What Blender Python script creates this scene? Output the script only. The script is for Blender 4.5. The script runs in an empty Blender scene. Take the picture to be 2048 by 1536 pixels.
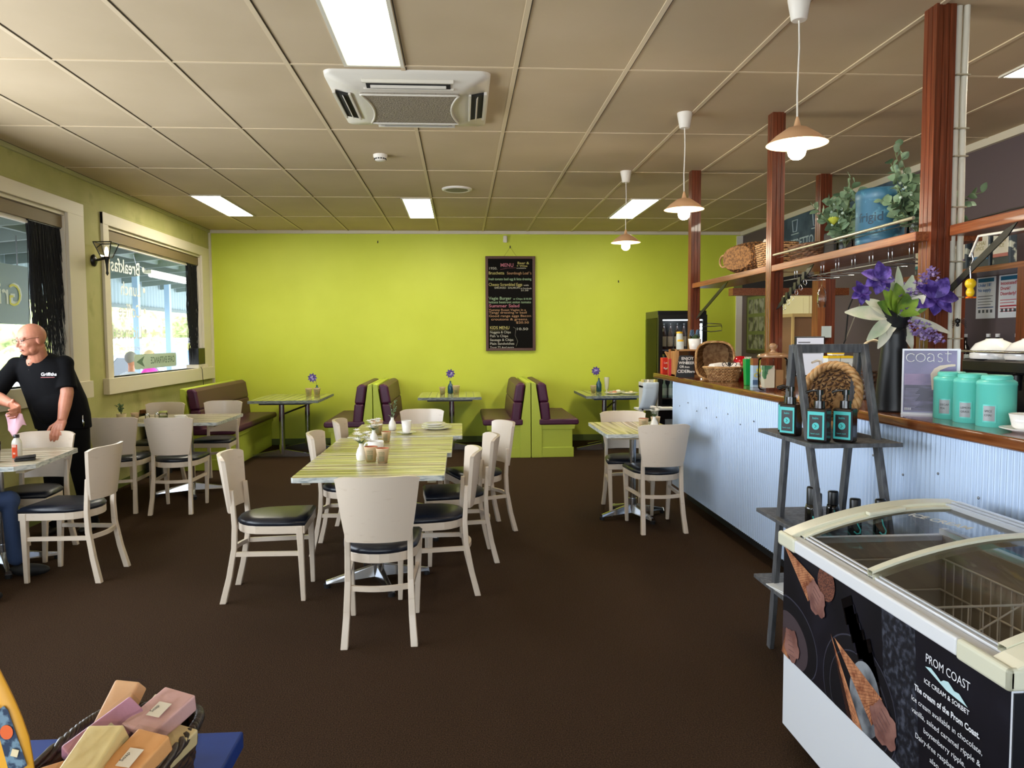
import bpy, bmesh, math, random
from mathutils import Vector, Matrix, Euler, noise
random.seed(7)
C = bpy.context.scene.collection
PI = math.pi
scene = bpy.context.scene

# ---------------- camera, world, sun, exposure ----------------
def make_camera():
    yaw, pitch, roll = 0.067, 0.061, -0.006
    cy, sy, cp, sp = math.cos(yaw), math.sin(yaw), math.cos(pitch), math.sin(pitch)
    fwd = Vector((sy*cp, cy*cp, -sp)); right = Vector((cy, -sy, 0)); up = right.cross(fwd)
    c, s = math.cos(roll), math.sin(roll)
    r, u = c*right + s*up, -s*right + c*up
    cam = bpy.data.cameras.new('camera'); o = bpy.data.objects.new('camera', cam); C.objects.link(o)
    m = Matrix((r, u, -fwd)).transposed().to_4x4(); m.translation = Vector((0, 0, 1.53))
    o.matrix_world = m
    cam.sensor_width = 36; cam.lens = 36*1500/2048; cam.clip_start = 0.05; cam.clip_end = 300
    scene.camera = o
make_camera()
scene.view_settings.view_transform = 'Standard'
scene.view_settings.look = 'None'
scene.view_settings.exposure = 0.6
scene.view_settings.gamma = 1.0
scene.view_settings.use_curve_mapping = False
scene.cycles.use_denoising = True
scene.cycles.max_bounces = 8
scene.cycles.diffuse_bounces = 5
scene.cycles.sample_clamp_indirect = 6
scene.cycles.caustics_reflective = False
scene.cycles.caustics_refractive = False

w = bpy.data.worlds.new('sky'); scene.world = w; w.use_nodes = True
bg = w.node_tree.nodes['Background']; bg.inputs[0].default_value = (0.80, 0.90, 1.0, 1); bg.inputs[1].default_value = 3.1

def add_sun(rot, e, col):
    l = bpy.data.lights.new('sun', 'SUN'); l.energy = e; l.color = col; l.angle = 0.01
    o = bpy.data.objects.new('sun', l); o.rotation_euler = rot; C.objects.link(o)
add_sun((math.radians(22), math.radians(18), 0), 7.0, (1, .96, .88))
def area(name, loc, rot, sx, sy, e, col, spread=PI):
    l = bpy.data.lights.new(name, 'AREA'); l.shape = 'RECTANGLE'; l.size = sx; l.size_y = sy
    l.energy = e; l.color = col; l.spread = spread
    o = bpy.data.objects.new(name, l); o.location = loc; o.rotation_euler = rot; C.objects.link(o); return o
# daylight entering through the shop front windows behind the camera and the side windows
area('daylight_front', (-.6, -2.3, 1.55), (PI/2+.4, 0, 0), 5.2, 1.9, 36, (.86, .93, 1.0))
area('daylight_side', (-3.76, 3.5, 1.92), (0, -PI/2, 0), 1.5, 4.2, 126, (.84, .91, 1.0))

# ---------------- helpers ----------------
def srgb(h):
    h = h.lstrip('#'); out = []
    for i in (0, 2, 4):
        c = int(h[i:i+2], 16)/255
        out.append(c/12.92 if c <= .04045 else ((c+.055)/1.055)**2.4)
    return tuple(out)+(1,)
MATS = {}
def mat(name, col, rough=.5, metal=0, spec=.5, emit=None, es=0, trans=0, noise_=None, coat=0, alpha=1, bump=0, bscale=200):
    if name in MATS: return MATS[name]
    m = bpy.data.materials.new(name); m.use_nodes = True; nt = m.node_tree
    b = nt.nodes['Principled BSDF']
    c = srgb(col) if isinstance(col, str) else col
    b.inputs['Base Color'].default_value = c; b.inputs['Roughness'].default_value = rough
    b.inputs['Metallic'].default_value = metal; b.inputs['Specular IOR Level'].default_value = spec
    b.inputs['Transmission Weight'].default_value = trans; b.inputs['Coat Weight'].default_value = coat
    b.inputs['Alpha'].default_value = alpha
    if emit: b.inputs['Emission Color'].default_value = srgb(emit); b.inputs['Emission Strength'].default_value = es
    if noise_ or bump:
        tc = nt.nodes.new('ShaderNodeTexCoord'); mp = nt.nodes.new('ShaderNodeMapping'); nt.links.new(tc.outputs['Object'], mp.inputs[0])
    if noise_:
        # (second colour, scale, stretch xyz, low, high)
        c2, sc, st, lo, hi = noise_
        mp.inputs['Scale'].default_value = st
        n = nt.nodes.new('ShaderNodeTexNoise'); n.inputs['Scale'].default_value = sc; n.inputs['Detail'].default_value = 5
        nt.links.new(mp.outputs[0], n.inputs['Vector'])
        r = nt.nodes.new('ShaderNodeValToRGB'); r.color_ramp.elements[0].position = lo; r.color_ramp.elements[1].position = hi
        r.color_ramp.elements[0].color = c; r.color_ramp.elements[1].color = srgb(c2)
        nt.links.new(n.outputs['Fac'], r.inputs[0]); nt.links.new(r.outputs[0], b.inputs['Base Color'])
    if bump:
        n2 = nt.nodes.new('ShaderNodeTexNoise'); n2.inputs['Scale'].default_value = bscale
        nt.links.new(tc.outputs['Object'], n2.inputs['Vector'])
        bp = nt.nodes.new('ShaderNodeBump'); bp.inputs['Strength'].default_value = bump; bp.inputs['Distance'].default_value = .01
        nt.links.new(n2.outputs['Fac'], bp.inputs['Height']); nt.links.new(bp.outputs[0], b.inputs['Normal'])
    MATS[name] = m; return m
def ramp_mat(name, stops, sc=8, st=(1, 1, 1), rough=.5, bump=.2, detail=4, coat=0, kind='noise', spec=.5, dist=0):
    if name in MATS: return MATS[name]
    m = bpy.data.materials.new(name); m.use_nodes = True; nt = m.node_tree; b = nt.nodes['Principled BSDF']
    b.inputs['Roughness'].default_value = rough; b.inputs['Coat Weight'].default_value = coat; b.inputs['Specular IOR Level'].default_value = spec
    tc = nt.nodes.new('ShaderNodeTexCoord'); mp = nt.nodes.new('ShaderNodeMapping'); mp.inputs['Scale'].default_value = st
    nt.links.new(tc.outputs['Object'], mp.inputs[0])
    if kind == 'noise':
        n = nt.nodes.new('ShaderNodeTexNoise'); n.inputs['Detail'].default_value = detail; o = n.outputs['Fac']; n.inputs['Distortion'].default_value = dist
    elif kind == 'voronoi':
        n = nt.nodes.new('ShaderNodeTexVoronoi'); o = n.outputs['Distance']
    n.inputs['Scale'].default_value = sc
    nt.links.new(mp.outputs[0], n.inputs['Vector'])
    r = nt.nodes.new('ShaderNodeValToRGB'); e = r.color_ramp.elements
    while len(e) < len(stops): e.new(.5)
    for k, (p, c) in enumerate(stops): e[k].position = p; e[k].color = srgb(c)
    nt.links.new(o, r.inputs[0]); nt.links.new(r.outputs[0], b.inputs['Base Color'])
    if bump:
        bp = nt.nodes.new('ShaderNodeBump'); bp.inputs['Strength'].default_value = bump; bp.inputs['Distance'].default_value = .01
        nt.links.new(o, bp.inputs['Height']); nt.links.new(bp.outputs[0], b.inputs['Normal'])
    MATS[name] = m; return m
def glass_mat(name, tint=(1, 1, 1, 1), refl=.12, rough=.02):
    if name in MATS: return MATS[name]
    m = bpy.data.materials.new(name); m.use_nodes = True; nt = m.node_tree
    for n in list(nt.nodes):
        if n.type == 'BSDF_PRINCIPLED': nt.nodes.remove(n)
    out = [n for n in nt.nodes if n.type == 'OUTPUT_MATERIAL'][0]
    t = nt.nodes.new('ShaderNodeBsdfTransparent'); t.inputs[0].default_value = tint
    g = nt.nodes.new('ShaderNodeBsdfGlossy'); g.inputs['Roughness'].default_value = rough
    lw = nt.nodes.new('ShaderNodeLayerWeight'); lw.inputs[0].default_value = refl*.6
    mx = nt.nodes.new('ShaderNodeMixShader')
    nt.links.new(lw.outputs['Fresnel'], mx.inputs[0]); nt.links.new(t.outputs[0], mx.inputs[1]); nt.links.new(g.outputs[0], mx.inputs[2])
    nt.links.new(mx.outputs[0], out.inputs[0]); MATS[name] = m; return m

class M:
    def __init__(s): s.v = []; s.f = []; s.mi = []; s.sm = []; s.x = Matrix.Identity(4)
    def at(s, loc=(0, 0, 0), rot=(0, 0, 0), sc=1): s.x = Matrix.Translation(loc) @ Euler(rot).to_matrix().to_4x4() @ Matrix.Scale(sc, 4); return s
    def add(s, vs, fs, m=0, smooth=False):
        b = len(s.v); s.v += [tuple(s.x @ Vector(p)) for p in vs]
        for f in fs: s.f.append([b+i for i in f]); s.mi.append(m); s.sm.append(smooth)
        return s
    def box(s, c, d, m=0, rot=None, taper=1):
        R = Euler(rot).to_matrix() if rot else None; vs = []
        for z in (-.5, .5):
            for x, y in ((-.5, -.5), (.5, -.5), (.5, .5), (-.5, .5)):
                k = taper if z < 0 else 1
                p = Vector((x*d[0]*k, y*d[1]*k, z*d[2])); p = R @ p if R else p
                vs.append((p.x+c[0], p.y+c[1], p.z+c[2]))
        return s.add(vs, [(3, 2, 1, 0), (4, 5, 6, 7), (0, 1, 5, 4), (1, 2, 6, 5), (2, 3, 7, 6), (3, 0, 4, 7)], m)
    def bb(s, a, b, m=0):
        return s.box([(a[i]+b[i])/2 for i in range(3)], [abs(b[i]-a[i]) for i in range(3)], m)
    def cyl(s, p0, p1, r0, r1=None, n=16, m=0, caps=True, sq=1):
        r1 = r0 if r1 is None else r1; p0 = Vector(p0); p1 = Vector(p1); d = (p1-p0).normalized()
        a = d.orthogonal().normalized() if abs(d.z) < .999 else Vector((1, 0, 0)); b = d.cross(a)
        vs = []
        for p, r in ((p0, r0), (p1, r1)):
            for k in range(n):
                t = 2*PI*k/n; vs.append(p+(a*math.cos(t)+b*math.sin(t)*sq)*r)
        s.add(vs, [(k, (k+1) % n, n+(k+1) % n, n+k) for k in range(n)], m, n > 6)
        if caps: s.add(vs, [tuple(reversed(range(n))), tuple(range(n, 2*n))], m)
        return s
    def lathe(s, c, prof, n=28, m=0, sx=1, sy=1):
        vs = []; k = len(prof)
        for r, z in prof:
            for i in range(n):
                t = 2*PI*i/n; vs.append((c[0]+r*math.cos(t)*sx, c[1]+r*math.sin(t)*sy, c[2]+z))
        fs = [(j*n+i, j*n+(i+1) % n, (j+1)*n+(i+1) % n, (j+1)*n+i) for j in range(k-1) for i in range(n)]
        s.add(vs, fs, m, True)
        if prof[0][0] > 1e-4: s.add(vs[:n], [tuple(reversed(range(n)))], m)
        if prof[-1][0] > 1e-4 and prof[-1][1] > prof[0][1] and not getattr(s, 'open', 0): s.add(vs[-n:], [tuple(range(n))], m)
        return s
    def tube(s, pts, r, n=8, m=0, closed=False):
        pts = [Vector(p) for p in pts]; k = len(pts); vs = []; N = None
        rs = r if isinstance(r, (list, tuple)) else [r]*k
        for i, p in enumerate(pts):
            if closed: d = (pts[(i+1) % k]-pts[i-1]).normalized()
            else: d = (pts[min(i+1, k-1)]-pts[max(i-1, 0)]).normalized()
            if N is None: N = d.orthogonal().normalized()
            else:
                N = N-d*N.dot(d); N = N.normalized() if N.length > 1e-6 else d.orthogonal().normalized()
            B = d.cross(N)
            for j in range(n):
                t = 2*PI*j/n; vs.append(p+(N*math.cos(t)+B*math.sin(t))*rs[i])
        L = k if closed else k-1
        s.add(vs, [(i*n+j, i*n+(j+1) % n, ((i+1) % k)*n+(j+1) % n, ((i+1) % k)*n+j) for i in range(L) for j in range(n)], m, True)
        if not closed: s.add(vs, [tuple(reversed(range(n))), tuple(range((k-1)*n, k*n))], m)
        return s
    def prism(s, poly, a, b, ax='z', m=0):
        f = {'z': lambda p, t: (p[0], p[1], t), 'y': lambda p, t: (p[0], t, p[1]), 'x': lambda p, t: (t, p[0], p[1])}[ax]
        n = len(poly); vs = [f(p, a) for p in poly]+[f(p, b) for p in poly]
        return s.add(vs, [(k, (k+1) % n, n+(k+1) % n, n+k) for k in range(n)]+[tuple(reversed(range(n))), tuple(range(n, 2*n))], m)
    def grid(s, fn, nu, nv, m=0, cu=False, cv=False, smooth=True, thick=0):
        U = nu if cu else nu+1; V = nv if cv else nv+1
        vs = [fn(i/nu, j/nv) for i in range(U) for j in range(V)]
        fs = [(i*V+j, ((i+1) % U)*V+j, ((i+1) % U)*V+(j+1) % V, i*V+(j+1) % V) for i in range(nu) for j in range(nv)]
        return s.add(vs, fs, m, smooth)
    def ell(s, c, r, m=0, nu=16, nv=10, rot=None):
        R = Euler(rot).to_matrix() if rot else Matrix.Identity(3); c = Vector(c)
        vs = [c+R @ Vector((0, 0, r[2]))]
        for j in range(1, nv):
            p = PI*j/nv
            for i in range(nu):
                t = 2*PI*i/nu; vs.append(c+R @ Vector((r[0]*math.sin(p)*math.cos(t), r[1]*math.sin(p)*math.sin(t), r[2]*math.cos(p))))
        vs.append(c+R @ Vector((0, 0, -r[2]))); L = len(vs)-1
        fs = [(0, 1+i, 1+(i+1) % nu) for i in range(nu)]+[(1+(j)*nu+i, 1+(j+1)*nu+i, 1+(j+1)*nu+(i+1) % nu, 1+j*nu+(i+1) % nu) for j in range(nv-2) for i in range(nu)]
        fs += [(L, 1+(nv-2)*nu+(i+1) % nu, 1+(nv-2)*nu+i) for i in range(nu)]
        return s.add(vs, fs, m, True)
    def text(s, t, org, xd, up, size, m=0, offset=0, align='LEFT', sx=1, ext=0, space=1):
        cu = bpy.data.curves.new('t', 'FONT'); cu.body = t; cu.size = size; cu.align_x = align; cu.offset = offset; cu.extrude = ext
        cu.resolution_u = 3; cu.space_character = space
        o = bpy.data.objects.new('t', cu); C.objects.link(o)
        bpy.context.view_layer.update()
        me = bpy.data.meshes.new_from_object(o.evaluated_get(bpy.context.evaluated_depsgraph_get()))
        xd = Vector(xd).normalized(); up = Vector(up).normalized(); org = Vector(org); n = xd.cross(up)
        s.add([org+xd*v.co.x*sx+up*v.co.y+n*v.co.z for v in me.vertices], [tuple(p.vertices) for p in me.polygons], m)
        bpy.data.meshes.remove(me); bpy.data.objects.remove(o); bpy.data.curves.remove(cu)
        return s
    def build(s, name, mats, parent=None, bevel=0, seg=2, solid=0, sub=0, fuse=0, fsm=4):
        me = bpy.data.meshes.new(name); me.from_pydata(s.v, [], s.f)
        if not isinstance(mats, (list, tuple)): mats = [mats]
        if max(s.mi, default=0) >= len(mats): mats = list(mats)+[WGAP]
        for mm in mats: me.materials.append(mm)
        for p, k, q in zip(me.polygons, s.mi, s.sm): p.material_index = k; p.use_smooth = q
        me.update()
        o = bpy.data.objects.new(name, me); C.objects.link(o)
        if fuse:
            md = o.modifiers.new('r', 'REMESH'); md.mode = 'VOXEL'; md.voxel_size = fuse; md.use_smooth_shade = True
            if fsm: ms = o.modifiers.new('s', 'SMOOTH'); ms.iterations = fsm; ms.factor = .5
            bpy.context.view_layer.update()
            m2 = bpy.data.meshes.new_from_object(o.evaluated_get(bpy.context.evaluated_depsgraph_get()))
            o.modifiers.clear(); o.data = m2; m2.name = name
            for p in m2.polygons: p.use_smooth = True
            if not m2.materials: m2.materials.append(mats[0])
        if solid: md = o.modifiers.new('s', 'SOLIDIFY'); md.thickness = solid; md.offset = 0
        if bevel: md = o.modifiers.new('b', 'BEVEL'); md.width = bevel; md.segments = seg; md.limit_method = 'ANGLE'; md.angle_limit = math.radians(40)
        if sub: md = o.modifiers.new('u', 'SUBSURF'); md.levels = sub; md.render_levels = sub
        if parent is not None: o.parent = parent
        return o
def tag(o, label, cat, group=None, kind=None):
    o['label'] = label; o['category'] = cat
    if group: o['group'] = group
    if kind: o['kind'] = kind
    return o
def thing(name, label, cat, loc=(0, 0, 0), rz=0, group=None):
    o = bpy.data.objects.new(name, None); C.objects.link(o); o.empty_display_size = .05
    o.location = loc; o.rotation_euler = (0, 0, rz); return tag(o, label, cat, group)
def struct(name, mm, mats, bevel=0, parent=None):
    o = mm.build(name, mats, parent, bevel)
    if parent is None: o['kind'] = 'structure'
    return o
def dup(root, loc, rz, label=None, group=None):
    r = root.copy(); C.objects.link(r); r.location = loc; r.rotation_euler = (0, 0, rz)
    if label: r['label'] = label
    if group: r['group'] = group
    for ch in list(root.children):
        c = ch.copy(); C.objects.link(c); c.parent = r
        for g in list(ch.children):
            d = g.copy(); C.objects.link(d); d.parent = c
    return r
def arc(c, r, a0, a1, n, ax='xy', ry=None):
    ry = r if ry is None else ry; out = []
    for i in range(n+1):
        t = a0+(a1-a0)*i/n; a, b = r*math.cos(t), ry*math.sin(t)
        out.append({'xy': (c[0]+a, c[1]+b, c[2]), 'xz': (c[0]+a, c[1], c[2]+b), 'yz': (c[0], c[1]+a, c[2]+b)}[ax])
    return out

# ---------------- materials ----------------
white = mat('white_paint', '#e9e2d6', .5)
cream = mat('cream_trim', '#ddd3bd', .5)
black = mat('black', '#0c0c0d', .35)
blackm = mat('black_matte', '#141416', .7)
chrome = mat('chrome', '#c9ccd2', .18, 1)
steel = mat('steel', '#8f9298', .35, 1)
china = mat('china', '#f0eeea', .15, coat=.4)
chairw = mat('chair_white_lacquer', '#dccdbb', .32, noise_=('#cdbba6', 14, (1, 1, 3), .62, .8), coat=.15)
navy = mat('navy_vinyl', '#111724', .34, spec=.5)
maroon = mat('maroon_vinyl', '#4a1838', .38)
kraft = mat('kraft_paper', '#dcc2a0', .7)
terra = mat('terracotta_inside', '#b8643c', .7)
lime = ramp_mat('lime_wall', [(.3, '#c6cf3a'), (.7, '#cfd845')], 1.2, rough=.55, bump=.02)
limeb = mat('lime_booth', '#bccb48', .5)
redwood = ramp_mat('red_timber', [(.3, '#4f2310'), (.5, '#682f17'), (.7, '#804025')], 6, (14, 14, .5), rough=.3, bump=.05, coat=.3)
redwood_h = ramp_mat('red_timber_plank', [(.3, '#6b3318'), (.5, '#854725'), (.7, '#9a5f38')], 6, (14, .5, 14), rough=.35, bump=.05, coat=.2)
topwood = ramp_mat('counter_timber', [(.3, '#5a2f16'), (.55, '#7a4521'), (.75, '#8d5730')], 5, (12, .6, 12), rough=.14, bump=.02, coat=.5)
carpet = ramp_mat('carpet', [(.35, '#2c2015'), (.5, '#3a2a1d'), (.68, '#4b3727')], 160, rough=.95, bump=.8, detail=8, spec=.1)
WGAP = mat('weave_gap', '#4a2f1a', .8)
wicker = ramp_mat('wicker', [(.36, '#94693c'), (.48, '#b08451'), (.62, '#c8a06c')], 30, rough=.6, bump=.2)
wicker_d = ramp_mat('wicker_dark', [(.3, '#241c18'), (.6, '#3a2e27'), (.8, '#54463b')], 60, rough=.35, bump=.2)
leafg = mat('eucalyptus_leaf', '#7b9474', .6, noise_=('#566f52', 9, (1, 1, 1), .35, .65))
leafd = mat('dark_leaf', '#3f5a32', .5, noise_=('#5f7a3c', 12, (1, 1, 1), .4, .6))
petalw = mat('white_petal', '#fbfaf6', .6)
petalp = mat('purple_petal', '#3a2275', .55, noise_=('#6f58b4', 30, (1, 1, 1), .45, .6))
blueglass = mat('blue_bottle_glass', '#1c4a63', .2, coat=.4)
denim = mat('denim', '#2c3f63', .85, bump=.3, bscale=400)
skin = mat('skin', '#c28468', .5, noise_=('#b97860', 22, (1, 1, 1), .35, .65))
aqua = mat('aqua_tin', '#63cfc0', .35)
# ---------------- setting ----------------
XL, XR, YB, YF, ZC = -3.57, 4.2, 11.05, -2.4, 3.09
m = M(); m.bb((XL-.2, YF-.2, -.06), (XR+.2, YB+.2, 0)); struct('floor', m, carpet)
ceilm = mat('ceiling_panel', '#c5b192', .8, noise_=('#baa686', 1.5, (1, 1, 1), .3, .7))
batt = mat('ceiling_batten', '#d2bf9f', .6); gap = mat('ceiling_gap', '#4c4438', .9)
m = M(); m.bb((XL-.2, YF-.2, ZC), (XR+.2, YB+.2, ZC+.1))
x = .978-.648*8
while x < XR:
    if x > XL:
        m.bb((x-.014, YF, ZC-.006), (x+.012, YB, ZC+.01), 1); m.bb((x+.012, YF, ZC-.0025), (x+.018, YB, ZC+.01), 2)
    x += .648
y = 4.425-1.342*5
while y < YB:
    m.bb((XL, y-.009, ZC-.004), (XR, y+.009, ZC+.01), 1); m.bb((XL, y+.009, ZC-.002), (XR, y+.013, ZC+.01), 2)
    y += 1.342
struct('ceiling', m, [ceilm, batt, gap])
m = M(); m.bb((XL-.2, YB, 0), (XR+.2, YB+.2, ZC)); struct('wall_back', m, lime)
# left block wall with two window openings
WIN = [(-1.3, 7.14), (7.89, 10.66)]; WZ0, WZ1 = 1.15, 2.69
wl = ramp_mat('green_block_wall', [(.3, '#aaa868'), (.6, '#b6b274'), (.75, '#9c9a5c')], 3, rough=.75, bump=.25)
m = M()
ys = [YF-.2, WIN[0][0], WIN[0][1], WIN[1][0], WIN[1][1], YB]
for a, b in ((ys[0], ys[1]), (ys[2], ys[3]), (ys[4], ys[5])): m.bb((XL-.16, a, 0), (XL, b, ZC))
for a, b in WIN: m.bb((XL-.16, a, 0), (XL, b, WZ0)); m.bb((XL-.16, a, WZ1), (XL, b, ZC))
for z in (.2, .4, .6, .8, 1.0, 2.85):      # raised joints of the painted blocks
    m.bb((XL, YF, z-.004), (XL+.002, YB, z+.004))
struct('wall_left', m, wl)
purple = mat('aubergine_wall', '#5d4f52', .7)
m = M(); m.bb((XR, YF-.2, 0), (XR+.2, YB, ZC)); struct('wall_right', m, purple)
m = M(); m.bb((XL-.16, YF-.2, 0), (XR+.2, YF, .6)); m.bb((XL-.16, YF-.2, 2.5), (XR+.2, YF, ZC)); m.bb((2.1, YF-.2, .6), (XR+.2, YF, 2.5)); m.bb((XL-.16, YF-.2, .6), (-3.3, YF, 2.5))
struct('wall_front', m, cream)
# window frames, sills, glass
glass = glass_mat('window_glass', refl=.03)
for k, (a, b) in enumerate(WIN):
    w_ = M()
    t = .10
    w_.bb((XL, a-t, WZ0-.04), (XL+.03, a+.02, WZ1+.12)); w_.bb((XL, b-.02, WZ0-.04), (XL+.03, b+(.27 if k == 0 else .27), WZ1+.12))
    w_.bb((XL, a-t, WZ1), (XL+.031, b+.27, WZ1+.12)); 
    w_.bb((XL-.16, a, WZ0), (XL, a+.03, WZ1)); w_.bb((XL-.16, b-.03, WZ0), (XL, b, WZ1)); w_.bb((XL-.16, a, WZ1-.03), (XL, b, WZ1))
    fr = struct('window_%d' % (k+1), w_, cream, bevel=.004)
    s = M(); s.prism([(XL-.12, WZ0), (XL+.06, WZ0), (XL+.06, WZ0-.16), (XL, WZ0-.16), (XL-.12, WZ0-.05)], a-.16, b+(.27 if k == 0 else .3), 'y')
    s.build('window_sill', cream, fr, bevel=.004)
    g = M(); g.bb((XL-.125, a, WZ0), (XL-.12, b, WZ1)); g.build('window_pane', glass, fr)
    h = M(); h.bb((XL-.10, a+.03, WZ1-.14), (XL-.02, b-.03, WZ1-.035), 0); h.bb((XL-.09, a+.03, WZ1-.17), (XL-.05, b-.03, WZ1-.14), 1)
    h.build('blind_headrail', [mat('timber_pelmet', '#7c6a4c', .6), white], fr)
# cornices / trims
m = M(); m.bb((XL, YB-.025, ZC-.045), (XR, YB, ZC)); struct('trim_1', m, cream)
m = M(); m.bb((XL, YF, ZC-.04), (XL+.025, YB-.025, ZC)); struct('trim_2', m, mat('cornice_green', '#b3b182', .6))
m = M(); m.bb((XR-.035, YF, ZC-.06), (XR, YB-.025, ZC)); struct('trim_3', m, cream)
m = M(); m.bb((XL+.0, YB-.03, 0.9), (XL+.03, YB, ZC-.045)); struct('trim_4', m, cream)
m = M(); m.bb((XR-.09, YB-.03, 0), (XR, YB, ZC-.06)); struct('trim_5', m, white)
m = M(); m.bb((XL, YB-.012, 0), (2.3, YB, .09)); struct('baseboard_back', m, mat('skirting', '#5d6b2c', .6))
m = M(); m.bb((XL, YF, 0), (XL+.012, YB, .08)); struct('baseboard_left', m, mat('skirting2', '#6c7431', .7))
# cream door in the right wall
m = M(); m.bb((XR-.03, 8.66, 0), (XR, 9.72, 2.2)); m.bb((XR-.045, 8.76, 0), (XR-.03, 9.62, 2.1), 1); m.bb((XR-.05, 8.9, .2), (XR-.045, 9.48, 1.0), 0); m.bb((XR-.05, 8.9, 1.15), (XR-.045, 9.48, 2.0), 1)
struct('door_1', m, [mat('door_cream', '#e2d6b0', .6), mat('door_leaf', '#e8dcae', .6)])

# ceiling lights, recessed troffers
lens = mat('light_lens', '#fffbe8', .6, emit='#fff8e2', es=22)
alu = mat('troffer_frame', '#d8d2c2', .5)
lens2 = mat('light_lens_near', '#e8f0e0', .6, emit='#f4f7da', es=1.3)
LT = [(-.48, 3.75, 'long prismatic ceiling light panel nearest the camera, before the air conditioner', 1),
      (-2.74, 9.06, 'recessed ceiling light panel at left, above the window wall corner', 0),
      (-.485, 9.16, 'recessed ceiling light panel in the middle, beyond the round ceiling speaker', 0),
      (2.09, 9.11, 'recessed ceiling light panel at right, behind the farthest hanging lamp', 0),
      (3.42, 3.75, 'ceiling light panel over the serving side, cut by the right picture edge', 0)]
for x, y, lb, near in LT:
    t = thing('ceiling_light', lb, 'ceiling light', (x, y, ZC), 0, 'recessed ceiling light panels')
    f = M()
    for a, b in (((-.17, -.675), (-.15, .675)), ((.15, -.675), (.17, .675)), ((-.15, -.675), (.15, -.655)), ((-.15, .655), (.15, .675))):
        f.bb((a[0], a[1], -.012), (b[0], b[1], .0))
    f.build('frame', alu, t)
    g = M(); g.bb((-.15, -.655, -.007), (.15, .655, -.001)); g.build('diffuser', lens2 if near else lens, t)

# air conditioner cassette
t = thing('air_conditioner', 'white square ceiling cassette air conditioner with grey mesh grille', 'air conditioner', (-.3, 5.02, ZC))
acw = mat('ac_plastic', '#cfc8bb', .45)
def rrect(hx, hy, r, n=5):
    out = []
    for cx, cy, a in ((hx-r, hy-r, 0), (-hx+r, hy-r, PI/2), (-hx+r, -hy+r, PI), (hx-r, -hy+r, 1.5*PI)):
        for i in range(n+1): out.append((cx+r*math.cos(a+i*PI/2/n), cy+r*math.sin(a+i*PI/2/n)))
    return out
f = M()
L0, L1, L2 = rrect(.49, .53, .06), rrect(.485, .525, .06), rrect(.32, .34, .04)
n = len(L0); vs = [(x, y, 0) for x, y in L0]+[(x, y, -.025) for x, y in L1]+[(x, y, -.06) for x, y in L2]
f.add(vs, [(i, (i+1) % n, n+(i+1) % n, n+i) for i in range(n)]+[(n+i, n+(i+1) % n, 2*n+(i+1) % n, 2*n+i) for i in range(n)]+[tuple(range(2*n, 3*n))], 0, True)
f.build('housing', acw, t)
f = M()
for k in range(4):
    f.at((0, 0, 0), (0, 0, k*PI/2)); f.box((0, .415, -.046), (.5, .085, .012), 0, (.18, 0, 0))
f.build('air_outlet', mat('ac_slot', '#17140f', .8), t)
f = M()
for k in range(4):
    f.at((0, 0, 0), (0, 0, k*PI/2)); f.box((0, .415, -.060), (.45, .018, .004), 0, (1.0, 0, 0)); f.box((0, .465, -.045), (.54, .018, .02)); f.box((0, .37, -.058), (.54, .015, .012))
f.build('louvre_blade', acw, t, bevel=.002)
f = M(); gr = .30
def pinch(k, n=10):
    out = []
    for i in range(n+1):
        u = -1+2*i/n; out.append((u*gr*.95, -(.30-.0*u*u)))
    for i in range(n+1):
        u = -1+2*i/n; out.append((gr-.05*(1-u*u), u*.30))
    for i in range(n+1):
        u = 1-2*i/n; out.append((u*gr*.95, .30))
    for i in range(n+1):
        u = 1-2*i/n; out.append((-gr+.05*(1-u*u), u*.30))
    return out
f.prism(pinch(0), -.072, -.058, 'z')
gm = ramp_mat('ac_mesh', [(.1, '#3c342b'), (.4, '#8d8272')], 90, rough=.7, bump=.3, kind='voronoi')
f.build('grille', gm, t)
f = M(); P_ = [(p[0]*1.0, p[1], -.072) for p in pinch(0)]; f.tube(P_, .007, 6, 0, True); f.build('grille_frame', acw, t)
f = M(); f.box((0, .325, -.066), (.14, .018, .008), 0); f.text('FUJITSU', (-.05, .318, -.0705), (1, 0, 0), (0, 1, 0), .014, 1); f.build('badge', [black, white], t)

# smoke detector, round speaker
t = thing('smoke_detector', 'round white smoke detector on the ceiling', 'smoke detector', (-.67, 6.53, ZC))
f = M(); f.lathe((0, 0, 0), [(.0, -.052), (.035, -.052), (.045, -.045), (.05, -.03)], 24); f.lathe((0, 0, 0), [(.05, -.03), (.06, -.02), (.06, 0)], 24); f.build('casing', white, t)
f = M()
for k in range(14):
    a = 2*PI*k/14; f.box((.0475*math.cos(a), .0475*math.sin(a), -.037), (.008, .014, .009), 0, (0, 0, a))
f.build('vent_slot', blackm, t)
t = thing('ceiling_speaker', 'round flush ceiling speaker with perforated grey face', 'speaker', (-.03, 7.96, ZC))
f = M(); f.lathe((0, 0, 0), [(.11, -.012), (.135, -.02), (.155, -.012), (.158, 0)], 36); f.build('rim', white, t)
f = M(); f.lathe((0, 0, 0), [(.0, -.026), (.06, -.022), (.118, -.014)], 36); f.build('grille', ramp_mat('speaker_mesh', [(.2, '#55503f'), (.5, '#8a8470')], 220, kind='voronoi', rough=.6), t)

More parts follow.
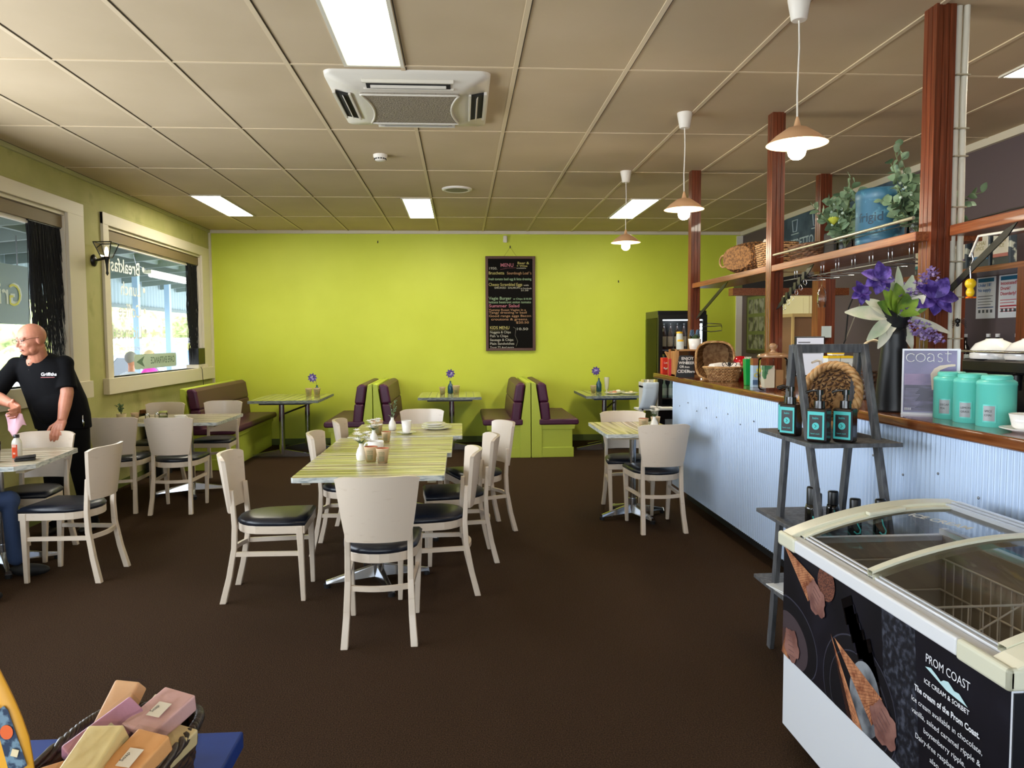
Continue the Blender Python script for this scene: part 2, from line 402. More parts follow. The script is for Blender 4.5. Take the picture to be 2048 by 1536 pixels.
# corner sensor, picture hooks on the back wall
t = thing('motion_sensor', 'small white security sensor under the back wall cornice', 'sensor', (.65, YB, 3.0))
f = M(); f.box((0, -.05, -.03), (.055, .05, .10), 0, (.2, 0, .2)); f.build('housing', white, t, bevel=.01)
f = M(); f.cyl((0, 0, .01), (0, -.04, -.0), .012); f.build('bracket', white, t)
for x, z, lb in ((-1.19, 2.93, 'small dark picture hook high on the lime wall, left of the blackboard'), (2.33, 2.36, 'small dark hook on the lime wall between blackboard and timber post')):
    f = M(); f.box((0, -.006, 0), (.012, .012, .03)); f.box((.0, -.014, -.014), (.012, .02, .006)); f.at()
    o = f.build('picture_hook', blackm); o.location = (x, YB, z); tag(o, lb, 'hook')

# blackboard menu
t = thing('menu_blackboard', 'brown framed blackboard menu with chalk writing hung on lime wall', 'blackboard', (.725, YB-.03, 2.035))
W2, H2 = .365, .69
f = M(); f.bb((-W2+.03, -.005, -H2+.03), (W2-.03, .012, H2-.03)); f.build('slate', mat('slate', '#0c0907', .85, spec=.15), t)
f = M()
for a, b in (((-W2, -H2), (-W2+.04, H2)), ((W2-.04, -H2), (W2, H2)), ((-W2+.04, -H2), (W2-.04, -H2+.04)), ((-W2+.04, H2-.04), (W2-.04, H2))):
    f.bb((a[0], -.018, a[1]), (b[0], .02, b[1]))
f.build('frame', mat('board_frame', '#4a2412', .4), t, bevel=.004)
f = M(); f.tube([(-.09, 0, H2), (0, .02, H2+.13), (.09, 0, H2)], .0015, 5); f.box((0, .02, H2+.135), (.012, .02, .035)); f.build('hanging_cord', blackm, t)
ck = [mat('chalk_white', '#a8a498', .9), mat('chalk_yellow', '#b0a566', .9), mat('chalk_pink', '#b8707f', .9), mat('chalk_green', '#8ca382', .9), mat('chalk_orange', '#a07c5c', .9)]
f = M(); X_, U_ = (1, 0, 0), (0, 0, 1)
def ch(s, u, v, size, m, wd):   # u,v as fractions of the slate, wd the line width as a fraction
    x = -W2+.045+u*(2*W2-.09); z = H2-.045-v*(2*H2-.09)
    b0 = len(f.v); f.text(s, (x, -.0065, z), X_, U_, size, m, .0006)
    xs = [p[0] for p in f.v[b0:]]; k = wd*(2*W2-.09)/max(1e-6, max(xs)-x)
    for i in range(b0, len(f.v)): p = f.v[i]; f.v[i] = (x+(p[0]-x)*k, p[1], p[2])
ch('MENU', .27, .085, .075, 2, .30); ch('Beer &', .66, .055, .05, 1, .27); ch('+ Wine', .64, .085, .04, 1, .25); ch('available', .64, .105, .022, 0, .22)
ch('1950.', 0, .115, .05, 0, .2); ch('Bruschetta', 0, .17, .062, 1, .36); ch('Sourdough Loaf \'s', .42, .17, .055, 4, .56)
ch('fresh tomato basil egg & fetta dressing', 0, .235, .05, 3, .98); ch('Cheesy Scrambled Eggs', 0, .30, .062, 1, .77); ch('with', .8, .30, .03, 0, .12)
ch('SMOKED  SALMON', .13, .33, .035, 0, .58); ch('on Sourdough', .73, .335, .03, 0, .25); ch('21.50', .74, .358, .028, 0, .17)
ch('Vegie Burger', 0, .455, .062, 3, .52); ch('w Chips $18.50', .56, .455, .035, 3, .42); ch('lettuce beetroot onion tomato', 0, .495, .05, 3, .97)
ch('Summer Salad', 0, .54, .062, 2, .7); ch('Yummy Roast Vegies in a', 0, .582, .045, 4, .85); ch('Tangy dressing w basil', 0, .612, .045, 4, .87)
ch('Good range eggs Bacon', 0, .65, .045, 4, .97); ch('croutons & greens.', .05, .688, .045, 4, .85); ch('$20.50', .62, .725, .045, 4, .3)
ch('KIDS MENU', .02, .787, .06, 1, .45); ch('10.50', .62, .80, .05, 0, .28)
for i, s_ in enumerate(("Nuggets & Chips", "Fish 'n Chips", "Sausage & Chips", "Plain Sandwiches", "Toast TS And more")): ch(s_, .02, .835+i*.0435, .05, 0, (.48, .42, .54, .56, .55)[i])
def zz(u, v): return (-W2+.045+u*(2*W2-.09), -.0065, H2-.045-v*(2*H2-.09))
f.tube([zz(.56, .765), zz(.62, .785), zz(.6, .86), zz(.66, .93), zz(.62, .985)], .0016, 4, 0)
f.tube([zz(.27, .115), zz(.45, .1), zz(.63, .095)], .0015, 4, 2); f.tube([zz(.02, .8), zz(.45, .795)], .0015, 4, 1)
f.build('chalk_lettering', ck, t)

# ---------------- pendants ----------------
shade_m = mat('shade_cream', '#e0b083', .5); shade_in = mat('shade_inside', '#e6c79c', .6)
bulbm = mat('bulb_glow', '#ffffff', .4, emit='#fff2d8', es=14)
def pendant(loc, drop, label):
    t = thing('pendant_lamp', label, 'pendant lamp', loc, 0, 'cone pendant lamps over the counter front')
    f = M(); f.lathe((0, 0, 0), [(.032, -.105), (.036, -.10), (.052, -.01), (.052, 0)], 24); f.build('ceiling_rose', white, t)
    f = M(); f.tube([(0, 0, -.1), (.004, 0, -drop*.4), (-.002, .001, -drop*.75), (0, 0, -drop)], .004, 6); f.build('cord', white, t)
    f = M(); f.lathe((0, 0, -drop), [(.138, -.095), (.10, -.06), (.045, -.022), (.018, -.018), (.008, .02), (.004, .03)], 40, 0); 
    f.open = 1; f.lathe((0, 0, -drop-.003), [(.138, -.093), (.10, -.062), (.045, -.026), (.0, -.024)], 40, 1); f.build('lamp_shade', [shade_m, shade_in], t)
    f = M(); f.lathe((0, 0, -drop), [(.026, -.095), (.022, -.03), (.0, -.028)], 20, 0); f.build('lamp_holder', white, t)
    f = M(); f.lathe((0, 0, -drop), [(.0, -.168), (.022, -.163), (.037, -.148), (.042, -.128), (.038, -.108), (.024, -.092)], 24); b = f.build('bulb', bulbm, t)
    l = bpy.data.lights.new('pendant_light', 'POINT'); l.energy = 13; l.color = (1, .86, .66); l.shadow_soft_size = .05
    o = bpy.data.objects.new('pendant_light', l); o.location = (loc[0], loc[1], loc[2]-drop-.19); C.objects.link(o)
pendant((1.57, 3.46, ZC), .57, 'nearest and largest hanging cone pendant lamp, in front of the second timber post')
pendant((1.57, 5.24, ZC), .57, 'middle one of three cone pendant lamps, beside the far timber post')
pendant((1.56, 7.07, ZC), .57, 'farthest cone pendant lamp, in front of the lime back wall')
# ---------------- chairs ----------------
def make_chair():
    t = thing('dining_chair', '', 'chair')
    def legline(pts, w0, w1):
        f = M(); n = len(pts)
        for i in range(n-1):
            a, b = pts[i], pts[i+1]; wa = w0+(w1-w0)*i/(n-1); wb = w0+(w1-w0)*(i+1)/(n-1)
            vs = []
            for p, w_ in ((a, wa), (b, wb)):
                for sx, sy in ((-1, -1), (1, -1), (1, 1), (-1, 1)): vs.append((p[0]+sx*w_/2, p[1]+sy*w_/2, p[2]))
            f.add(vs, [(k, (k+1) % 4, 4+(k+1) % 4, 4+k) for k in range(4)]+([(3, 2, 1, 0)] if i == 0 else [])+([(4, 5, 6, 7)] if i == n-2 else []), 0)
        return f
    for s in (-1, 1):
        legline([(s*.175, .185, 0), (s*.183, .18, .25), (s*.19, .175, .452)], .026, .04).build('leg', chairw, t, bevel=.004)
    for s in (-1, 1):
        legline([(s*.172, -.272, 0), (s*.162, -.235, .15), (s*.156, -.205, .32), (s*.156, -.2, .45), (s*.156, -.206, .56), (s*.155, -.212, .66)], .036, .024).build('leg', chairw, t, bevel=.004)
    # seat outline (rounded at the rear)
    def outline(k=0):
        pts = [(-.2+k*0, .2-k), (.2-k*0, .2-k)]; pts = [(-.205+k, .205-k), (.205-k, .205-k), (.2-k, .05)]
        for i in range(13):
            a = -PI*i/12; pts.append(((.192-k)*math.cos(a), -.03+(.185-k)*math.sin(a)*.98))
        pts.append((-.2+k, .05)); return pts
    f = M(); f.prism(outline(), .405, .452, 'z'); f.build('seat_frame', chairw, t, bevel=.003)
    f = M(); O = outline(-.004); n = len(O); O2 = outline(.012); O3 = outline(.06); O1 = outline(.0)
    vs = [(x, y, .452) for x, y in O1]+[(x, y, .468) for x, y in O]+[(x, y, .486) for x, y in O2]+[(x, y, .494) for x, y in O3]
    f.add(vs, [(j*n+i, j*n+(i+1) % n, (j+1)*n+(i+1) % n, (j+1)*n+i) for j in range(3) for i in range(n)]+[tuple(reversed(range(n))), tuple(range(3*n, 4*n))], 0, True)
    f.build('seat_cushion', navy, t)
    f = M()
    def back(u, v, off):
        z = .525+.335*v; hw = .158+.052*v**.8; x = (2*u-1)*hw
        rnd = 1.0
        y = -.258-.065*((z-.525)/.335)*.8+.062*(x/.2)**2+off
        if v > .93: z -= (abs(2*u-1)**8)*.02
        return (x, y, z)
    nu, nv = 16, 10
    f.grid(lambda u, v: back(u, v, -.012), nu, nv); f.grid(lambda u, v: back(1-u, v, .010), nu, nv)
    for e in (0, 1):
        f.grid(lambda u, v: back(e, v, -.012+.022*(u if e else 1-u)), 1, nv, smooth=False); f.grid(lambda u, v: back(v, e, -.012+.022*(1-u if e else u)), 1, nu, smooth=False)
    o = f.build('backrest', chairw, t)
    for k, s in enumerate((-1, 1, 0)):
        f = M()
        if s: f.box((s*.172, -.012, .285), (.018, .38, .026), 0, (0, 0, s*-.06))
        else:
            f.grid(lambda u, v: (lambda a: ((-.155+.31*a), -.205-.035*math.sin(PI*a)+(.009 if v in (.25, .5) else -.009), .285+(.013 if v in (.5, .75) else -.013)))(u), 12, 4, cv=True, smooth=False)
        f.build('stretcher', chairw, t)
    return t
chair0 = make_chair(); used = []
def chair(x, y, face, label, group=None):
    # face: heading in degrees, 90 = looking away from the camera (+Y), 0 = +X
    rz = math.radians(face-90)
    if not used:
        used.append(1); chair0.location = (x, y, 0); chair0.rotation_euler = (0, 0, rz); chair0['label'] = label
        if group: chair0['group'] = group
        return chair0
    return dup(chair0, (x, y, 0), rz, label, group)
G1 = 'white cafe chairs with dark vinyl seats'
chair(-.43, 3.95, 92, 'white chair at the near end of the long table, its back to the camera', G1)
chair(-1.13, 4.56, 2, 'white chair pulled out at the left front of the long table, seat fully in view', G1)
chair(-.80, 5.48, 0, 'white chair on the left of the long table, second from the front', G1)
chair(-.76, 6.33, 0, 'white chair on the left of the long table, farthest back', G1)
chair(-.20, 4.55, 184, 'white chair on the right of the long table, nearest the camera', G1)
chair(-.06, 5.18, 186, 'white chair on the right of the long table, between two others', G1)
chair(.10, 5.94, 200, 'white chair on the right of the long table, farthest back and turned outward', G1)
chair(-.38, 6.90, 270, 'white chair at the far end of the long table facing the camera', G1)
chair(1.55, 5.94, 93, 'white chair at the small right table, its back to the camera', G1)
chair(1.45, 6.47, 268, 'white chair at the far side of the small right table, facing the camera', G1)
chair(-3.09, 7.02, 96, 'white chair with its back to the camera beside the window wall, left of its twin', G1)
chair(-2.57, 6.96, 92, 'white chair with its back to the camera, right one at the middle left table', G1)
chair(-2.63, 8.18, 268, 'white chair facing the camera beyond the middle left table, by the maroon bench', G1)
chair(-3.20, 8.05, 268, 'white chair facing the camera beyond the middle left table, hard by the window wall', G1)
chair(-2.56, 5.02, 176, 'white chair in the left foreground with its backrest to the right', G1)
chair(-3.07, 5.49, 272, 'white chair whose back the bald man in black leans on', G1)

# ---------------- tables ----------------
planks = ramp_mat('painted_planks', [(.34, '#86804e'), (.41, '#cfcb8a'), (.46, '#e8e2b0'), (.50, '#7d7648'), (.54, '#f0ead0'), (.60, '#a48a66'), (.66, '#93a08c')], 3.0, (.15, 2.8, 1), rough=.25, bump=.06, detail=2, coat=.15, dist=.3)
planks_w = ramp_mat('painted_planks_pale', [(.34, '#6f6a60'), (.40, '#cfc3ac'), (.47, '#94866c'), (.53, '#e2d8c0'), (.59, '#8f8770'), (.66, '#d8cdae')], 3.0, (.15, 3.2, 1), rough=.25, bump=.06, detail=2, coat=.15, dist=.3)
edgem = mat('table_edge_white', '#cdd0cb', .5, noise_=('#8f989a', 18, (1, 1, 6), .45, .65))
def star_base(t, h, r=.33, rot=0, cx=0, cy=0, nm='pedestal'):
    f = M(); f.at((cx, cy, 0), (0, 0, rot)); f.cyl((0, 0, .06), (0, 0, h), .028, n=20); f.cyl((0, 0, .05), (0, 0, .16), .042, .036, n=20); f.build('pedestal_column', chrome, t)
    f = M(); f.at((cx, cy, 0), (0, 0, rot))
    for k in range(4):
        a = k*PI/2; c, s = math.cos(a), math.sin(a); u = Vector((c, s, 0)); v = Vector((-s, c, 0))
        pts = []
        for rr, w_, z0, z1 in ((.03, .03, .035, .11), (r, .018, .022, .045)):
            p = u*rr
            pts += [p+v*w_+Vector((0, 0, z0)), p-v*w_+Vector((0, 0, z0)), p-v*w_*.6+Vector((0, 0, z1)), p+v*w_*.6+Vector((0, 0, z1))]
        f.add(pts, [(0, 1, 5, 4), (1, 2, 6, 5), (2, 3, 7, 6), (3, 0, 4, 7), (7, 6, 5, 4)], 0)
    f.build('star_foot', chrome, t, bevel=.004)
    f = M(); f.at((cx, cy, 0), (0, 0, rot))
    for k in range(4):
        a = k*PI/2; f.cyl((r*.97*math.cos(a), r*.97*math.sin(a), 0), (r*.97*math.cos(a), r*.97*math.sin(a), .026), .02, .022, 10)
    f.build('rubber_glide', blackm, t)
def table(label, x, y, sx, sy, h, mm, rz=0, rot=0, cham=0, bases=((0, 0),), group=None, under=None, r=.33, em=None):
    t = thing('cafe_table', label, 'table', (x, y, 0), rz, group)
    hx, hy = sx/2, sy/2; c = max(cham, .012)
    poly = [(-hx+c, -hy), (hx-c, -hy), (hx, -hy+c), (hx, hy-c), (hx-c, hy), (-hx+c, hy), (-hx, hy-c), (-hx, -hy+c)]
    f = M(); n = 8; f.add([(p[0], p[1], h) for p in poly], [tuple(range(n))], 0)
    f.add([(p[0], p[1], h-.03) for p in poly]+[(p[0], p[1], h) for p in poly], [(k, (k+1) % n, n+(k+1) % n, n+k) for k in range(n)]+[tuple(reversed(range(n)))], 1)
    # separate boards: shallow grooves between planks
    k = -hy+.09
    while k < hy-.03:
        f.bb((-hx+.01, k-.002, h), (hx-.01, k+.002, h+.0008), 2); k += .09+random.uniform(-.015, .03)
    f.build('tabletop', [mm, em or edgem, mat('plank_gap', '#6f6c44', .6)], t)
    f = M(); f.bb((-hx+.05, -hy+.05, h-.05), (-hx+.1, hy-.05, h-.03)); f.bb((hx-.1, -hy+.05, h-.05), (hx-.05, hy-.05, h-.03)); f.bb((-hx+.1, -.03, h-.05), (hx-.1, .03, h-.03))
    f.build('under_frame', under or mat('under_wood', '#b8a98a', .7), t)
    for bx, by in bases: star_base(t, h-.03, r, rot, bx, by)
    return t
GT = 'plank-topped cafe tables on chrome star bases'
table('green plank table nearest the camera in the long centre row, carrying two paper cups', -.54, 4.72, .87, .86, .745, planks, 0, .35, group=GT)
table('green plank table in the middle of the long centre row', -.525, 5.60, .90, .88, .742, planks, 0, .1, group=GT)
table('green plank table at the far end of the long centre row, carrying stacked plates', -.46, 6.50, .92, .90, .745, planks, 0, .2, group=GT)
table('small pale plank table between two chairs, near the corrugated counter', 1.45, 6.27, .87, .62, .765, planks, PI/2*0+PI/2, .35, bases=((0, 0),), group=GT, r=.31)
table('pale plank table at left edge with orange juice, bottle and black wallet', -3.12, 5.23, .74, .88, .75, planks_w, .12, .5, .09, group=GT)
table('pale plank table by the window wall carrying a cup and condiments', -2.82, 7.72, .98, .86, .745, planks_w, .0, .4, bases=((.12, -.1),), group=GT)
def booth_table(label, x, y, sx, sy, h, posts, under):
    t = thing('booth_table', label, 'table', (x, y, 0), 0, 'plank tables in the booths along the lime wall')
    f = M(); hx, hy = sx/2, sy/2
    f.at((0, 0, 0), (0, 0, PI/2)); f.add([(-hy, -hx, h), (hy, -hx, h), (hy, hx, h), (-hy, hx, h)], [(0, 1, 2, 3)], 0)
    f.add([(-hy, -hx, h-.035), (hy, -hx, h-.035), (hy, hx, h-.035), (-hy, hx, h-.035), (-hy, -hx, h), (hy, -hx, h), (hy, hx, h), (-hy, hx, h)], [(0, 1, 5, 4), (1, 2, 6, 5), (2, 3, 7, 6), (3, 0, 4, 7), (3, 2, 1, 0)], 1)
    k = -hx+.1
    while k < hx-.04:
        f.bb((-hy+.01, k-.002, h), (hy-.01, k+.002, h+.001), 2); k += .1
    f.build('tabletop', [ramp_mat('painted_planks_booth', [(.34, '#8d9a55'), (.42, '#d4da86'), (.5, '#6e7a48'), (.57, '#e0e2aa'), (.66, '#9aa07c')], 3, (7, .25, 1), rough=.15, bump=.05, detail=3, coat=.4), mat('booth_edge', '#8e9694', .6, noise_=('#5f6766', 20, (1, 1, 6), .4, .6)), MATS['plank_gap']], t)
    f = M(); f.bb((-hx+.12, -hy+.08, h-.06), (hx-.12, hy-.08, h-.035)); f.build('under_frame', under, t)
    for px, py in posts:
        f = M(); f.cyl((px, py, .05), (px, py, h-.06), .035, n=16); f.cyl((px, py, .04), (px, py, .16), .042, n=16); f.build('column', chrome, t)
    f = M()
    for px, py in posts:
        for s in (-1, 1):
            f = M(); f.add([(px, py-.03, .0), (px, py+.03, .0), (px+s*.38, py+.02, .0), (px+s*.38, py-.02, .0), (px, py-.03, .10), (px, py+.03, .10), (px+s*.38, py+.02, .03), (px+s*.38, py-.02, .03)], [(0, 1, 2, 3), (4, 5, 6, 7), (0, 1, 5, 4), (1, 2, 6, 5), (2, 3, 7, 6), (3, 0, 4, 7)]); f.build('foot', chrome, t)
    if len(posts) > 1:
        f = M(); f.cyl((posts[0][0], posts[0][1], .55), (posts[1][0], posts[1][1], .62), .012); f.build('cross_brace', black, t)
booth_table('booth table at left, between maroon benches, with purple flower bottle', -2.27, 10.26, .88, 1.2, .755, [(-.08, -.32), (.12, .32)], black)
booth_table('booth table in the middle with blue bottle and paper cups', -.16, 10.42, .84, 1.05, .755, [(.02, -.1)], black)
booth_table('booth table at right with dirty plates and folded menu stand beside it', 2.06, 10.40, .82, 1.1, .755, [(-.12, -.3), (.1, .1)], mat('blue_frame', '#12305c', .4))

# ---------------- booth benches ----------------
def bench(label, x, y, s, L):
    # s=+1: seat towards +X; partition plane at local x=0; length L along Y
    t = thing('booth_bench', label, 'bench', (x, y, 0), 0, 'maroon and lime booth benches')
    f = M(); f.bb((s*.02, 0, 0), (s*.53, L, .40)); f.bb((s*.02, -.012, 0), (s*.545, 0, .13)); f.bb((s*.02, -.012, .36), (s*.56, L, .42)); f.build('bench_base', limeb, t, bevel=.006)
    f = M(); f.prism([(0, 0), (s*.135, 0), (s*.135, .40), (s*.055, .955), (0, .965)], -.02, L, 'y'); f.build('side_panel', limeb, t, bevel=.004)
    f = M(); f.prism([(s*.10, .42), (s*.60, .42), (s*.615, .45), (s*.60, .495), (s*.10, .495)], -.03, L, 'y'); f.build('seat_cushion', maroon, t, bevel=.025, seg=4)
    f = M(); f.prism([(s*.135, .46), (s*.25, .47), (s*.225, .72), (s*.105, .715)], -.03, L, 'y'); f.build('back_cushion', maroon, t, bevel=.028, seg=4)
    f = M(); f.prism([(s*.105, .71), (s*.225, .715), (s*.19, .93), (s*.15, .965), (s*.07, .955)], -.03, L, 'y'); f.build('back_cushion', maroon, t, bevel=.028, seg=4)
bench('maroon booth bench facing left, back to back in the left pair', -1.125, 9.52, -1, 1.5)
bench('maroon booth bench facing right, back to back in the left pair', -1.115, 9.52, 1, 1.5)
bench('maroon booth bench facing left, back to back in the right pair below the blackboard', .875, 9.52, -1, 1.5)
bench('maroon booth bench facing right, in the right pair beside the far right booth table', .885, 9.52, 1, 1.5)
bench('single maroon booth bench in the corner under the window, facing right', -3.27, 8.95, 1, 2.0)
t = thing('wooden_ledge', 'short varnished wooden ledge against the window wall beside corner bench', 'shelf', (-3.4, 8.72, 0))
f = M(); f.bb((-.16, -.2, .72), (.08, .2, .76)); f.build('board', redwood, t, bevel=.004)
f = M(); f.bb((-.13, -.15, 0), (.04, .15, .72)); f.build('support', blackm, t)
# ---------------- counter ----------------
CT = 1.165
t = thing('service_counter', 'long bar counter faced with pale blue corrugated iron over a dark kick space', 'counter', (2.0, .4, 0))
f = M(); f.bb((.03, 0, .13), (.42, 6.57, CT-.05)); f.bb((.12, 0, 0), (.42, 6.5, .13), 1); f.build('carcass', [mat('carcass', '#2c2a2a', .7), blackm], t)
f = M(); L = 6.59; N_ = int(L/.032)*8
f.grid(lambda u, v: (.004+.012*abs(math.sin(PI*u*L/.032))**1.6-.006, u*L, .13+v*(CT-.05-.13)), N_, 1, smooth=True)
f.add([(.006, L, .13), (.03, L, .13), (.03, L, CT-.05), (.006, L, CT-.05)], [(0, 1, 2, 3)])
f.build('corrugated_cladding', mat('corrugated_iron', '#c6daf6', .34, .3), t)
f = M(); random.seed(3)
for k in range(26):
    f.ell((-.004, .35+k*.25, .95 if k % 2 else .9), (.004, .006, .006), 0, 8, 6)
f.build('screw_heads', steel, t)['kind'] = 'stuff'
t = thing('counter_top', 'polished dark timber counter top with rounded front edge', 'counter top', (2.0, .4, 0))
f = M(); f.prism([(-.035, 0), (.5, 0), (.5, 7.35), (.1, 7.35), (-.035, 7.2)], CT-.05, CT, 'z'); f.build('slab', topwood, t, bevel=.012, seg=3)
# posts
def post(label, x, y, z0, s=.09):
    t = thing('timber_post', label, 'post', (x, y, z0), 0, 'varnished red timber posts')
    f = M(); h = s/2; g = .004; pts = []
    def side(a, b):
        out = []
        for u in (-1, -.45, -.4, -.3, -.25, .25, .3, .4, .45): out.append(u)
        return out
    prof = [(-1, 0), (-.42, 0), (-.38, 1), (-.30, 1), (-.26, 0), (.26, 0), (.30, 1), (.38, 1), (.42, 0)]
    for k in range(4):
        c_, s_ = round(math.cos(k*PI/2)), round(math.sin(k*PI/2))
        for u, d in prof:
            X_, Y_ = u*h, -(h-d*g); pts.append((X_*c_-Y_*s_, X_*s_+Y_*c_))
    f.prism(pts, 0, ZC-z0, 'z'); f.build('shaft', redwood, t); return t
post('nearest and widest red timber post, floor to ceiling beside white conduits', 2.295, 3.53, CT, .097)
post('second red timber post rising from the counter behind the nearest hanging lamp', 2.225, 5.23, CT)
post('farthest red timber post at the counter end beside the drinks fridge', 2.215, 7.05, CT)
post('red timber post on the far side of the servery, behind the eucalyptus', 3.52, 7.15, 0, .11)
# white conduits
t = thing('conduit_bundle', 'white painted electrical conduits strapped beside the nearest post', 'conduit', (2.382, 3.53, CT))
for k, (dx, dy) in enumerate(((-.012, -.02), (.022, -.028), (.0, .02))):
    f = M(); f.tube([(dx, dy, 0), (dx+.003, dy, .9), (dx-.003*k, dy, 1.5), (dx+.004, dy, ZC-CT)], .015, 10); f.build('conduit', mat('conduit_white', '#dcd6c4', .5, noise_=('#b6ab8c', 10, (1, 1, .4), .62, .75)), t)
for z in (.35, .55, .72, .98, 1.22, 1.35, 1.6): f = M(); f.box((.006, -.012, z), (.068, .075, .006)); f.build('cable_tie', mat('tie', '#a59a80', .7), t)
# overhead shelves
def oshelf(label, y0, y1, z, x0, x1, th=.045):
    t = thing('overhead_shelf', label, 'shelf', (x0, y0, z), 0, 'timber shelves hung between the posts')
    f = M(); f.bb((0, 0, -th), (x1-x0, y1-y0, 0)); f.build('plank', redwood_h, t, bevel=.004); return t
s1 = oshelf('overhead timber shelf between the two far posts, carrying the seagrass basket', 5.275, 7.0, 2.035, 2.18, 2.50)
s2 = oshelf('overhead timber shelf carrying the blue tin, eucalyptus vases and rail', 3.50, 5.18, 2.03, 2.18, 2.52, .045)
s3 = oshelf('overhead timber shelf right of the nearest post, with a black cable on it', 1.7, 3.47, 2.055, 2.33, 2.62, .05)
f = M(); f.tube([(-.01, .0, .065), (-.012, .8, .062), (-.01, 1.62, .065)], .0085, 8); f.build('brass_rail', mat('rail_brass', '#c9c4b0', .3, .7), s2)
f = M(); f.tube([(.0, -.0, .02), (.04, .3, .005), (.06, .9, .004), (.02, 1.4, .012), (.03, 1.68, .006)], .004, 6); f.build('cable', black, s3)
f = M(); f.tube([(.04, .02, -.06), (.04, .9, -.075), (.04, 1.0, -.09), (.04, 1.62, -.07), (.03, 1.66, -.16)], .006, 6); f.build('string_light_wire', white, s3)
def brace(label, p0, p1):
    t = thing('shelf_brace', label, 'bracket', p0, 0, 'black steel shelf braces')
    d = Vector(p1)-Vector(p0); n = Vector((0, -d.z, d.y)).normalized()*.016
    f = M(); q = [Vector((0, 0, 0)), d*.12+n, d*.88+n, d, d*.88-n, d*.12-n]
    f.add([v+Vector((-.003, 0, 0)) for v in q]+[v+Vector((.003, 0, 0)) for v in q], [tuple(reversed(range(6))), tuple(range(6, 12))]+[(k, (k+1) % 6, 6+(k+1) % 6, 6+k) for k in range(6)])
    f.build('bar', black, t); return t, d
brace('black diagonal brace under the far overhead shelf', (2.22, 7.0, 1.70), (2.22, 6.15, 1.99))
bt, d = brace('black diagonal brace hung with bulldog clips under the middle overhead shelf', (2.22, 5.18, 1.72), (2.22, 4.62, 1.985))
for k in range(6):
    f = M(); p = d*(.22+.11*k); f.box((0, p.y, p.z), (.02, .035, .045)); f.build('clip_body', black, bt)
    f = M(); f.tube([(0, p.y-.01, p.z-.02), (.0, p.y-.035, p.z-.05), (.0, p.y-.02, p.z-.065), (0, p.y+.015, p.z-.05), (0, p.y+.005, p.z-.02)], .0016, 5); f.build('clip_wire', chrome, bt)
brace('black diagonal brace right of the nearest post, behind the hanging keyring', (2.31, 3.50, 1.70), (2.31, 3.0, 2.0))
# glass hanger racks under the middle shelf
t = thing('glass_hanger_rack', 'black and chrome stemware rack under the middle overhead shelf', 'rack', (2.30, 3.6, 1.98))
for k in range(8):
    y = .12+k*.19
    f = M()
    for dy in (-.018, .018): f.tube([(0, y+dy, 0), (0, y+dy, -.05), (.02, y+dy, -.062), (.2, y+dy, -.062)], .0028, 6)
    f.build('hanger_wire', chrome, t)
f = M(); f.tube([(-.09, -.05, .1), (-.09, 1.55, .1)], .002, 6); f.tube([(-.06, .0, -.064), (-.06, 1.5, -.064)], .004, 6); f.build('cross_bar', steel, t)
# champagne flutes hanging
gls = glass_mat('clear_glass', (.93, .95, .95, 1), refl=.35)
def flute(label, loc):
    t = thing('champagne_flute', label, 'glass', loc, 0, 'glasses hanging upside down')
    f = M(); f.lathe((0, 0, 0), [(.032, 0), (.03, -.004), (.004, -.012), (.004, -.075)], 18); f.build('stem', gls, t)
    f = M(); f.lathe((0, 0, 0), [(.004, -.075), (.018, -.09), (.026, -.12), (.027, -.16), (.021, -.205), (.0205, -.205), (.026, -.16), (.025, -.12), (.0, -.082)], 18); f.build('bowl', gls, t)
flute('champagne flute hanging upside down under the middle overhead shelf', (2.24, 4.55, 1.915))
t = thing('wire_hook_rack', 'small black wire rack sticking out from the farthest post above the hamper', 'rack', (2.257, 7.03, 1.60))
f = M(); f.tube([(0, 0, .03), (.10, -.05, .03), (.19, -.1, .035), (.19, -.1, -.01), (.10, -.05, -.02), (0, 0, .0)], .004, 6); f.tube([(.06, -.03, .03), (.07, -.05, .06), (.18, -.11, .05), (.19, -.1, .02)], .004, 6); f.build('wire', black, t)
# rear timber beam & things on the far side
t = thing('servery_beam', 'red timber cross beam behind the hanging flute', 'beam', (2.62, 7.12, 1.93))
f = M(); f.bb((0, 0, 0), (1.16, .12, .07)); f.build('plank', redwood_h, t)
f = M(); f.bb((.1, .02, .07), (.95, .25, .2)); f.build('dark_box', black, t)

# ---------------- drinks fridge ----------------
t = thing('drinks_fridge', 'black upright glass-door drinks fridge full of bottles in the back corner', 'fridge', (2.45, 9.25, 0))
FW, FD, FH = .62, .62, 1.86
f = M(); f.bb((0, 0, 0), (FW, FD, .62)); f.bb((0, 0, FH-.09), (FW, FD, FH)); f.bb((.0, FD-.03, .62), (FW, FD, FH-.09)); f.bb((0, 0, .62), (.035, .035, FH-.09)); f.bb((FW-.035, 0, .62), (FW, .035, FH-.09)); f.bb((FW-.02, .035, .62), (FW, FD-.03, FH-.09))
f.build('cabinet', mat('fridge_black', '#0b0c10', .25), t, bevel=.004)
f = M(); f.bb((-.004, .03, .62), (0, FD, FH-.09)); f.build('side_glass', glass_mat('green_glass', (.78, .88, .72, 1), refl=.2), t)
f = M(); f.bb((0, -.03, .62), (.055, 0, FH-.05), 0); f.bb((FW-.055, -.03, .62), (FW, 0, FH-.05), 0); f.bb((.055, -.03, FH-.11), (FW-.055, 0, FH-.05), 0); f.bb((.055, -.03, .62), (FW-.055, 0, .68), 0); dr = f.build('door_frame', black, t)
f = M(); f.bb((.055, -.018, .68), (FW-.055, -.012, FH-.11)); f.build('door_glass', gls, dr)
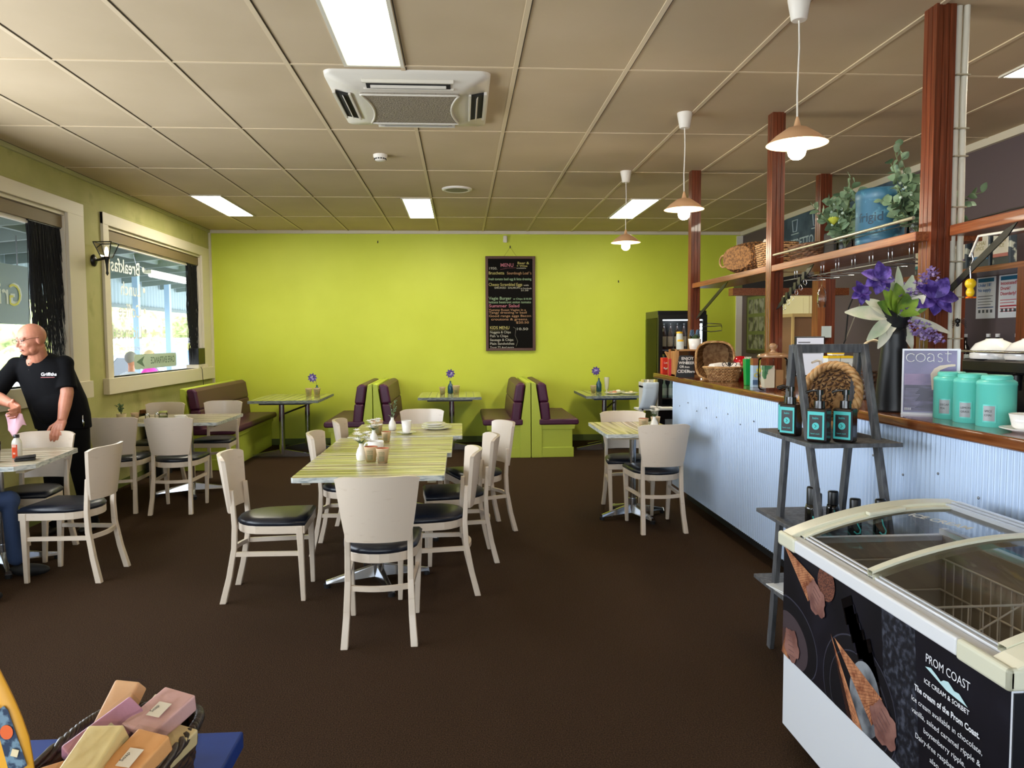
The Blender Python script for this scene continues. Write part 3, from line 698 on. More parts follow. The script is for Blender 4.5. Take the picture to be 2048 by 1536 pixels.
for k, z in enumerate((.75, 1.05, 1.36)):
    f = M(); f.bb((.03, .04, z), (FW-.03, FD-.05, z+.012)); f.build('wire_shelf', chrome, t)
f = M(); f.bb((.1, -.012, .40), (.52, 0, .50)); f.build('badge_plate', mat('plate', '#9aa6ae', .3, .6), t)
f = M(); f.bb((.04, .05, FH-.12), (.58, .1, FH-.1)); f.bb((.56, .05, .7), (.58, .07, 1.7)); f.build('interior_light', mat('fridge_light', '#ffffff', emit='#eaf6ff', es=5), t)
amber = mat('amber_glass', '#3a1a0c', .15, coat=.5); clearb = mat('water_bottle', '#9fb4b0', .1, coat=.5)
def bottle(nm, label, loc, r, h, gm_, lm, cm, group, cat='bottle', lz=(.12, .5)):
    t = thing(nm, label, cat, loc, 0, group)
    f = M(); f.lathe((0, 0, 0), [(r*.9, 0), (r, .008), (r, h*.55), (r*.8, h*.66), (r*.38, h*.76), (r*.34, h*.95), (.0, h*.95)], 16); f.build('bottle_body', gm_, t)
    f = M(); f.open = 1; f.lathe((0, 0, 0), [(r+.001, h*lz[0]), (r+.001, h*lz[1])], 16); f.build('paper_label', lm, t)
    f = M(); f.lathe((0, 0, 0), [(r*.4, h*.92), (r*.4, h), (0, h)], 12); f.build('cap', cm, t); return t
lab_b = mat('label_buff', '#b79f82', .7); lab_w = mat('label_white', '#cfd8d6', .7); goldc = mat('gold_cap', '#c8a03c', .4)
p1 = bottle('beer_bottle', 'leftmost brown bottle with buff label on the top shelf of the drinks fridge', (2.45+.11, 9.25+.12, 1.375), .036, .33, amber, lab_b, black, 'brown bottles on the fridge top shelf')
NTH = ('', 'second', 'third', 'fourth', 'fifth', 'sixth', 'seventh', 'eighth')
for k in range(1, 5): dup(p1, (2.45+.11+k*.085, 9.37, 1.375), .3*k, '%s brown bottle from the left on the fridge top shelf' % NTH[k])
p2 = bottle('water_bottle', 'leftmost clear bottle on the middle shelf of the drinks fridge', (2.45+.11, 9.37, 1.065), .033, .25, clearb, lab_w, goldc, 'clear bottles on the fridge middle shelf')
for k in range(1, 6): dup(p2, (2.45+.11+k*.075, 9.37, 1.065), .2*k, '%s clear bottle from the left on the fridge middle shelf' % NTH[k])
p3 = bottle('soft_drink_bottle', 'leftmost bottle on the bottom shelf of the drinks fridge', (2.45+.12, 9.37, .765), .034, .24, clearb, lab_w, goldc, 'bottles on the fridge bottom shelf')
for k in range(1, 5): dup(p3, (2.45+.12+k*.085, 9.37, .765), .2*k, '%s bottle from the left on the fridge bottom shelf' % NTH[k])

# ---------------- purple wall fittings ----------------
t = thing('photo_collage', 'dark framed collage of black and white photos on the aubergine wall', 'picture', (XR-.02, 10.45, 1.72))
f = M(); f.bb((-.01, -.55, -.42), (.02, .32, .42)); f.build('frame', mat('frame_olive', '#3d3520', .6), t)
f = M(); f.bb((-.013, -.50, -.38), (-.01, .28, .38)); f.build('mount', mat('mount_green', '#6a7343', .7), t)
f = M()
for i in range(4):
    for j in range(3): f.bb((-.016, .06-.19*i, .14-.25*j), (-.013, .22-.19*i, .34-.25*j))
f.build('photos', mat('photo_grey', '#8e8e80', .6, noise_=('#3d3d38', 9, (1, 1, 1), .42, .58)), t)
t = thing('coffee_banner', 'slate blue banner with drawn coffee cups high on the aubergine wall', 'banner', (XR-.015, 9.2, 2.7))
f = M(); f.bb((-.003, -2.3, -.12), (.005, .35, .33)); f.build('panel', mat('banner_blue', '#4a5e70', .7, noise_=('#2f4254', 4, (1, 1, 1), .4, .6)), t)
f = M(); f.text('RISTRETTO  MOCCA  CAPPUCCINO', (-.006, .28, -.06), (0, -1, 0), (0, 0, 1), .15, 0, .002)
for k in range(4):
    y = .1-k*.55; f.tube([(-.006, y, .28), (-.006, y-.03, .14), (-.006, y-.12, .14), (-.006, y-.15, .28), (-.006, y, .28)], .008, 6); f.tube([(-.006, y+.02, .11), (-.006, y-.18, .11)], .008, 6)
f.build('lettering', mat('banner_ink', '#a9bcc6', .7), t)
for k, (y, big, col, lb) in enumerate(((5.88, ('Under 18?', 'No supply'), '#2b6fb0', 'white notice headed Under 18? No supply on the aubergine wall'), (5.625, ('Intoxicated?', 'Drunk?', 'Disorderly?'), '#c0283a', 'white notice with red headings about drunkenness, right of the blue one'))):
    t = thing('wall_notice', lb, 'poster', (XR-.004, y, 1.835), 0, 'liquor licence notices')
    f = M(); f.bb((-.002, -.22, -.17), (.002, 0, .16)); f.build('sheet', mat('paper', '#e6e8ea', .6), t)
    f = M(); f.bb((-.003, -.2, .12), (-.002, -.02, .15), 1); c_ = mat('ink_'+col, col, .6)
    for i, s_ in enumerate(big): f.text(s_, (-.0035, -.02, .085-.04*i), (0, -1, 0), (0, 0, 1), .036, 0, .0006)
    zz0 = .085-.04*len(big)
    for i in range(5): f.bb((-.003, -.19+.02*(i % 2), zz0-.022*i), (-.002, -.02, zz0-.022*i+.005), 0 if k else 2)
    f.bb((-.003, -.2, -.085), (-.002, -.02, -.078), 0)
    for i in range(4): f.bb((-.003, -.19+.045*i, -.125), (-.002, -.165+.045*i, -.1), 2)
    f.build('print', [c_, mat('teal_ink', '#1d6a8c', .6), mat('grey_ink', '#55595e', .7)], t)
# back shelf unit on the right
t = thing('shelf_unit', 'red timber shelf unit at the right edge with packets above notices', 'shelf unit', (3.86, 5.0, 0))
f = M(); f.bb((0, -1.2, 2.0), (.33, 1.35, 2.04)); f.build('shelf_board', redwood_h, t)
f = M(); f.bb((.0, -1.2, 1.18), (.33, 1.35, 1.22)); f.build('bench_board', mat('bench_top', '#3a3431', .4), t)
for y in (1.22, .62): 
    f = M(); f.bb((.0, y, 0), (.06, y+.13, 2.0)); f.build('upright', redwood, t)
f = M(); f.bb((.0, -.35, 0), (.06, .0, 2.0)); f.build('upright', redwood, t)
CH = [('#3e8f93', 6.2, 'chai packet with white card label, leftmost on the back shelf'), ('#7a5f93', 5.95, 'chai packet with purple band, second on the back shelf'), ('#8f6fa5', 5.72, 'chai packet with lilac band, third on the back shelf'), ('#4f86b4', 5.46, 'chai packet with blue band, fourth on the back shelf'), ('#c07a70', 5.25, 'chai packet with pink pattern, rightmost on the back shelf')]
for c_, y, lb in CH:
    t = thing('chai_packet', lb, 'packet', (3.95, y, 2.04), 0, 'chai spice packets on the back shelf')
    f = M(); f.prism([(-.09, 0), (.09, 0), (.085, .2), (.07, .27), (-.07, .27), (-.085, .2)], -.03, .03, 'x'); f.build('pouch', mat('pouch_dark', '#37414a', .35, noise_=('#b0b4a8', 14, (1, 1, 1), .55, .62)), t, bevel=.008)
    f = M(); f.bb((-.034, -.075, .07), (-.03, .075, .24), 0); f.bb((-.035, -.075, .06), (-.03, .075, .085), 1); f.text('CHAI', (-.0355, .05, .165), (0, -1, 0), (0, 0, 1), .045, 2); f.text('SPICE', (-.0355, .052, .13), (0, -1, 0), (0, 0, 1), .038, 2); f.build('card_label', [mat('card_cream', '#e4dfcf', .7), mat('band_'+c_, c_, .6), mat('chai_gold', '#a39a55', .6)], t)
wine = mat('wine_glass_dark', '#14100f', .15, coat=.5); capw = mat('cap_silver', '#c9c9cc', .4)
p = bottle('wine_bottle', 'leftmost dark wine bottle with silver cap behind the white bowls', (4.03, 6.33, 1.222), .038, .32, wine, lab_w, capw, 'wine bottles along the back bench')
for k, y in enumerate((6.2, 6.08, 5.94, 5.72, 5.5, 5.36, 5.2)): dup(p, (4.03-.03*(k % 2), y, 1.222), .4*k, '%s dark wine bottle from the left behind the white bowls' % NTH[k+1])
# espresso machine and bowls
t = thing('espresso_machine', 'black espresso machine behind the aqua tins', 'coffee machine', (2.9, 3.4, .9))
f = M(); f.bb((0, -.5, 0), (.6, .75, .14)); f.bb((.1, -.5, .14), (.6, .75, .5)); f.bb((-.02, -.5, .42), (.6, .75, .5)); f.build('body', mat('machine_black', '#101114', .25), t, bevel=.015)
f = M(); f.tube([(-.03, -.5, .54), (-.03, .75, .54)], .008, 8); f.build('cup_rail', chrome, t)
for y in (-.2, .35): f = M(); f.cyl((.0, y, .42), (.0, y, .34), .035); f.cyl((0, y, .36), (-.14, y, .35), .012); f.build('group_handle', black, t)
t = thing('work_bench', 'dark work bench behind the bar counter', 'bench', (2.8, 3.4, 0))
f = M(); f.bb((-.24, -2.4, .86), (.55, 2.25, .9)); f.build('bench_top', steel, t)
f = M(); f.bb((-.2, -2.4, 0), (.52, 2.2, .86)); f.build('cupboard', blackm, t)
bowl0 = None
for k, (x, y, z, lb) in enumerate(((2.98, 4.02, 1.4, 'upturned white china bowl with pinkish glaze on the espresso machine, left one'), (3.0, 3.77, 1.4, 'upturned white china bowl on the espresso machine, middle one'), (2.98, 3.5, 1.4, 'upturned white china bowl on the espresso machine, right one'))):
    if bowl0 is None:
        f = M(); f.lathe((0, 0, 0), [(.115, 0), (.12, .01), (.115, .05), (.09, .085), (.045, .105), (.04, .112), (.0, .112)], 28); bowl0 = f.build('china_bowl', china); o = bowl0
    else: o = bowl0.copy(); C.objects.link(o)
    o.location = (x, y, z); tag(o, lb, 'bowl', 'white bowls warming on the espresso machine')
# hanging keyring duck-like charm -> plain yellow charm
t = thing('key_charm', 'small yellow plastic charm hanging from a chain under the right shelf', 'keyring', (2.31, 3.28, 1.835))
f = M(); f.tube([(0, 0, .07), (.01, 0, .04), (-.004, 0, .0), (0, 0, -.05)], .003, 6); f.build('chain', chrome, t)
f = M(); f.ell((0, 0, -.07), (.025, .02, .024)); f.ell((0, 0, -.11), (.019, .017, .022)); f.build('charm', mat('charm_yellow', '#efc51e', .35), t, fuse=.003, fsm=2)
f = M(); f.box((-.01, -.004, -.133), (.016, .02, .007)); f.box((.012, -.004, -.133), (.016, .02, .007)); f.build('charm_foot', mat('charm_orange', '#e0701c', .4), t)
# ---------------- ice cream freezer ----------------
wp = mat('freezer_white', '#dfe3ea', .3); rim = mat('freezer_rim', '#d9d8c2', .35)
FX0, FX1, FY0, FY1 = 1.205, 1.835, 1.535, 2.70
t = thing('ice_cream_freezer', 'white chest freezer with curved sliding glass lids and dark ice cream artwork', 'freezer', (FX0, FY0, 0))
FWX, FLY = FX1-FX0, FY1-FY0
f = M()
f.bb((0, 0, .06), (.03, FLY, .76)); f.bb((FWX-.03, 0, .06), (FWX, FLY, .80)); f.bb((.03, 0, .06), (FWX-.03, .03, .76)); f.bb((.03, FLY-.03, .06), (FWX-.03, FLY, .78)); f.bb((.03, .03, .06), (FWX-.03, FLY-.03, .22))
f.build('cabinet', wp, t, bevel=.004)
f = M(); f.bb((.005, -.004, .06), (FWX, 0, .74)); f.build('end_panel', mat('freezer_end_black', '#0c0c10', .4), t)
for cx in (.06, FWX-.06):
    for cy in (.07, FLY-.07): f = M(); f.cyl((cx-.012, cy, .03), (cx+.012, cy, .03), .03, n=16); f.box((cx, cy, .055), (.04, .04, .012)); f.build('castor', blackm, t)
def top(u):   # height of the arched lid across the width
    return .79+.115*math.sin(min(1, u*1.05)*PI*.56)**.85 if u > 0 else .79
def rim_strip(y0, y1, dz=0, a=0, b=1, n=20):
    f = M()
    f.grid(lambda u, v: (((a+(b-a)*u)*(FWX+.02)-.01), [y0, y1, y1, y0][int(round(v*4)) % 4], top(a+(b-a)*u)+dz+[.006, .006, -.03, -.03][int(round(v*4)) % 4]), n, 4, cv=True, smooth=False); return f
rim_strip(-.015, .06).build('end_rim', rim, t, bevel=.003)
rim_strip(FLY-.06, FLY+.015).build('end_rim', rim, t, bevel=.003)
f = M(); f.bb((-.02, .16, .755), (.0, FLY-.12, .80)); f.bb((0, .06, .765), (.035, FLY-.06, .795)); f.build('front_rim', mat('freezer_rim_white', '#e4e6ea', .35), t, bevel=.006, seg=3)
f = M(); f.bb((-.022, -.018, .75), (.0, .16, .802)); f.bb((-.022, -.018, .75), (.12, -.0, .802)); f.build('corner_cap', rim, t, bevel=.010, seg=3); f = M(); f.bb((-.022, FLY-.12, .75), (.0, FLY+.018, .802)); f.build('corner_cap', rim, t, bevel=.010, seg=3)
f = M()
for k in range(3): f.bb((FWX-.045+.02*k, .06, top(1)-.03), (FWX-.033+.02*k, FLY-.06, top(1)+.004+.004*k))
f.build('rear_track', mat('freezer_track', '#c9ced6', .3, .3), t)
f = M()
for k in range(2): f.bb((.038+.014*k, .06, .775), (.045+.014*k, FLY-.06, .80+.004*k))
f.build('front_track', mat('freezer_rim_white', '#fff', .3), t)
fg = glass_mat('lid_glass', (.86, .86, .84, 1), refl=.25, rough=.01)
def lid(y0, y1, dz, nm):
    f = M(); f.grid(lambda u, v: ((.05+.9*u)*FWX, y0+(y1-y0)*v, top(.05+.9*u)+dz), 24, 1); g = f.build(nm, fg, t)
    for yy in (y0, y1-.028):
        f = M(); f.grid(lambda u, v: ((.05+.9*u)*FWX, yy+[0, .028, .028, 0][int(round(v*4)) % 4], top(.05+.9*u)+dz+[.008, .008, -.008, -.008][int(round(v*4)) % 4]), 24, 4, cv=True, smooth=False); f.build('lid_frame', rim, g)
    return g
lid(.62, FLY-.06, -.012, 'glass_lid'); lid(.06, .65, .004, 'glass_lid')
f = M(); f.box((.34, FLY-.085, top(.55)+.0), (.14, .03, .014), 0, (0, -.12, 0)); f.build('lid_handle', rim, t, bevel=.004)
f = M(); f.text('ICE CREAM', (.36, .98, top(.6)+.004), (.25, -.7, 0), (.9, .3, .1), .045, 0, .001); f.build('lid_lettering', mat('frosted', '#c9cccb', .5), t)
# interior: liner, wire baskets, tubs
f = M(); f.bb((.03, .03, .22), (.034, FLY-.03, .75)); f.bb((FWX-.034, .03, .22), (FWX-.03, FLY-.03, .78)); f.bb((.034, FLY-.034, .22), (FWX-.034, FLY-.03, .76)); f.build('liner', mat('liner', '#b3aa9b', .5), t)
f = M()
for y in (.62, .06, FLY-.05):
    for z in (.70, .58): f.tube([(.05, y, z), (FWX-.05, y, z)], .004, 6)
for x in (.05, FWX-.05):
    for z in (.70, .58): f.tube([(x, .06, z), (x, FLY-.05, z)], .004, 6)
for k in range(12): f.tube([(.05+k*.048, .62, .70), (.05+k*.048, .62, .48)], .0025, 5)
for k in range(22): f.tube([(FWX-.05, .08+k*.048, .70), (FWX-.05, .08+k*.048, .48)], .0025, 5)
f.tube([(.3, .62, .58), (FWX-.05, .62, .74)], .003, 5)
f.build('wire_basket', mat('basket_wire', '#d8d3c8', .4), t)
tubc = [('#c98f72', 'pink swirl'), ('#8c5f43', 'chocolate'), ('#d8b48c', 'caramel'), ('#e2c9a4', 'vanilla'), ('#a8735a', 'brown'), ('#cfa084', 'pale pink')]
for k, (x, y) in enumerate(((.2, .2), (.42, .2), (.2, .45), (.43, .44), (.2, .8), (.43, .82))):
    tt = thing('ice_cream_tub', 'round tub of %s ice cream inside the glass-topped freezer, %s' % (tubc[k][1], ('front row nearest', 'rear row nearest', 'front row middle', 'rear row middle', 'front row far end', 'rear row far end')[k]), 'tub', (FX0+x, FY0+y, .22), 0, 'tubs of ice cream in the chest freezer')
    f = M(); f.lathe((0, 0, 0), [(.082, 0), (.098, .30), (.102, .302), (.102, .315), (.095, .315), (.08, .02), (.0, .02)], 26); f.build('tub_body', mat('tub_card', '#c4a386', .6), tt)
    f = M(); f.grid(lambda u, v: (.093*u*math.cos(2*PI*v), .093*u*math.sin(2*PI*v), .30+.02*noise.noise((u*3*math.cos(2*PI*v)+k*7, u*3*math.sin(2*PI*v), 0))), 10, 24, cv=True); f.build('ice_cream', mat('gelato%d' % k, tubc[k][0], .6), tt)
# artwork panel on the long side (u along the side from far corner towards the camera, in metres; z up)
AZ0, AZ1 = .335, .752; XA = -.003
f = M(); f.bb((XA, .0, AZ0), (0, FLY, AZ1)); f.build('artwork_panel', ramp_mat('art_dark', [(.35, '#0b0b12'), (.6, '#15141d'), (.8, '#23232e')], 5, rough=.35, bump=0), t)
def pz(px, py):
    # artwork coordinates (0..1 along the side from the far end, 0..1 from the top)
    return (FLY*(1-px), AZ1-(AZ1-AZ0)*py)
def flat(f, pts, m, d): 
    n = len(pts); f.add([(XA-d, *pz(*p)) for p in pts], [tuple(range(n))], m)
def ellp(cx, cy, rx, ry, n=40, a0=0, a1=2*PI): return [(cx+rx*math.cos(a0+(a1-a0)*i/n), cy+ry*math.sin(a0+(a1-a0)*i/n)) for i in range(n)]
f = M()
# slate speckle band
flat(f, [(.56, .003), (.70, .003), (.735, .99), (.60, .99)], 4, .0004)
# dark plates with pale rims
def clipx(ps): return [(max(0.003, min(.995, x)), max(.003, min(.997, y))) for x, y in ps]
for i_, (cx, cy, rx, ry, m_) in enumerate(((.05, .80, .19, .36, 6), (.05, .80, .185, .345, 5), (.05, .83, .13, .25, 8), (.46, .80, .185, .45, 6), (.46, .80, .181, .438, 5), (.465, .82, .15, .36, 6), (.465, .82, .147, .35, 5), (.50, .75, .075, .27, 7))):
    flat(f, clipx(ellp(cx, cy, rx, ry)), m_, .0006+.0003*i_)
f.build('plate_art', [mat('a0', '#b3714a', .6), mat('a1', '#7a4630', .6), mat('a2', '#a98078', .5), mat('a3', '#6b3a28', .9), ramp_mat('art_slate', [(.35, '#101119'), (.5, '#1e2029'), (.7, '#4a4e5c')], 60, rough=.4, bump=0, detail=10), mat('a5', '#0d0d14', .4), mat('a6', '#3a3a46', .3), mat('a7', '#8d9298', .5, noise_=('#3a3d45', 12, (1, 1, 1), .35, .65)), mat('a8', '#3c2f35', .6)], t)
wafer = ramp_mat('waffle', [(.3, '#8a4a2c'), (.6, '#c98a60')], 40, rough=.6, bump=0)
def cone(tip, base, hw, nm, scoop=None, cocoa=False):
    # waffle cone: tip and base in artwork coordinates, half width at the base in metres
    ty, tz = pz(*tip); by, bz = pz(*base); d = Vector((0, by-ty, bz-tz)); L = d.length; d.normalize(); n = Vector((0, -d.z, d.y)); o = Vector((XA-.004, ty, tz))
    f = M()
    def cl(v): v = Vector(v); v.y = max(.002, min(FLY-.002, v.y)); v.z = max(AZ0+.002, min(AZ1-.002, v.z)); return v
    f.add([cl(o), cl(o+d*L+n*hw), cl(o+d*(L+.012)), cl(o+d*L-n*hw)], [(0, 1, 2, 3)], 0)
    for k in range(4, 26):
        a = L*k/26; wv = hw*k/26
        for s in (-1, 1):
            p = o+d*a+n*s*wv-Vector((.0006, 0, 0)); b = min(L, a+2.2*wv); wb = hw*b/L; q = o+d*b-n*s*wb*.9-Vector((.0006, 0, 0)); e = d*.0013
            f.add([cl(p), cl(q), cl(q+e), cl(p+e)], [(0, 1, 2, 3)], 1)
    if scoop:
        c_ = o+d*(L+scoop*.55)-Vector((.001, 0, 0)); pts = []
        for i in range(36):
            a = 2*PI*i/36; r = 1+.10*math.sin(5*a)+.05*math.sin(11*a+1); pts.append(cl(c_+d*math.cos(a)*scoop*.9*r+n*math.sin(a)*hw*1.02*r))
        f.add(pts, [tuple(range(36))], 2)
        for i in range(5):
            q = c_+n*hw*(-.6+.3*i)-Vector((.0008, 0, 0)); f.add([cl(q-d*scoop*.4), cl(q-d*scoop*.4+n*.004), cl(q+d*scoop*.3+n*.006), cl(q+d*scoop*.3+n*.003)], [(0, 1, 2, 3)], 3)
    f.build(nm, [wafer, mat('waffle_line', '#6d3a22', .6), mat('scoop_pink', '#93695f', .5, noise_=('#6e4740', 12, (1, 1, 1), .4, .6)), mat('scoop_crease', '#71504c', .6)], t)
cone((.008, -.01), (.198, .235), .052, 'cone_art', .075)
cone((-.20, .98), (.045, .86), .058, 'cone_art', .065)
cone((.319, .465), (.47, 1.10), .034, 'cone_art')
cone((.339, .474), (.558, .765), .058, 'cone_art', .075)
f = M(); flat(f, ellp(.285, .10, .05, .14), 0, .003); f.build('cocoa_art', ramp_mat('cocoa', [(.4, '#3a1c14'), (.6, '#7a4734')], 200, rough=.9, bump=0), t)
f = M(); random.seed(5)
for k in range(9):
    cx, cy = .40+.016*k, .12+.045*k+random.uniform(-.03, .05); flat(f, [(cx-.03, cy), (cx+.02, cy-.08), (cx+.05, cy+.1), (cx, cy+.17)], k % 2, .0025)
f.build('chocolate_shard_art', [mat('shard', '#060609', .2), mat('shard2', '#1b1b25', .25)], t)
f = M(); Xd, Up = (0, -1, 0), (0, 0, 1); lx = XA-.003
def tx(s, px, py, size, off=0, sx=1): y, z = pz(px, py); f.text(s, (lx, y, z), Xd, Up, size, 0, off, 'LEFT', sx)
def fit(s_, u0, u1, v, size, off=0):
    y, z = pz(u0, v); b0 = len(f.v); f.text(s_, (lx, y, z), Xd, Up, size, 0, off); L_ = y-min(p[1] for p in f.v[b0:]); k = (u1-u0)*FLY/L_
    for i in range(b0, len(f.v)): p = f.v[i]; f.v[i] = (p[0], y+(p[1]-y)*k, p[2])
fit('PROM COAST', .745, .893, .165, .032)
mts = [(.745, .20), (.765, .185), (.785, .205), (.80, .225), (.81, .205), (.825, .195), (.845, .225), (.86, .22), (.875, .245), (.888, .265)]
flat(f, mts+[(.82, .255)], 1, .003)
fit('ICE CREAM & SORBET', .742, .893, .305, .017, .0002); fit('The cream of the Prom Coast.', .708, .925, .395, .022, .0006)
fit('Ice cream available in chocolate,', .697, .934, .475, .020); fit('vanilla, salted caramel ripple &', .70, .93, .55, .020); fit('boysenberry ripple.', .745, .885, .625, .020); fit('Dairy-free raspberry sorbet', .715, .92, .70, .020); fit('also available.', .77, .88, .775, .020)
f.build('lettering', [mat('ink_white', '#e6e8ee', .5), mat('ink_ice', '#bfe0e6', .5)], t)

# ---------------- grey A-frame ladder shelf ----------------
gw = ramp_mat('grey_timber', [(.3, '#37383b'), (.5, '#505155'), (.7, '#66686b')], 8, (6, 6, 1), rough=.6, bump=.1)
t = thing('ladder_shelf', 'grey timber A-frame ladder shelf standing between counter and freezer', 'shelf', (1.66, 3.3, 0))
def plank(f, a, b, w_, d_):
    a = Vector(a); b = Vector(b); dd = (b-a).normalized(); X_ = Vector((1, 0, 0)); Y_ = dd.cross(X_).normalized(); vs = []
    for p in (a, b):
        for sx, sy in ((-1, -1), (1, -1), (1, 1), (-1, 1)): vs.append(p+X_*sx*w_/2+Y_*sy*d_/2)
    f.add(vs, [(0, 1, 5, 4), (1, 2, 6, 5), (2, 3, 7, 6), (3, 0, 4, 7), (3, 2, 1, 0), (4, 5, 6, 7)])
for sx, yb, yf in ((-.155, .22, -.50), (.155, .26, -.46)):
    for yy, o in ((yb, .0), (yf, .0)):
        f = M(); xo = sx+(.0 if yy == yb else .0); plank(f, (xo, yy, 0), (xo, .02 if yy > 0 else -.02, 1.49), .022, .042); f.build('leg', gw, t, bevel=.002)
f = M(); f.bb((-.165, -.018, 1.455), (.175, .018, 1.495)); f.build('top_bar', gw, t, bevel=.002)
for z, y0, y1 in ((1.06, -.27, .30), (.66, -.36, .31), (.32, -.42, .33)):
    f = M(); f.bb((-.20, y0, z), (.20, y1, z+.018)); f.build('shelf_board', gw, t, bevel=.002)
t = thing('paper_stack', 'few white sheets lying on the lowest ladder shelf', 'paper', (1.54, 3.36, .338))
f = M(); f.box((0, 0, .002), (.15, .22, .004), 0, (0, 0, .1)); f.box((.01, -.01, .006), (.15, .22, .003), 0, (0, 0, .25)); f.build('sheets', mat('paper', '#fff', .6), t)
# amenity bottles
amb = mat('amber_plastic', '#1c0f0a', .2, coat=.4); turq = mat('turquoise_label', '#49c2c0', .5)
def pump(label, x, y, rz):
    t = thing('pump_bottle', label, 'bottle', (x, y, 1.078), rz-.8, 'square amber pump bottles on the ladder shelf')
    f = M().at((0, 0, 0), (0, 0, 0), 1.18); f.box((0, 0, .062), (.072, .05, .124)); f.build('bottle_body', amb, t, bevel=.01, seg=3)
    f = M().at((0, 0, 0), (0, 0, 0), 1.18); f.bb((-.031, -.0262, .012), (.031, -.0255, .112), 0); f.bb((-.024, -.0268, .02), (.024, -.0262, .10), 1); f.cyl((0, -.0268, .06), (0, -.0275, .06), .013, n=20, m=0); f.text('balm', (-.012, -.028, .085), (1, 0, 0), (0, 0, 1), .012, 0); f.text('hand wash', (-.018, -.028, .03), (1, 0, 0), (0, 0, 1), .008, 0); f.tube([(-.004, -.028, .066), (.003, -.028, .06), (-.003, -.028, .054)], .001, 5, 1); f.build('front_label', [turq, black], t)
    f = M().at((0, 0, 0), (0, 0, 0), 1.18); f.cyl((0, 0, .124), (0, 0, .15), .02, .019, 20); f.build('collar', mat('gloss_black', '#08080a', .12, coat=.5), t)
    f = M().at((0, 0, 0), (0, 0, 0), 1.18); f.cyl((0, 0, .15), (0, 0, .175), .008); f.cyl((0, 0, .172), (0, 0, .19), .013); f.tube([(0, 0, .186), (-.02, -.012, .188), (-.042, -.02, .18)], .005, 8); f.build('pump_head', MATS['gloss_black'], t)
pump('amber pump bottle on the ladder shelf, left foreground pair, its left one', 1.525, 3.10, -.1)
pump('amber pump bottle on the ladder shelf in front of the wicker basket, front left', 1.635, 3.09, -.1)
pump('amber pump bottle on the ladder shelf, rearmost left beside the grey leg', 1.50, 3.32, -.2)
pump('amber pump bottle on the ladder shelf, second of the rear left pair', 1.535, 3.42, -.1)
for k, (x, y, lb) in enumerate(((1.50, 3.10, 'tall black foamer bottle at the left of the middle ladder shelf'), (1.55, 3.16, 'black foamer bottle with turquoise swirl, second on the middle ladder shelf'), (1.60, 3.28, 'black foamer bottle at the back of the middle ladder shelf'), (1.645, 3.20, 'black foamer bottle behind the front ladder leg, middle shelf'), (1.66, 3.04, 'shorter black foamer bottle right of the front ladder leg'), (1.76, 3.02, 'single black foamer bottle at the right of the middle ladder shelf'))):
    t = thing('foamer_bottle', lb, 'bottle', (x, y, .678), 0, 'black foamer bottles on the middle ladder shelf')
    h = (1.25 if k == 0 else 1.0)
    f = M(); f.lathe((0, 0, 0), [(.026, 0), (.028, .004), (.028, .09*h), (.024, .105*h), (.0, .11*h)], 20); f.build('bottle_body', MATS['gloss_black'], t)
    f = M(); f.lathe((0, 0, 0), [(.0225, .106*h), (.0225, .160*h), (.020, .165*h), (.0, .166*h)], 20); f.build('cap', black, t)
    f = M(); f.tube([(-.008, -.0285, .085), (-.002, -.0295, .06), (.012, -.0265, .035), (.008, -.028, .022), (-.006, -.029, .02), (-.016, -.0245, .03)], .003, 5); f.build('swirl', turq, t)

# ---------------- woven shells ----------------
def weave(f, path, z0, z1, flare, nrow, ncol, amp=.004, m=0, floor=True, rimr=.007, wobble=0):
    """path(t)->(x,y) closed outline at unit scale; flare(v)->scale at height fraction v"""
    N_ = ncol*2
    def P(u, v):
        x, y = path(u); s = flare(v); k = v*nrow; i = int(k+1e-6)
        a = amp*math.sin(PI*u*ncol*1.0+(PI if i % 2 else 0))*math.sin(PI*(k-i))**.5 if 0 < v < 1 else 0
        r = math.hypot(x, y)+1e-9
        return (x*(s+a/r), y*(s+a/r), z0+(z1-z0)*v+(wobble*math.sin(2*PI*u*3) if v > .9 else 0))
    nv = nrow*3
    f.grid(P, N_*2, nv, m, cu=True)
    f.grid(lambda u, v: tuple(c*.97 if i < 2 else c for i, c in enumerate(P(u, v))), N_*2, nv, m, cu=True)
    n_ = N_*2*nv; b_ = len(f.mi)-2*n_
    for q in range(2*n_):
        i, j = divmod(q % n_, nv); off = 2 if (j//3) % 2 else 0
        if j % 3 == 2 or (i+off) % 4 == 0 and j % 3 != 1: f.mi[b_+q] = m+1
    if floor:
        pts = [path(i/48) for i in range(48)]; s = flare(0)
        f.add([(p[0]*s, p[1]*s, z0+.002) for p in pts], [tuple(range(48))], m)
def braid(f, path, z, s, r, turns, m=0, n=240, amp=None):
    amp = amp or r*.9
    for k in range(3):
        pts = []
        for i in range(n):
            u = i/n; x, y = path(u); ph = 2*PI*turns*u+2*PI*k/3; q = math.hypot(x, y); 
            pts.append((x*s*(1+amp*math.cos(ph)/q), y*s*(1+amp*math.cos(ph)/q), z+amp*math.sin(ph)))
        f.tube(pts, r, 6, m, True)
def rr(hx, hy, p=3.0): return lambda u: (lambda c, s: (hx*abs(c)**(2/p)*(1 if c >= 0 else -1), hy*abs(s)**(2/p)*(1 if s >= 0 else -1)))(math.cos(2*PI*u), math.sin(2*PI*u))
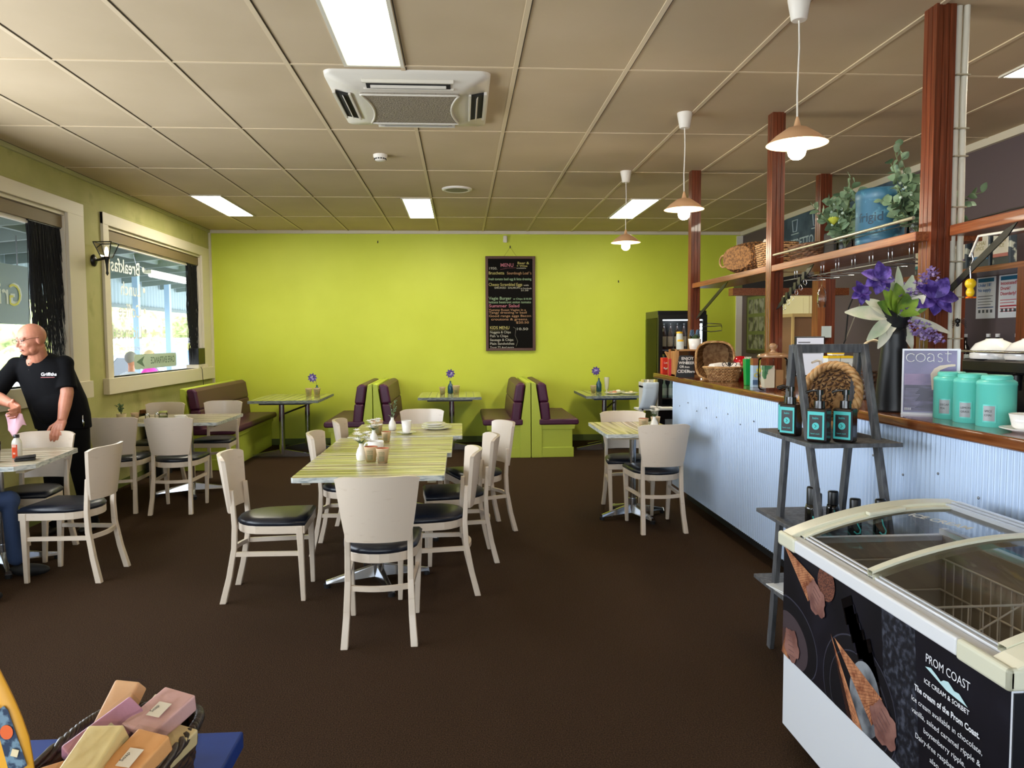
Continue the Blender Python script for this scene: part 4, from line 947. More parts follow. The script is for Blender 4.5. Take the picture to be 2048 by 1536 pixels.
# wicker basket leaning on the ladder shelf
t = thing('leaning_wicker_basket', 'brown wicker bowl basket with plaited rim tipped on its side on the ladder shelf', 'basket', (1.745, 3.40, 1.24))
f = M(); el = lambda u: (.135*math.cos(2*PI*u), .148*math.sin(2*PI*u)); f.at((0, 0, 0), (1.25, 0, -.95)); weave(f, el, -.10, .045, lambda v: .40+.60*math.sin(v*PI/2), 11, 24, .008); f.build('woven_bowl', wicker, t)
f = M(); f.at((0, 0, 0), (1.25, 0, -.95)); braid(f, el, .047, 1.0, .011, 11); f.build('plaited_rim', wicker, t)
# ---------------- foliage helpers ----------------
def leaf(f, p, d, L, W_, m=0, curl=.15, up=None, n=5):
    p = Vector(p); d = Vector(d).normalized(); up = Vector(up) if up else Vector((0, 0, 1))
    s = d.cross(up); s = s.normalized() if s.length > 1e-3 else Vector((1, 0, 0)); nn = s.cross(d).normalized(); vs = []
    for i in range(n+1):
        t = i/n; w_ = W_*math.sin(PI*min(.98, t*.93+.05))**.8; c = p+d*L*t-nn*curl*L*t*t
        vs += [c-s*w_*.5+nn*w_*.12, c, c+s*w_*.5+nn*w_*.12]
    fs = []
    for i in range(n):
        a = 3*i; fs += [(a, a+1, a+4, a+3), (a+1, a+2, a+5, a+4)]
    f.add(vs, fs, m, True)
def sprig(f, g, p0, p1, nl, size, round_=True, seed=0, m=0):
    rnd = random.Random(seed); p0 = Vector(p0); p1 = Vector(p1); mid = (p0+p1)/2+Vector((rnd.uniform(-.02, .02), rnd.uniform(-.02, .02), .03))
    pts = [(1-t)**2*p0+2*t*(1-t)*mid+t*t*p1 for t in [i/8 for i in range(9)]]
    g.tube(pts, .0022, 5)
    for k in range(nl):
        t = .2+.8*k/max(1, nl-1); q = (1-t)**2*p0+2*t*(1-t)*mid+t*t*p1; ax = (p1-p0).normalized()
        a = rnd.uniform(0, 2*PI); o = ax.orthogonal().normalized(); d = (o*math.cos(a)+ax.cross(o)*math.sin(a))*.8+ax*.6
        sz = size*rnd.uniform(.7, 1.1)*(1-.3*t); leaf(f, q, d, sz, sz*(.85 if round_ else .35), m, rnd.uniform(-.1, .25), up=(rnd.uniform(-1, 1), rnd.uniform(-1, 1), .5))
ceramic_w = china
# eucalyptus vases on the middle shelf
def eucalyptus(label, loc, spread, seed, yellow=True):
    t = thing('eucalyptus_vase', label, 'plant', loc, 0, 'artificial eucalyptus arrangements')
    f = M(); f.open = 1; f.lathe((0, 0, 0), [(.0, .003), (.045, .003), (.05, .02), (.046, .08), (.055, .15), (.052, .15), (.043, .08), (.046, .02), (.0, .01)], 24); f.build('glass_vase', gls, t)
    f = M(); g = M(); rnd = random.Random(seed)
    for k in range(spread[0]):
        a = rnd.uniform(0, 2*PI); r = rnd.uniform(.04, spread[1]); h = rnd.uniform(.16, spread[2])
        sprig(f, g, (0, 0, .04), (r*math.cos(a)*.85, r*math.sin(a)*1.1, h), 9, .075, True, seed*50+k)
    for (dx, dy, dz) in spread[3]: sprig(f, g, (0, 0, .1), (dx, dy, dz), 9, .072, True, seed*70+int(dx*100))
    f.build('leaves', leafg, t); g.build('stems', mat('stem_green', '#5d6a3f', .7), t)
    f = M()
    for k in range(26):
        a = rnd.uniform(0, 2*PI); r = rnd.uniform(.05, .12); f.ell((r*math.cos(a), r*math.sin(a), .22+rnd.uniform(-.05, .08)), (.009, .009, .009), 0, 8, 6)
    f.build('berries', mat('berries', '#a9bcae', .5), t)['kind'] = 'stuff'
    if yellow:
        f = M()
        for k in range(22):
            a = 2*PI*k/11; q = Vector((-.09, -.03, .17)); leaf(f, q, (math.cos(a), math.sin(a), .5+.4*(k > 10)), .05, .03, 0, -.3)
        f.build('yellow_bloom', mat('yellow_green_bloom', '#b9bf45', .6), t)
eucalyptus('eucalyptus arrangement with yellow-green bloom in glass vase left of the blue tin', (2.33, 4.45, 2.03), (30, .15, .36, [(-.1, 0, .30), (.02, 0, .46), (-.05, 0, .34), (-.17, 0, .22), (-.2, 0, .28), (.05, 0, .42)]), 3)
eucalyptus('eucalyptus arrangement with pale berries, half hidden by the nearest post', (2.40, 3.84, 2.03), (30, .2, .34, [(-.15, 0, .20), (-.13, 0, .46), (-.08, .05, .5), (.28, 0, .20), (.34, -.02, .25), (-.15, .0, .4), (.24, .0, .12)]), 8, False)
t = thing('hanging_eucalyptus', 'eucalyptus sprays hanging in at the upper right edge of the picture', 'plant', (2.62, 2.62, 2.5))
f = M(); g = M(); sprig(f, g, (.1, 0, .05), (-.12, .05, -.02), 10, .05, True, 5); sprig(f, g, (.1, 0, .0), (-.06, .02, -.10), 9, .045, True, 6); sprig(f, g, (.1, 0, .1), (0.0, 0, .12), 6, .06, True, 9); f.build('leaves', leafg, t); g.build('stems', MATS['stem_green'], t)
f = M(); f.lathe((.1, 0, -.44), [(.0, 0), (.05, 0), (.06, .1), (.04, .35), (.055, .45)], 20); f.build('vase', gls, t)
# blue tin
t = thing('blue_tin', 'large weathered blue metal tin lettered frigid on the middle overhead shelf', 'tin', (2.345, 4.10, 2.03))
f = M(); f.lathe((0, 0, 0), [(.12, 0), (.125, .004), (.125, .05), (.122, .055), (.125, .06), (.125, .25), (.128, .255), (.128, .30), (.12, .312), (.0, .312)], 40)
f.build('tin_body', mat('tin_blue', '#2d5f7a', .45, .1, noise_=('#5d94a8', 22, (1, 1, 1), .55, .72)), t)
f = M(); rr_ = .1262
def wrap(f, s, z, size, m, a0, off=0):
    b0 = len(f.v); f.text(s, (0, 0, z), (1, 0, 0), (0, 0, 1), size, m, off)
    for i in range(b0, len(f.v)):
        p = f.v[i]; a = a0+p[0]/rr_; f.v[i] = (rr_*math.cos(a), rr_*math.sin(a), p[2])
wrap(f, 'frigid', .13, .07, 0, -PI*.66-.98, .001); wrap(f, 'PURE ICE', .07, .028, 1, -PI*.62-.8); f.build('lettering', [mat('tin_ink', '#15384c', .6), mat('tin_pale', '#8fb4bf', .6)], t)
# baskets and rolls on the far shelf
t = thing('seagrass_basket', 'oval braided seagrass basket with ring handle lying on the far overhead shelf', 'basket', (2.34, 6.08, 2.175), .0)
f = M(); f.at((0, 0, 0), (PI/2, 0, -PI/2+.35)); weave(f, rr(.235, .13, 2.5), .09, -.09, lambda v: .72+.28*math.sin(v*PI/2), 10, 34, .008); f.build('woven_body', mat('seagrass', '#a8743f', .7, noise_=('#6f4a24', 60, (1, 1, 1), .4, .6)), t)
f = M(); f.at((0, 0, 0), (PI/2, 0, -PI/2+.35)); f.tube(arc((-.27, 0, .0), .05, 0, 2*PI, 18, 'xy')[:-1], .009, 8, 0, True); f.at(); f.build('ring_handle', wicker, t)
t = thing('tan_wicker_tray', 'light tan wicker basket beside the seagrass basket by the second post', 'basket', (2.36, 5.52, 2.035))
f = M(); weave(f, rr(.13, .15, 4), .002, .19, lambda v: .85+.15*v, 12, 26, .005); f.build('woven_body', wicker, t)
t = thing('brown_wicker_tray', 'low brown wicker basket on the middle shelf right of the second post', 'basket', (2.37, 4.92, 2.03))
f = M(); weave(f, rr(.14, .19, 4), .002, .11, lambda v: .85+.15*v, 8, 26, .005); f.build('woven_body', mat('wicker_brown', '#7a4f2c', .6, noise_=('#523018', 50, (1, 1, 1), .4, .6)), t)
for k, (x, y, lb) in enumerate(((2.43, 6.42, 'cream paper roll standing at the left end of the far overhead shelf'), (2.42, 6.2, 'cream paper roll standing behind the seagrass basket'), (2.44, 5.85, 'cream paper roll, rightmost behind the baskets'))):
    f = M(); f.lathe((0, 0, 0), [(.014, 0), (.042, .0), (.045, .01), (.045, .25), (.035, .265), (.0, .266)], 20); o = f.build('paper_roll', mat('roll_cream', '#e6d8c2', .7)); o.location = (x, y, 2.036); tag(o, lb, 'roll', 'paper rolls on the far overhead shelf')
t = thing('black_speaker_box', 'black box with rounded handle behind the eucalyptus on the middle shelf', 'box', (2.40, 4.66, 2.03))
f = M(); f.bb((-.07, -.07, 0), (.07, .07, .16)); f.build('box_body', blackm, t, bevel=.012); f = M(); f.tube(arc((0, 0, .15), .06, 0, PI, 10, 'xz'), .009, 8); f.build('handle', steel, t)

# ---------------- things on the counter ----------------
Z = CT
def carton(nm, label, cat, loc, sx, sy, h, mm, rz, extra=None):
    t = thing(nm, label, cat, loc, rz); f = M(); f.bb((-sx/2, -sy/2, 0), (sx/2, sy/2, h)); f.build('carton', mm, t, bevel=.003); return t
red = mat('red_card', '#c01a2c', .35); redo = mat('red_orange', '#d8392c', .35)
t = carton('drink_carton', 'orange-red packet with white swirl at the far end of the counter', 'carton', (2.055, 7.45, Z), .09, .06, .16, redo, .1)
f = M(); f.tube([(-.03, -.032, .06), (-.01, -.032, .045), (.02, -.032, .06), (.035, -.032, .09)], .008, 6); f.text("Let's", (-.03, -.0325, .10), (1, 0, 0), (0, 0, 1), .03, 0); f.build('print', mat('print_white', '#f3eee6', .5), t)
t = carton('straw_box', 'red straw box with white disc, wooden sticks standing in it', 'box', (2.03, 7.08, Z), .10, .07, .16, red, -.1)
f = M(); f.cyl((.015, -.036, .09), (.015, -.037, .09), .035, n=24); f.build('disc', mat('print_white', '#fff', .5), t); f = M(); f.text('Coke', (-.012, -.0385, .085), (1, 0, 0), (0, 0, 1), .022, 0); f.build('lettering', red, t)
f = M()
for k in range(6): f.box((.0+.01*k-.05, .0, .17), (.012, .012, .13), 0, (.0, -.5-.06*k, 0))
f.build('wooden_sticks', mat('stick_wood', '#cf9a5c', .6), t)
t = thing('chalk_sign', 'small slanted chalkboard reading enjoy wine beer or cider', 'sign', (2.035, 6.72, Z), -.02)
f = M(); f.prism([(-.085, 0), (.085, 0), (.085, .185), (.07, .2), (-.035, .2), (-.05, .185)], -.006, .006, 'y'); o = f.build('slate', mat('slate2', '#22262b', .6), t); o.rotation_euler = (-.15, 0, 0)
f = M()
for i, (s_, x, z, sz) in enumerate((('ENJOY', -.03, .158, .038), ('WINE', -.055, .12, .034), ('BEER', .012, .118, .036), ('OR', -.05, .086, .03), ('from', .0, .085, .022), ('CIDER', -.072, .04, .04), ('Here', .02, .04, .034))): f.text(s_, (x, -.0075, z), (1, 0, 0), (0, 0, 1), sz, 0, .001)
o = f.build('chalk_lettering', mat('chalk_bright', '#e8e8e4', .8), t); o.rotation_euler = (-.15, 0, 0)
t = thing('wooden_crate', 'pale timber crate box holding up jars and a potted hyacinth', 'crate', (2.14, 6.97, Z), 0)
f = M(); a, b, h = .14, .12, .25
for x in (-a, a): f.box((x, -b+.012, h/2), (.03, .024, h)); f.box((x, b-.012, h/2), (.03, .024, h))
f.bb((-a, -b, h-.014), (a, b, h)); f.bb((-a, b-.03, 0), (a, b-.02, h-.02)); f.bb((-a, -b, 0), (a, b, .014)); f.bb((-a, -b+.03, 0), (-a+.01, b-.03, h)); f.build('crate_frame', mat('pale_pine', '#c08f5a', .5, noise_=('#a8743f', 5, (1, 8, 1), .4, .6)), t)
jl = mat('jar_lid_yellow', '#e8b820', .4)
for k, (x, y, z, lb) in enumerate(((2.05, 6.92, Z+.25, 'honey jar with yellow lid, lower one on the crate'), (2.07, 7.02, Z+.25, 'honey jar with yellow lid and white label, behind on the crate'))):
    t = thing('honey_jar', lb, 'jar', (x, y, z), 0, 'yellow-lidded jars on the crate')
    h = .075 if k == 0 else .15
    f = M(); f.lathe((0, 0, 0), [(.028, 0), (.03, .005), (.03, h-.01), (.026, h)], 18); f.build('jar_body', lab_w, t); f = M(); f.lathe((0, 0, h), [(.029, 0), (.029, .016), (.0, .018)], 18); f.build('lid', jl, t)
t = thing('potted_hyacinth', 'white pot of blue grape hyacinths on top of the timber crate', 'plant', (2.18, 6.90, Z+.25))
f = M(); f.lathe((0, 0, 0), [(.045, 0), (.05, .01), (.062, .10), (.058, .10), (.05, .085), (.0, .085)], 28); f.build('pot', china, t)
f = M()
for k in range(60): a = random.uniform(0, 2*PI); r = random.uniform(0, .05); leaf(f, (r*math.cos(a), r*math.sin(a), .085), (math.cos(a)*.3, math.sin(a)*.3, 1), random.uniform(.04, .07), .006, 0, .1, up=(math.cos(a), math.sin(a), 0))
f.build('grass_leaves', leafd, t)
f = M()
for (cx, cy) in ((-.035, 0), (-.012, .02), (.02, -.01), (.038, .01), (.03, .03)):
    for k in range(22): a = k*2.4; f.ell((cx+.012*math.cos(a)*(1-k/34), cy+.012*math.sin(a)*(1-k/34), .125+.0026*k), (.006, .006, .006), 0, 6, 4)
f.build('blue_flowers', mat('hyacinth_blue', '#5b7894', .6), t)
# big wicker hamper lying open
t = thing('wicker_hamper', 'large rounded wicker basket lying on its side, open mouth facing the room', 'basket', (2.24, 6.50, Z+.175), 0)
f = M(); f.at((0, 0, 0), (PI/2+.1, 0, -.35)); weave(f, rr(.16, .165, 3), -.16, .16, lambda v: .72+.28*math.sin(v*PI/2), 16, 34, .005); f.build('woven_body', wicker, t)
f = M(); f.at((0, 0, 0), (PI/2+.1, 0, -.35)); braid(f, rr(.16, .165, 3), .16, 1.0, .006, 18); f.build('plaited_rim', wicker, t)
t = thing('napkin_basket', 'oval wicker basket of folded white napkins with scroll wire handle', 'basket', (2.15, 6.03, Z))
f = M(); weave(f, lambda u: (.16*math.cos(2*PI*u), .11*math.sin(2*PI*u)), .003, .115, lambda v: .74+.30*v, 9, 40, .004); f.build('woven_body', wicker, t)
f = M(); braid(f, lambda u: (.16*math.cos(2*PI*u), .11*math.sin(2*PI*u)), .118, 1.05, .0045, 22); f.build('plaited_rim', wicker, t)
f = M(); f.tube([(-.05, -.13, .13), (-.06, -.13, .15), (-.04, -.13, .165), (-.02, -.13, .14), (0, -.13, .13), (.02, -.13, .14), (.04, -.13, .165), (.06, -.13, .15), (.05, -.13, .13)], .0035, 6); f.ell((0, -.13, .15), (.015, .015, .015)); f.build('scroll_handle', blackm, t)
for k, (x, y, a, lb) in enumerate(((2.09, 6.02, .2, 'folded white napkin at the left in the napkin basket'), (2.16, 6.05, -.1, 'folded white napkin in the middle of the napkin basket'), (2.225, 6.02, -.4, 'folded white napkin with pointed end at right in the basket'))):
    f = M(); f.box((0, 0, 0), (.13, .1, .05), 0, (0, .0, 0)); f.box((.0, 0, .03), (.11, .085, .03), 0, (.0, -.12, 0)); o = f.build('folded_napkin', mat('napkin', '#ece6df', .85), bevel=.012, seg=3); o.location = (x, y, Z+.105); o.rotation_euler = (0, 0, a); tag(o, lb, 'napkin', 'folded napkins in the basket')
t = thing('red_canister', 'glossy red rounded canister behind the napkin basket', 'canister', (2.36, 6.2, Z))
f = M(); f.lathe((0, 0, 0), [(.06, 0), (.068, .01), (.066, .16), (.045, .20), (.0, .205)], 28); f.build('canister_body', mat('gloss_red', '#b0101c', .12, coat=.6), t)
t = thing('card_reader', 'black and white scales pan beside the red canister', 'appliance', (2.38, 5.92, Z))
f = M(); f.bb((-.08, -.07, 0), (.08, .07, .15)); f.build('appliance_body', blackm, t, bevel=.01); f = M(); f.ell((0, 0, .155), (.085, .07, .018)); f.build('white_pan', china, t)
t = thing('straw_holder', 'tall green plastic straw holder on the counter', 'holder', (2.145, 5.50, Z))
f = M(); f.box((0, 0, .1), (.06, .06, .2), 0, None, .72); f.build('holder_body', mat('bright_green', '#0f9a48', .3), t, bevel=.004)
f = M()
for k in range(5): f.cyl((-.02+.01*k, .01*(k % 2), .18), (-.022+.011*k, 0, .215), .004, n=8)
f.build('straws', white, t)
t = carton('chai_box', 'pale blue box lettered with yellow CHAI beside the glass jar', 'box', (2.138, 5.28, Z), .10, .06, .16, mat('chai_blue', '#aac8e0', .5), -.05)
f = M(); f.text('CHAI', (-.042, -.0315, .075), (1, 0, 0), (0, 0, 1), .042, 0, .001); f.ell((-.005, -.031, .125), (.02, .001, .016)); f.bb((-.05, -.0312, .02), (.05, -.0308, .055), 1); f.build('print', [mat('print_yellow', '#e3d33c', .5), mat('print_slate', '#4d6d94', .5)], t)
f = M(); f.bb((-.05, -.03, .16), (.05, .03, .21)); f.build('lid_flap', mat('copper', '#a5694a', .3, .5), t)
t = thing('biscuit_jar', 'large round glass jar with knobbed lid, patterned packet inside', 'jar', (2.105, 4.95, Z))
f = M(); f.open = 1; f.lathe((0, 0, 0), [(.0, .004), (.085, .004), (.095, .02), (.098, .12), (.095, .21), (.085, .225), (.082, .225), (.09, .2), (.092, .12), (.088, .02), (.0, .012)], 36); f.build('jar_body', glass_mat('jar_glass', (.99, .97, .94, 1), refl=.14), t)
f = M(); f.lathe((0, 0, .225), [(.10, 0), (.105, .008), (.098, .02), (.06, .03), (.02, .038), (.014, .05), (.026, .065), (.028, .08), (.014, .095), (.0, .097)], 36); f.build('jar_lid', mat('amber_lid', '#b98e68', .1, trans=.3, coat=.5), t)
f = M(); f.bb((-.07, -.03, .02), (.0, .03, .17)); f.bb((.01, -.03, .02), (.06, .04, .14), 1); f.build('packet', [mat('packet_white', '#cfcfc6', .5, noise_=('#3c7c5c', 12, (1, 1, 1), .52, .56)), mat('packet_brown', '#9c7a58', .5)], t)
# behind: monitor, timber frame, syrup pumps, honey boxes, coffee cups
t = thing('screen_monitor', 'order screen monitor showing a pale page behind the ladder shelf', 'monitor', (2.62, 5.5, .9), -.1)
f = M(); f.bb((-.11, -.012, .33), (.11, .012, .63)); f.bb((-.02, 0, 0), (.02, .03, .35)); f.bb((-.09, -.06, 0), (.09, .08, .015)); f.build('monitor_case', black, t, bevel=.004)
f = M(); f.bb((-.1, -.014, .34), (.1, -.012, .62), 0); f.bb((-.09, -.0145, .58), (.0, -.014, .59), 1); f.bb((-.09, -.0145, .5), (.08, -.014, .503), 1); f.build('screen', [mat('screen_pale', '#b9bcc8', .4, emit='#c8ccd8', es=.35), mat('screen_grey', '#777a86', .5)], t)
t = thing('pine_frame_box', 'tall pale pine framed brown hatch behind the order screen', 'cabinet', (3.0, 6.4, .0))
f = M(); f.bb((-.1, 0, 0), (.1, .3, 1.70)); f.build('hatch_panel', mat('hatch_brown', '#8a6444', .6), t); f = M(); f.bb((-.12, -.02, 1.70), (.12, .32, 1.73)); f.bb((.10, -.02, 0), (.12, .0, 1.70)); f.bb((-.12, -.02, 0), (-.10, .0, 1.70)); f.build('pine_trim', mat('pine_trim', '#cfae6f', .5), t)
t = thing('timber_upright', 'orange-brown timber upright beside the hatch, small white note pinned to it', 'upright', (2.83, 5.75, 0))
f = M(); f.bb((-.03, 0, 0), (.03, .1, 1.98)); f.bb((.04, .02, 0), (.12, .1, 1.98), 1); f.build('timber', [mat('orange_timber', '#9a5a2c', .4, noise_=('#7e4420', 4, (10, 10, 1), .4, .6)), redwood], t)
f = M(); f.bb((.0, -.01, 1.52), (.08, -.006, 1.61)); f.build('pinned_note', mat('note', '#c5d0cd', .7), t)
f = M(); f.tube([(.3, 0, 1.95), (.22, 0, 1.75), (.2, 0, 1.5), (.05, -.01, 1.2)], .006, 6); f.tube([(.38, 0, 1.95), (.2, 0, 1.5), (.02, -.02, 1.15)], .005, 6, 1); f.build('cables', [black, mat('cable_grey', '#8d8374', .5)], t)
def syrup(x, y, lb):
    t = thing('syrup_pump', lb, 'bottle', (x, y, .9), 0, 'white pump bottles behind the counter')
    f = M(); f.lathe((0, 0, 0), [(.055, 0), (.06, .01), (.06, .22), (.05, .27), (.02, .34), (.018, .37)], 20); f.build('bottle_body', mat('syrup_body', '#cfc6b9', .4), t)
    f = M(); f.cyl((0, 0, .37), (0, 0, .45), .011); f.cyl((0, 0, .36), (0, 0, .385), .02); f.tube([(0, 0, .45), (-.03, -.01, .455), (-.075, -.02, .44)], .008, 8); f.build('pump_head', white, t)
syrup(2.60, 5.28, 'white pump bottle behind the counter, left one beside the screen'); syrup(2.71, 5.22, 'white pump bottle behind the counter, right one'); syrup(2.80, 5.15, 'white pump bottle behind the counter, partly behind the ladder leg')
t = thing('cardboard_box', 'small brown cardboard box behind the counter below the pump bottles', 'box', (2.74, 4.95, .9)); f = M(); f.bb((-.12, -.08, 0), (.1, .08, .24)); f.build('carton', mat('cardboard', '#a2775a', .8), t)
t = thing('paper_cup_stack', 'stack of white takeaway cups upside down behind the counter', 'cups', (2.62, 5.0, .9)); f = M()
for k in range(6): f.lathe((0, 0, .03*k), [(.04, 0), (.03, .1), (.0, .1)], 18)
f.build('cup_stack', white, t)
for k, (x, y, z, lb) in enumerate(((2.235, 4.4, Z, 'white and yellow honey packet with barcode, lower left behind the wicker basket'), (2.315, 4.4, Z, 'white and yellow honey packet, lower right behind the wicker basket'), (2.235, 4.4, Z+.125, 'white and yellow honey packet with barcode, upper left of the stack'), (2.315, 4.4, Z+.125, 'white and blue honey packet, upper right of the stack'), (2.27, 4.42, Z+.25, 'yellow-topped honey packet lying on top of the stack'))):
    t = thing('honey_packet', lb, 'packet', (x, y, z), 0, 'honey packets stacked on the counter'); h = .12 if k < 4 else .02
    f = M(); f.bb((-.037, -.03, 0), (.037, .03, h)); f.build('carton', mat('packet_pale', '#dfe6ea', .5), t)
    f = M(); f.bb((-.038, -.0315, h-.012), (.038, .031, h+.001), 0)
    if k < 4:
        f.bb((-.036, -.0308, .005), (.036, -.0302, .04), 1)
        for q in range(7): f.bb((-.01+.006*q, -.0312, .008), (-.0075+.006*q, -.0308, .036), 2)
        f.text('honey', (-.03, -.0312, .075), (1, 0, 0), (0, 0, 1), .018, 2)
    f.build('print', [mat('packet_yellow', '#f0cb1e', .5), mat('packet_cyan', '#7cc6e0', .5), mat('print_ink', '#33373c', .6)], t)
t = thing('cane_handled_basket', 'dark little basket with tall pale arched cane handle behind the honey packets', 'basket', (2.38, 4.2, Z), .2)
f = M(); f.tube([(-.10, 0, .05)]+arc((0, 0, .22), .10, PI, 0, 18, 'xz', .12)+[(.10, 0, .05)], .008, 8); f.build('cane_handle', mat('cane', '#d8c8a8', .5), t)
f = M(); weave(f, rr(.10, .07, 4), .002, .16, lambda v: .85+.15*v, 10, 26, .003); f.build('woven_body', wicker_d, t)
# black jug with artificial flowers
t = thing('jug_bouquet', 'tall matte black jug of artificial white, green and purple flowers', 'vase', (2.09, 3.50, Z))
f = M(); f.open = 1; f.lathe((0, 0, 0), [(.0, .0), (.083, .0), (.084, .01), (.080, .06), (.081, .065), (.053, .36), (.054, .365), (.051, .40), (.045, .40)], 40)
def spout(u, v):
    a = 2*PI*u; lip = .05+.075*(abs(math.cos(a))**1.6)*(1 if math.cos(a) < 0 else .75)-.0; r = .051+.028*v*(1+.5*abs(math.cos(a))); return (r*math.cos(a), r*math.sin(a)*.9, .40+lip*v)
f.grid(spout, 40, 8, cu=True); f.grid(lambda u, v: tuple(c*(.95 if i < 2 else 1) for i, c in enumerate(spout(u, v))), 40, 8, cu=True); f.build('jug_body', mat('jug_black', '#15171a', .42), t)
f = M(); rnd = random.Random(4)
for (d, L, W_) in (((-1, -.2, .12), .24, .075), ((-.75, -.3, -.55), .19, .06), ((-.6, -.3, -1), .18, .055), ((-.35, -.3, -.6), .11, .045), ((-.8, -.1, .5), .16, .065), ((.15, -.5, 1.1), .20, .075), ((.55, -.4, .75), .16, .055), ((.75, -.4, -.30), .18, .045), ((1, -.3, -.35), .24, .04), ((.3, -.6, .5), .15, .07), ((-.15, -.4, 1), .24, .055), ((-.35, -.4, 1), .22, .05), ((.5, -.2, 1), .20, .05), ((.35, -.3, -1), .17, .055), ((.75, -.3, .9), .17, .05)):
    leaf(f, (.03*d[0], -.01+.02*d[1], .46), d, L, W_, 0, .12, n=8, up=(0, -1, .4))
f.build('white_lilies', mat('lily_petal', '#dcd8c6', .6, noise_=('#b7c7a6', 8, (1, 1, 1), .5, .68)), t)
f = M()
for (d, L, W_) in (((-.6, -.4, .8), .17, .07), ((-.35, -.6, .9), .17, .085), ((-.1, -.7, .6), .13, .08), ((.15, -.6, .35), .12, .06), ((-.7, -.3, .35), .13, .07), ((.5, -.6, .25), .13, .06), ((-.25, -.5, .3), .12, .09), ((.1, .2, .5), .13, .09), ((.25, -.7, .0), .1, .05)):
    leaf(f, (.02*d[0], -.03, .47), d, L, W_, 0, .1, n=6, up=(0, -1, .3))
f.build('green_leaves', mat('lime_leaf', '#5c7c38', .5, noise_=('#9db84a', 10, (1, 1, 1), .45, .6)), t)
def iris(f, c, s, rnd):
    for k in range(7):
        a = 2*PI*k/7+rnd.uniform(-.2, .2); leaf(f, c, (math.cos(a), -.4, math.sin(a)*.9+.2), s*rnd.uniform(.8, 1.1), s*.75, 0, .35, n=6, up=(0, -1, .5))
for c_, s_ in (((-.12, -.06, .635), .085), ((.135, -.09, .545), .10), ((-.20, -.05, .57), .055)): f = M(); iris(f, c_, s_, rnd); f.build('purple_iris', petalp, t)
f = M()
for (a, b, n) in (((.0, -.05, .52), (.135, -.09, .67), 130), ((.04, -.07, .41), (.16, -.10, .34), 140), ((.0, -.04, .5), (.03, -.05, .6), 50)):
    a = Vector(a); b = Vector(b)
    for k in range(n):
        u = k/n; r = .038*(1-.45*u); q = a+(b-a)*u+Vector((rnd.uniform(-r, r), rnd.uniform(-r, r), rnd.uniform(-r, r)))
        for j in range(3): an = rnd.uniform(0, PI); leaf(f, q, (math.cos(an), -.5, math.sin(an)), .016, .014, 0, .1, n=2)
f.build('lilac_spikes', mat('lilac', '#9a80bd', .6, noise_=('#c3aed6', 40, (1, 1, 1), .45, .6)), t)
# magazine in a clear stand
t = thing('magazine_stand', 'coast magazine with purple sunset cover in a clear counter stand', 'magazine', (2.055, 3.375, Z), math.atan2(-.13, .195))
MW, MH = .234, .305
f = M(); f.bb((0, 0, .0), (MW, .008, MH)); f.bb((0, -.02, 0), (MW, .06, .006)); f.build('acrylic_stand', mat('acrylic_edge', '#dfe3ec', .2), t)
f = M(); f.bb((.008, -.003, .01), (MW-.014, 0, MH-.008)); o = f.build('cover', ramp_mat('cover_purple', [(.3, '#3a3458'), (.5, '#5a4f82'), (.7, '#7a6aa0')], 2.5, (1, 1, 2), rough=.2, bump=0), t)
f = M(); d = -.0035
def q(x0, z0, x1, z1, m): f.add([(x0*MW, d, z0*MH), (x1*MW, d, z0*MH), (x1*MW, d, z1*MH), (x0*MW, d, z1*MH)], [(0, 1, 2, 3)], m)
q(.05, .06, .93, .45, 1); q(.05, .45, .93, .62, 2); d = -.004
f.add([(x*MW, d, z*MH) for x, z in ((.5, .62), (.56, .7), (.66, .75), (.85, .77), (.92, .77), (.92, .74), (.8, .73), (.66, .68), (.6, .58), (.6, .38), (.53, .38))], [tuple(range(11))], 3)
q(.15, .90, .19, .62, 4) if 0 else None
for k in range(14): q(.06+.001*k, .10+.022*k, .25+.02*(k % 5), .107+.022*k, 4)
for k in range(7): q(.06+.018*k, .065, .067+.018*k, .10, 5)
cx0, cz0, R_ = .075*MW, .865*MH, .0185
def LT_(pts, cl=False): f.tube([(p[0], -.0055, p[1]) for p in pts], .0017, 6, 5, cl)
def AR(cx, a0, a1, n=18, r=R_, dz=0): return [(cx+r*math.cos(a0+(a1-a0)*i/n), cz0+dz+r*math.sin(a0+(a1-a0)*i/n)) for i in range(n+1)]
LT_(AR(cx0+R_, .7, 2*PI-.7)); LT_(AR(cx0+3.15*R_, 0, 2*PI)[:-1], True); LT_(AR(cx0+5.25*R_, 2.4, 0, 12, R_*.8, R_*.2)+[(cx0+6.05*R_, cz0-R_)]); LT_(AR(cx0+5.2*R_, PI/2, 2*PI-PI/2, 12, R_*.55, -R_*.42)+[(cx0+6.05*R_, cz0-R_*.6)]); 
LT_(AR(cx0+7.4*R_, .5, 1.5*PI, 12, R_*.5, R_*.5)+AR(cx0+7.4*R_, PI/2, -PI*.85, 12, R_*.5, -R_*.5)); LT_([(cx0+9.0*R_, cz0+1.7*R_), (cx0+9.0*R_, cz0-.7*R_), (cx0+9.25*R_, cz0-R_), (cx0+9.7*R_, cz0-R_)]); LT_([(cx0+8.4*R_, cz0+R_), (cx0+9.8*R_, cz0+R_)])
f.build('cover_print', [wp, mat('sea_violet', '#3b3655', .3, noise_=('#6d6690', 9, (1, 1, 5), .5, .7)), mat('sunset_pink', '#a98bb0', .3, noise_=('#6a5c8e', 3, (1, 1, 2), .4, .6)), mat('glow_cream', '#dcc9b4', .3), mat('foam', '#8f88ac', .3), mat('title_white', '#f2f2f6', .3)], t)
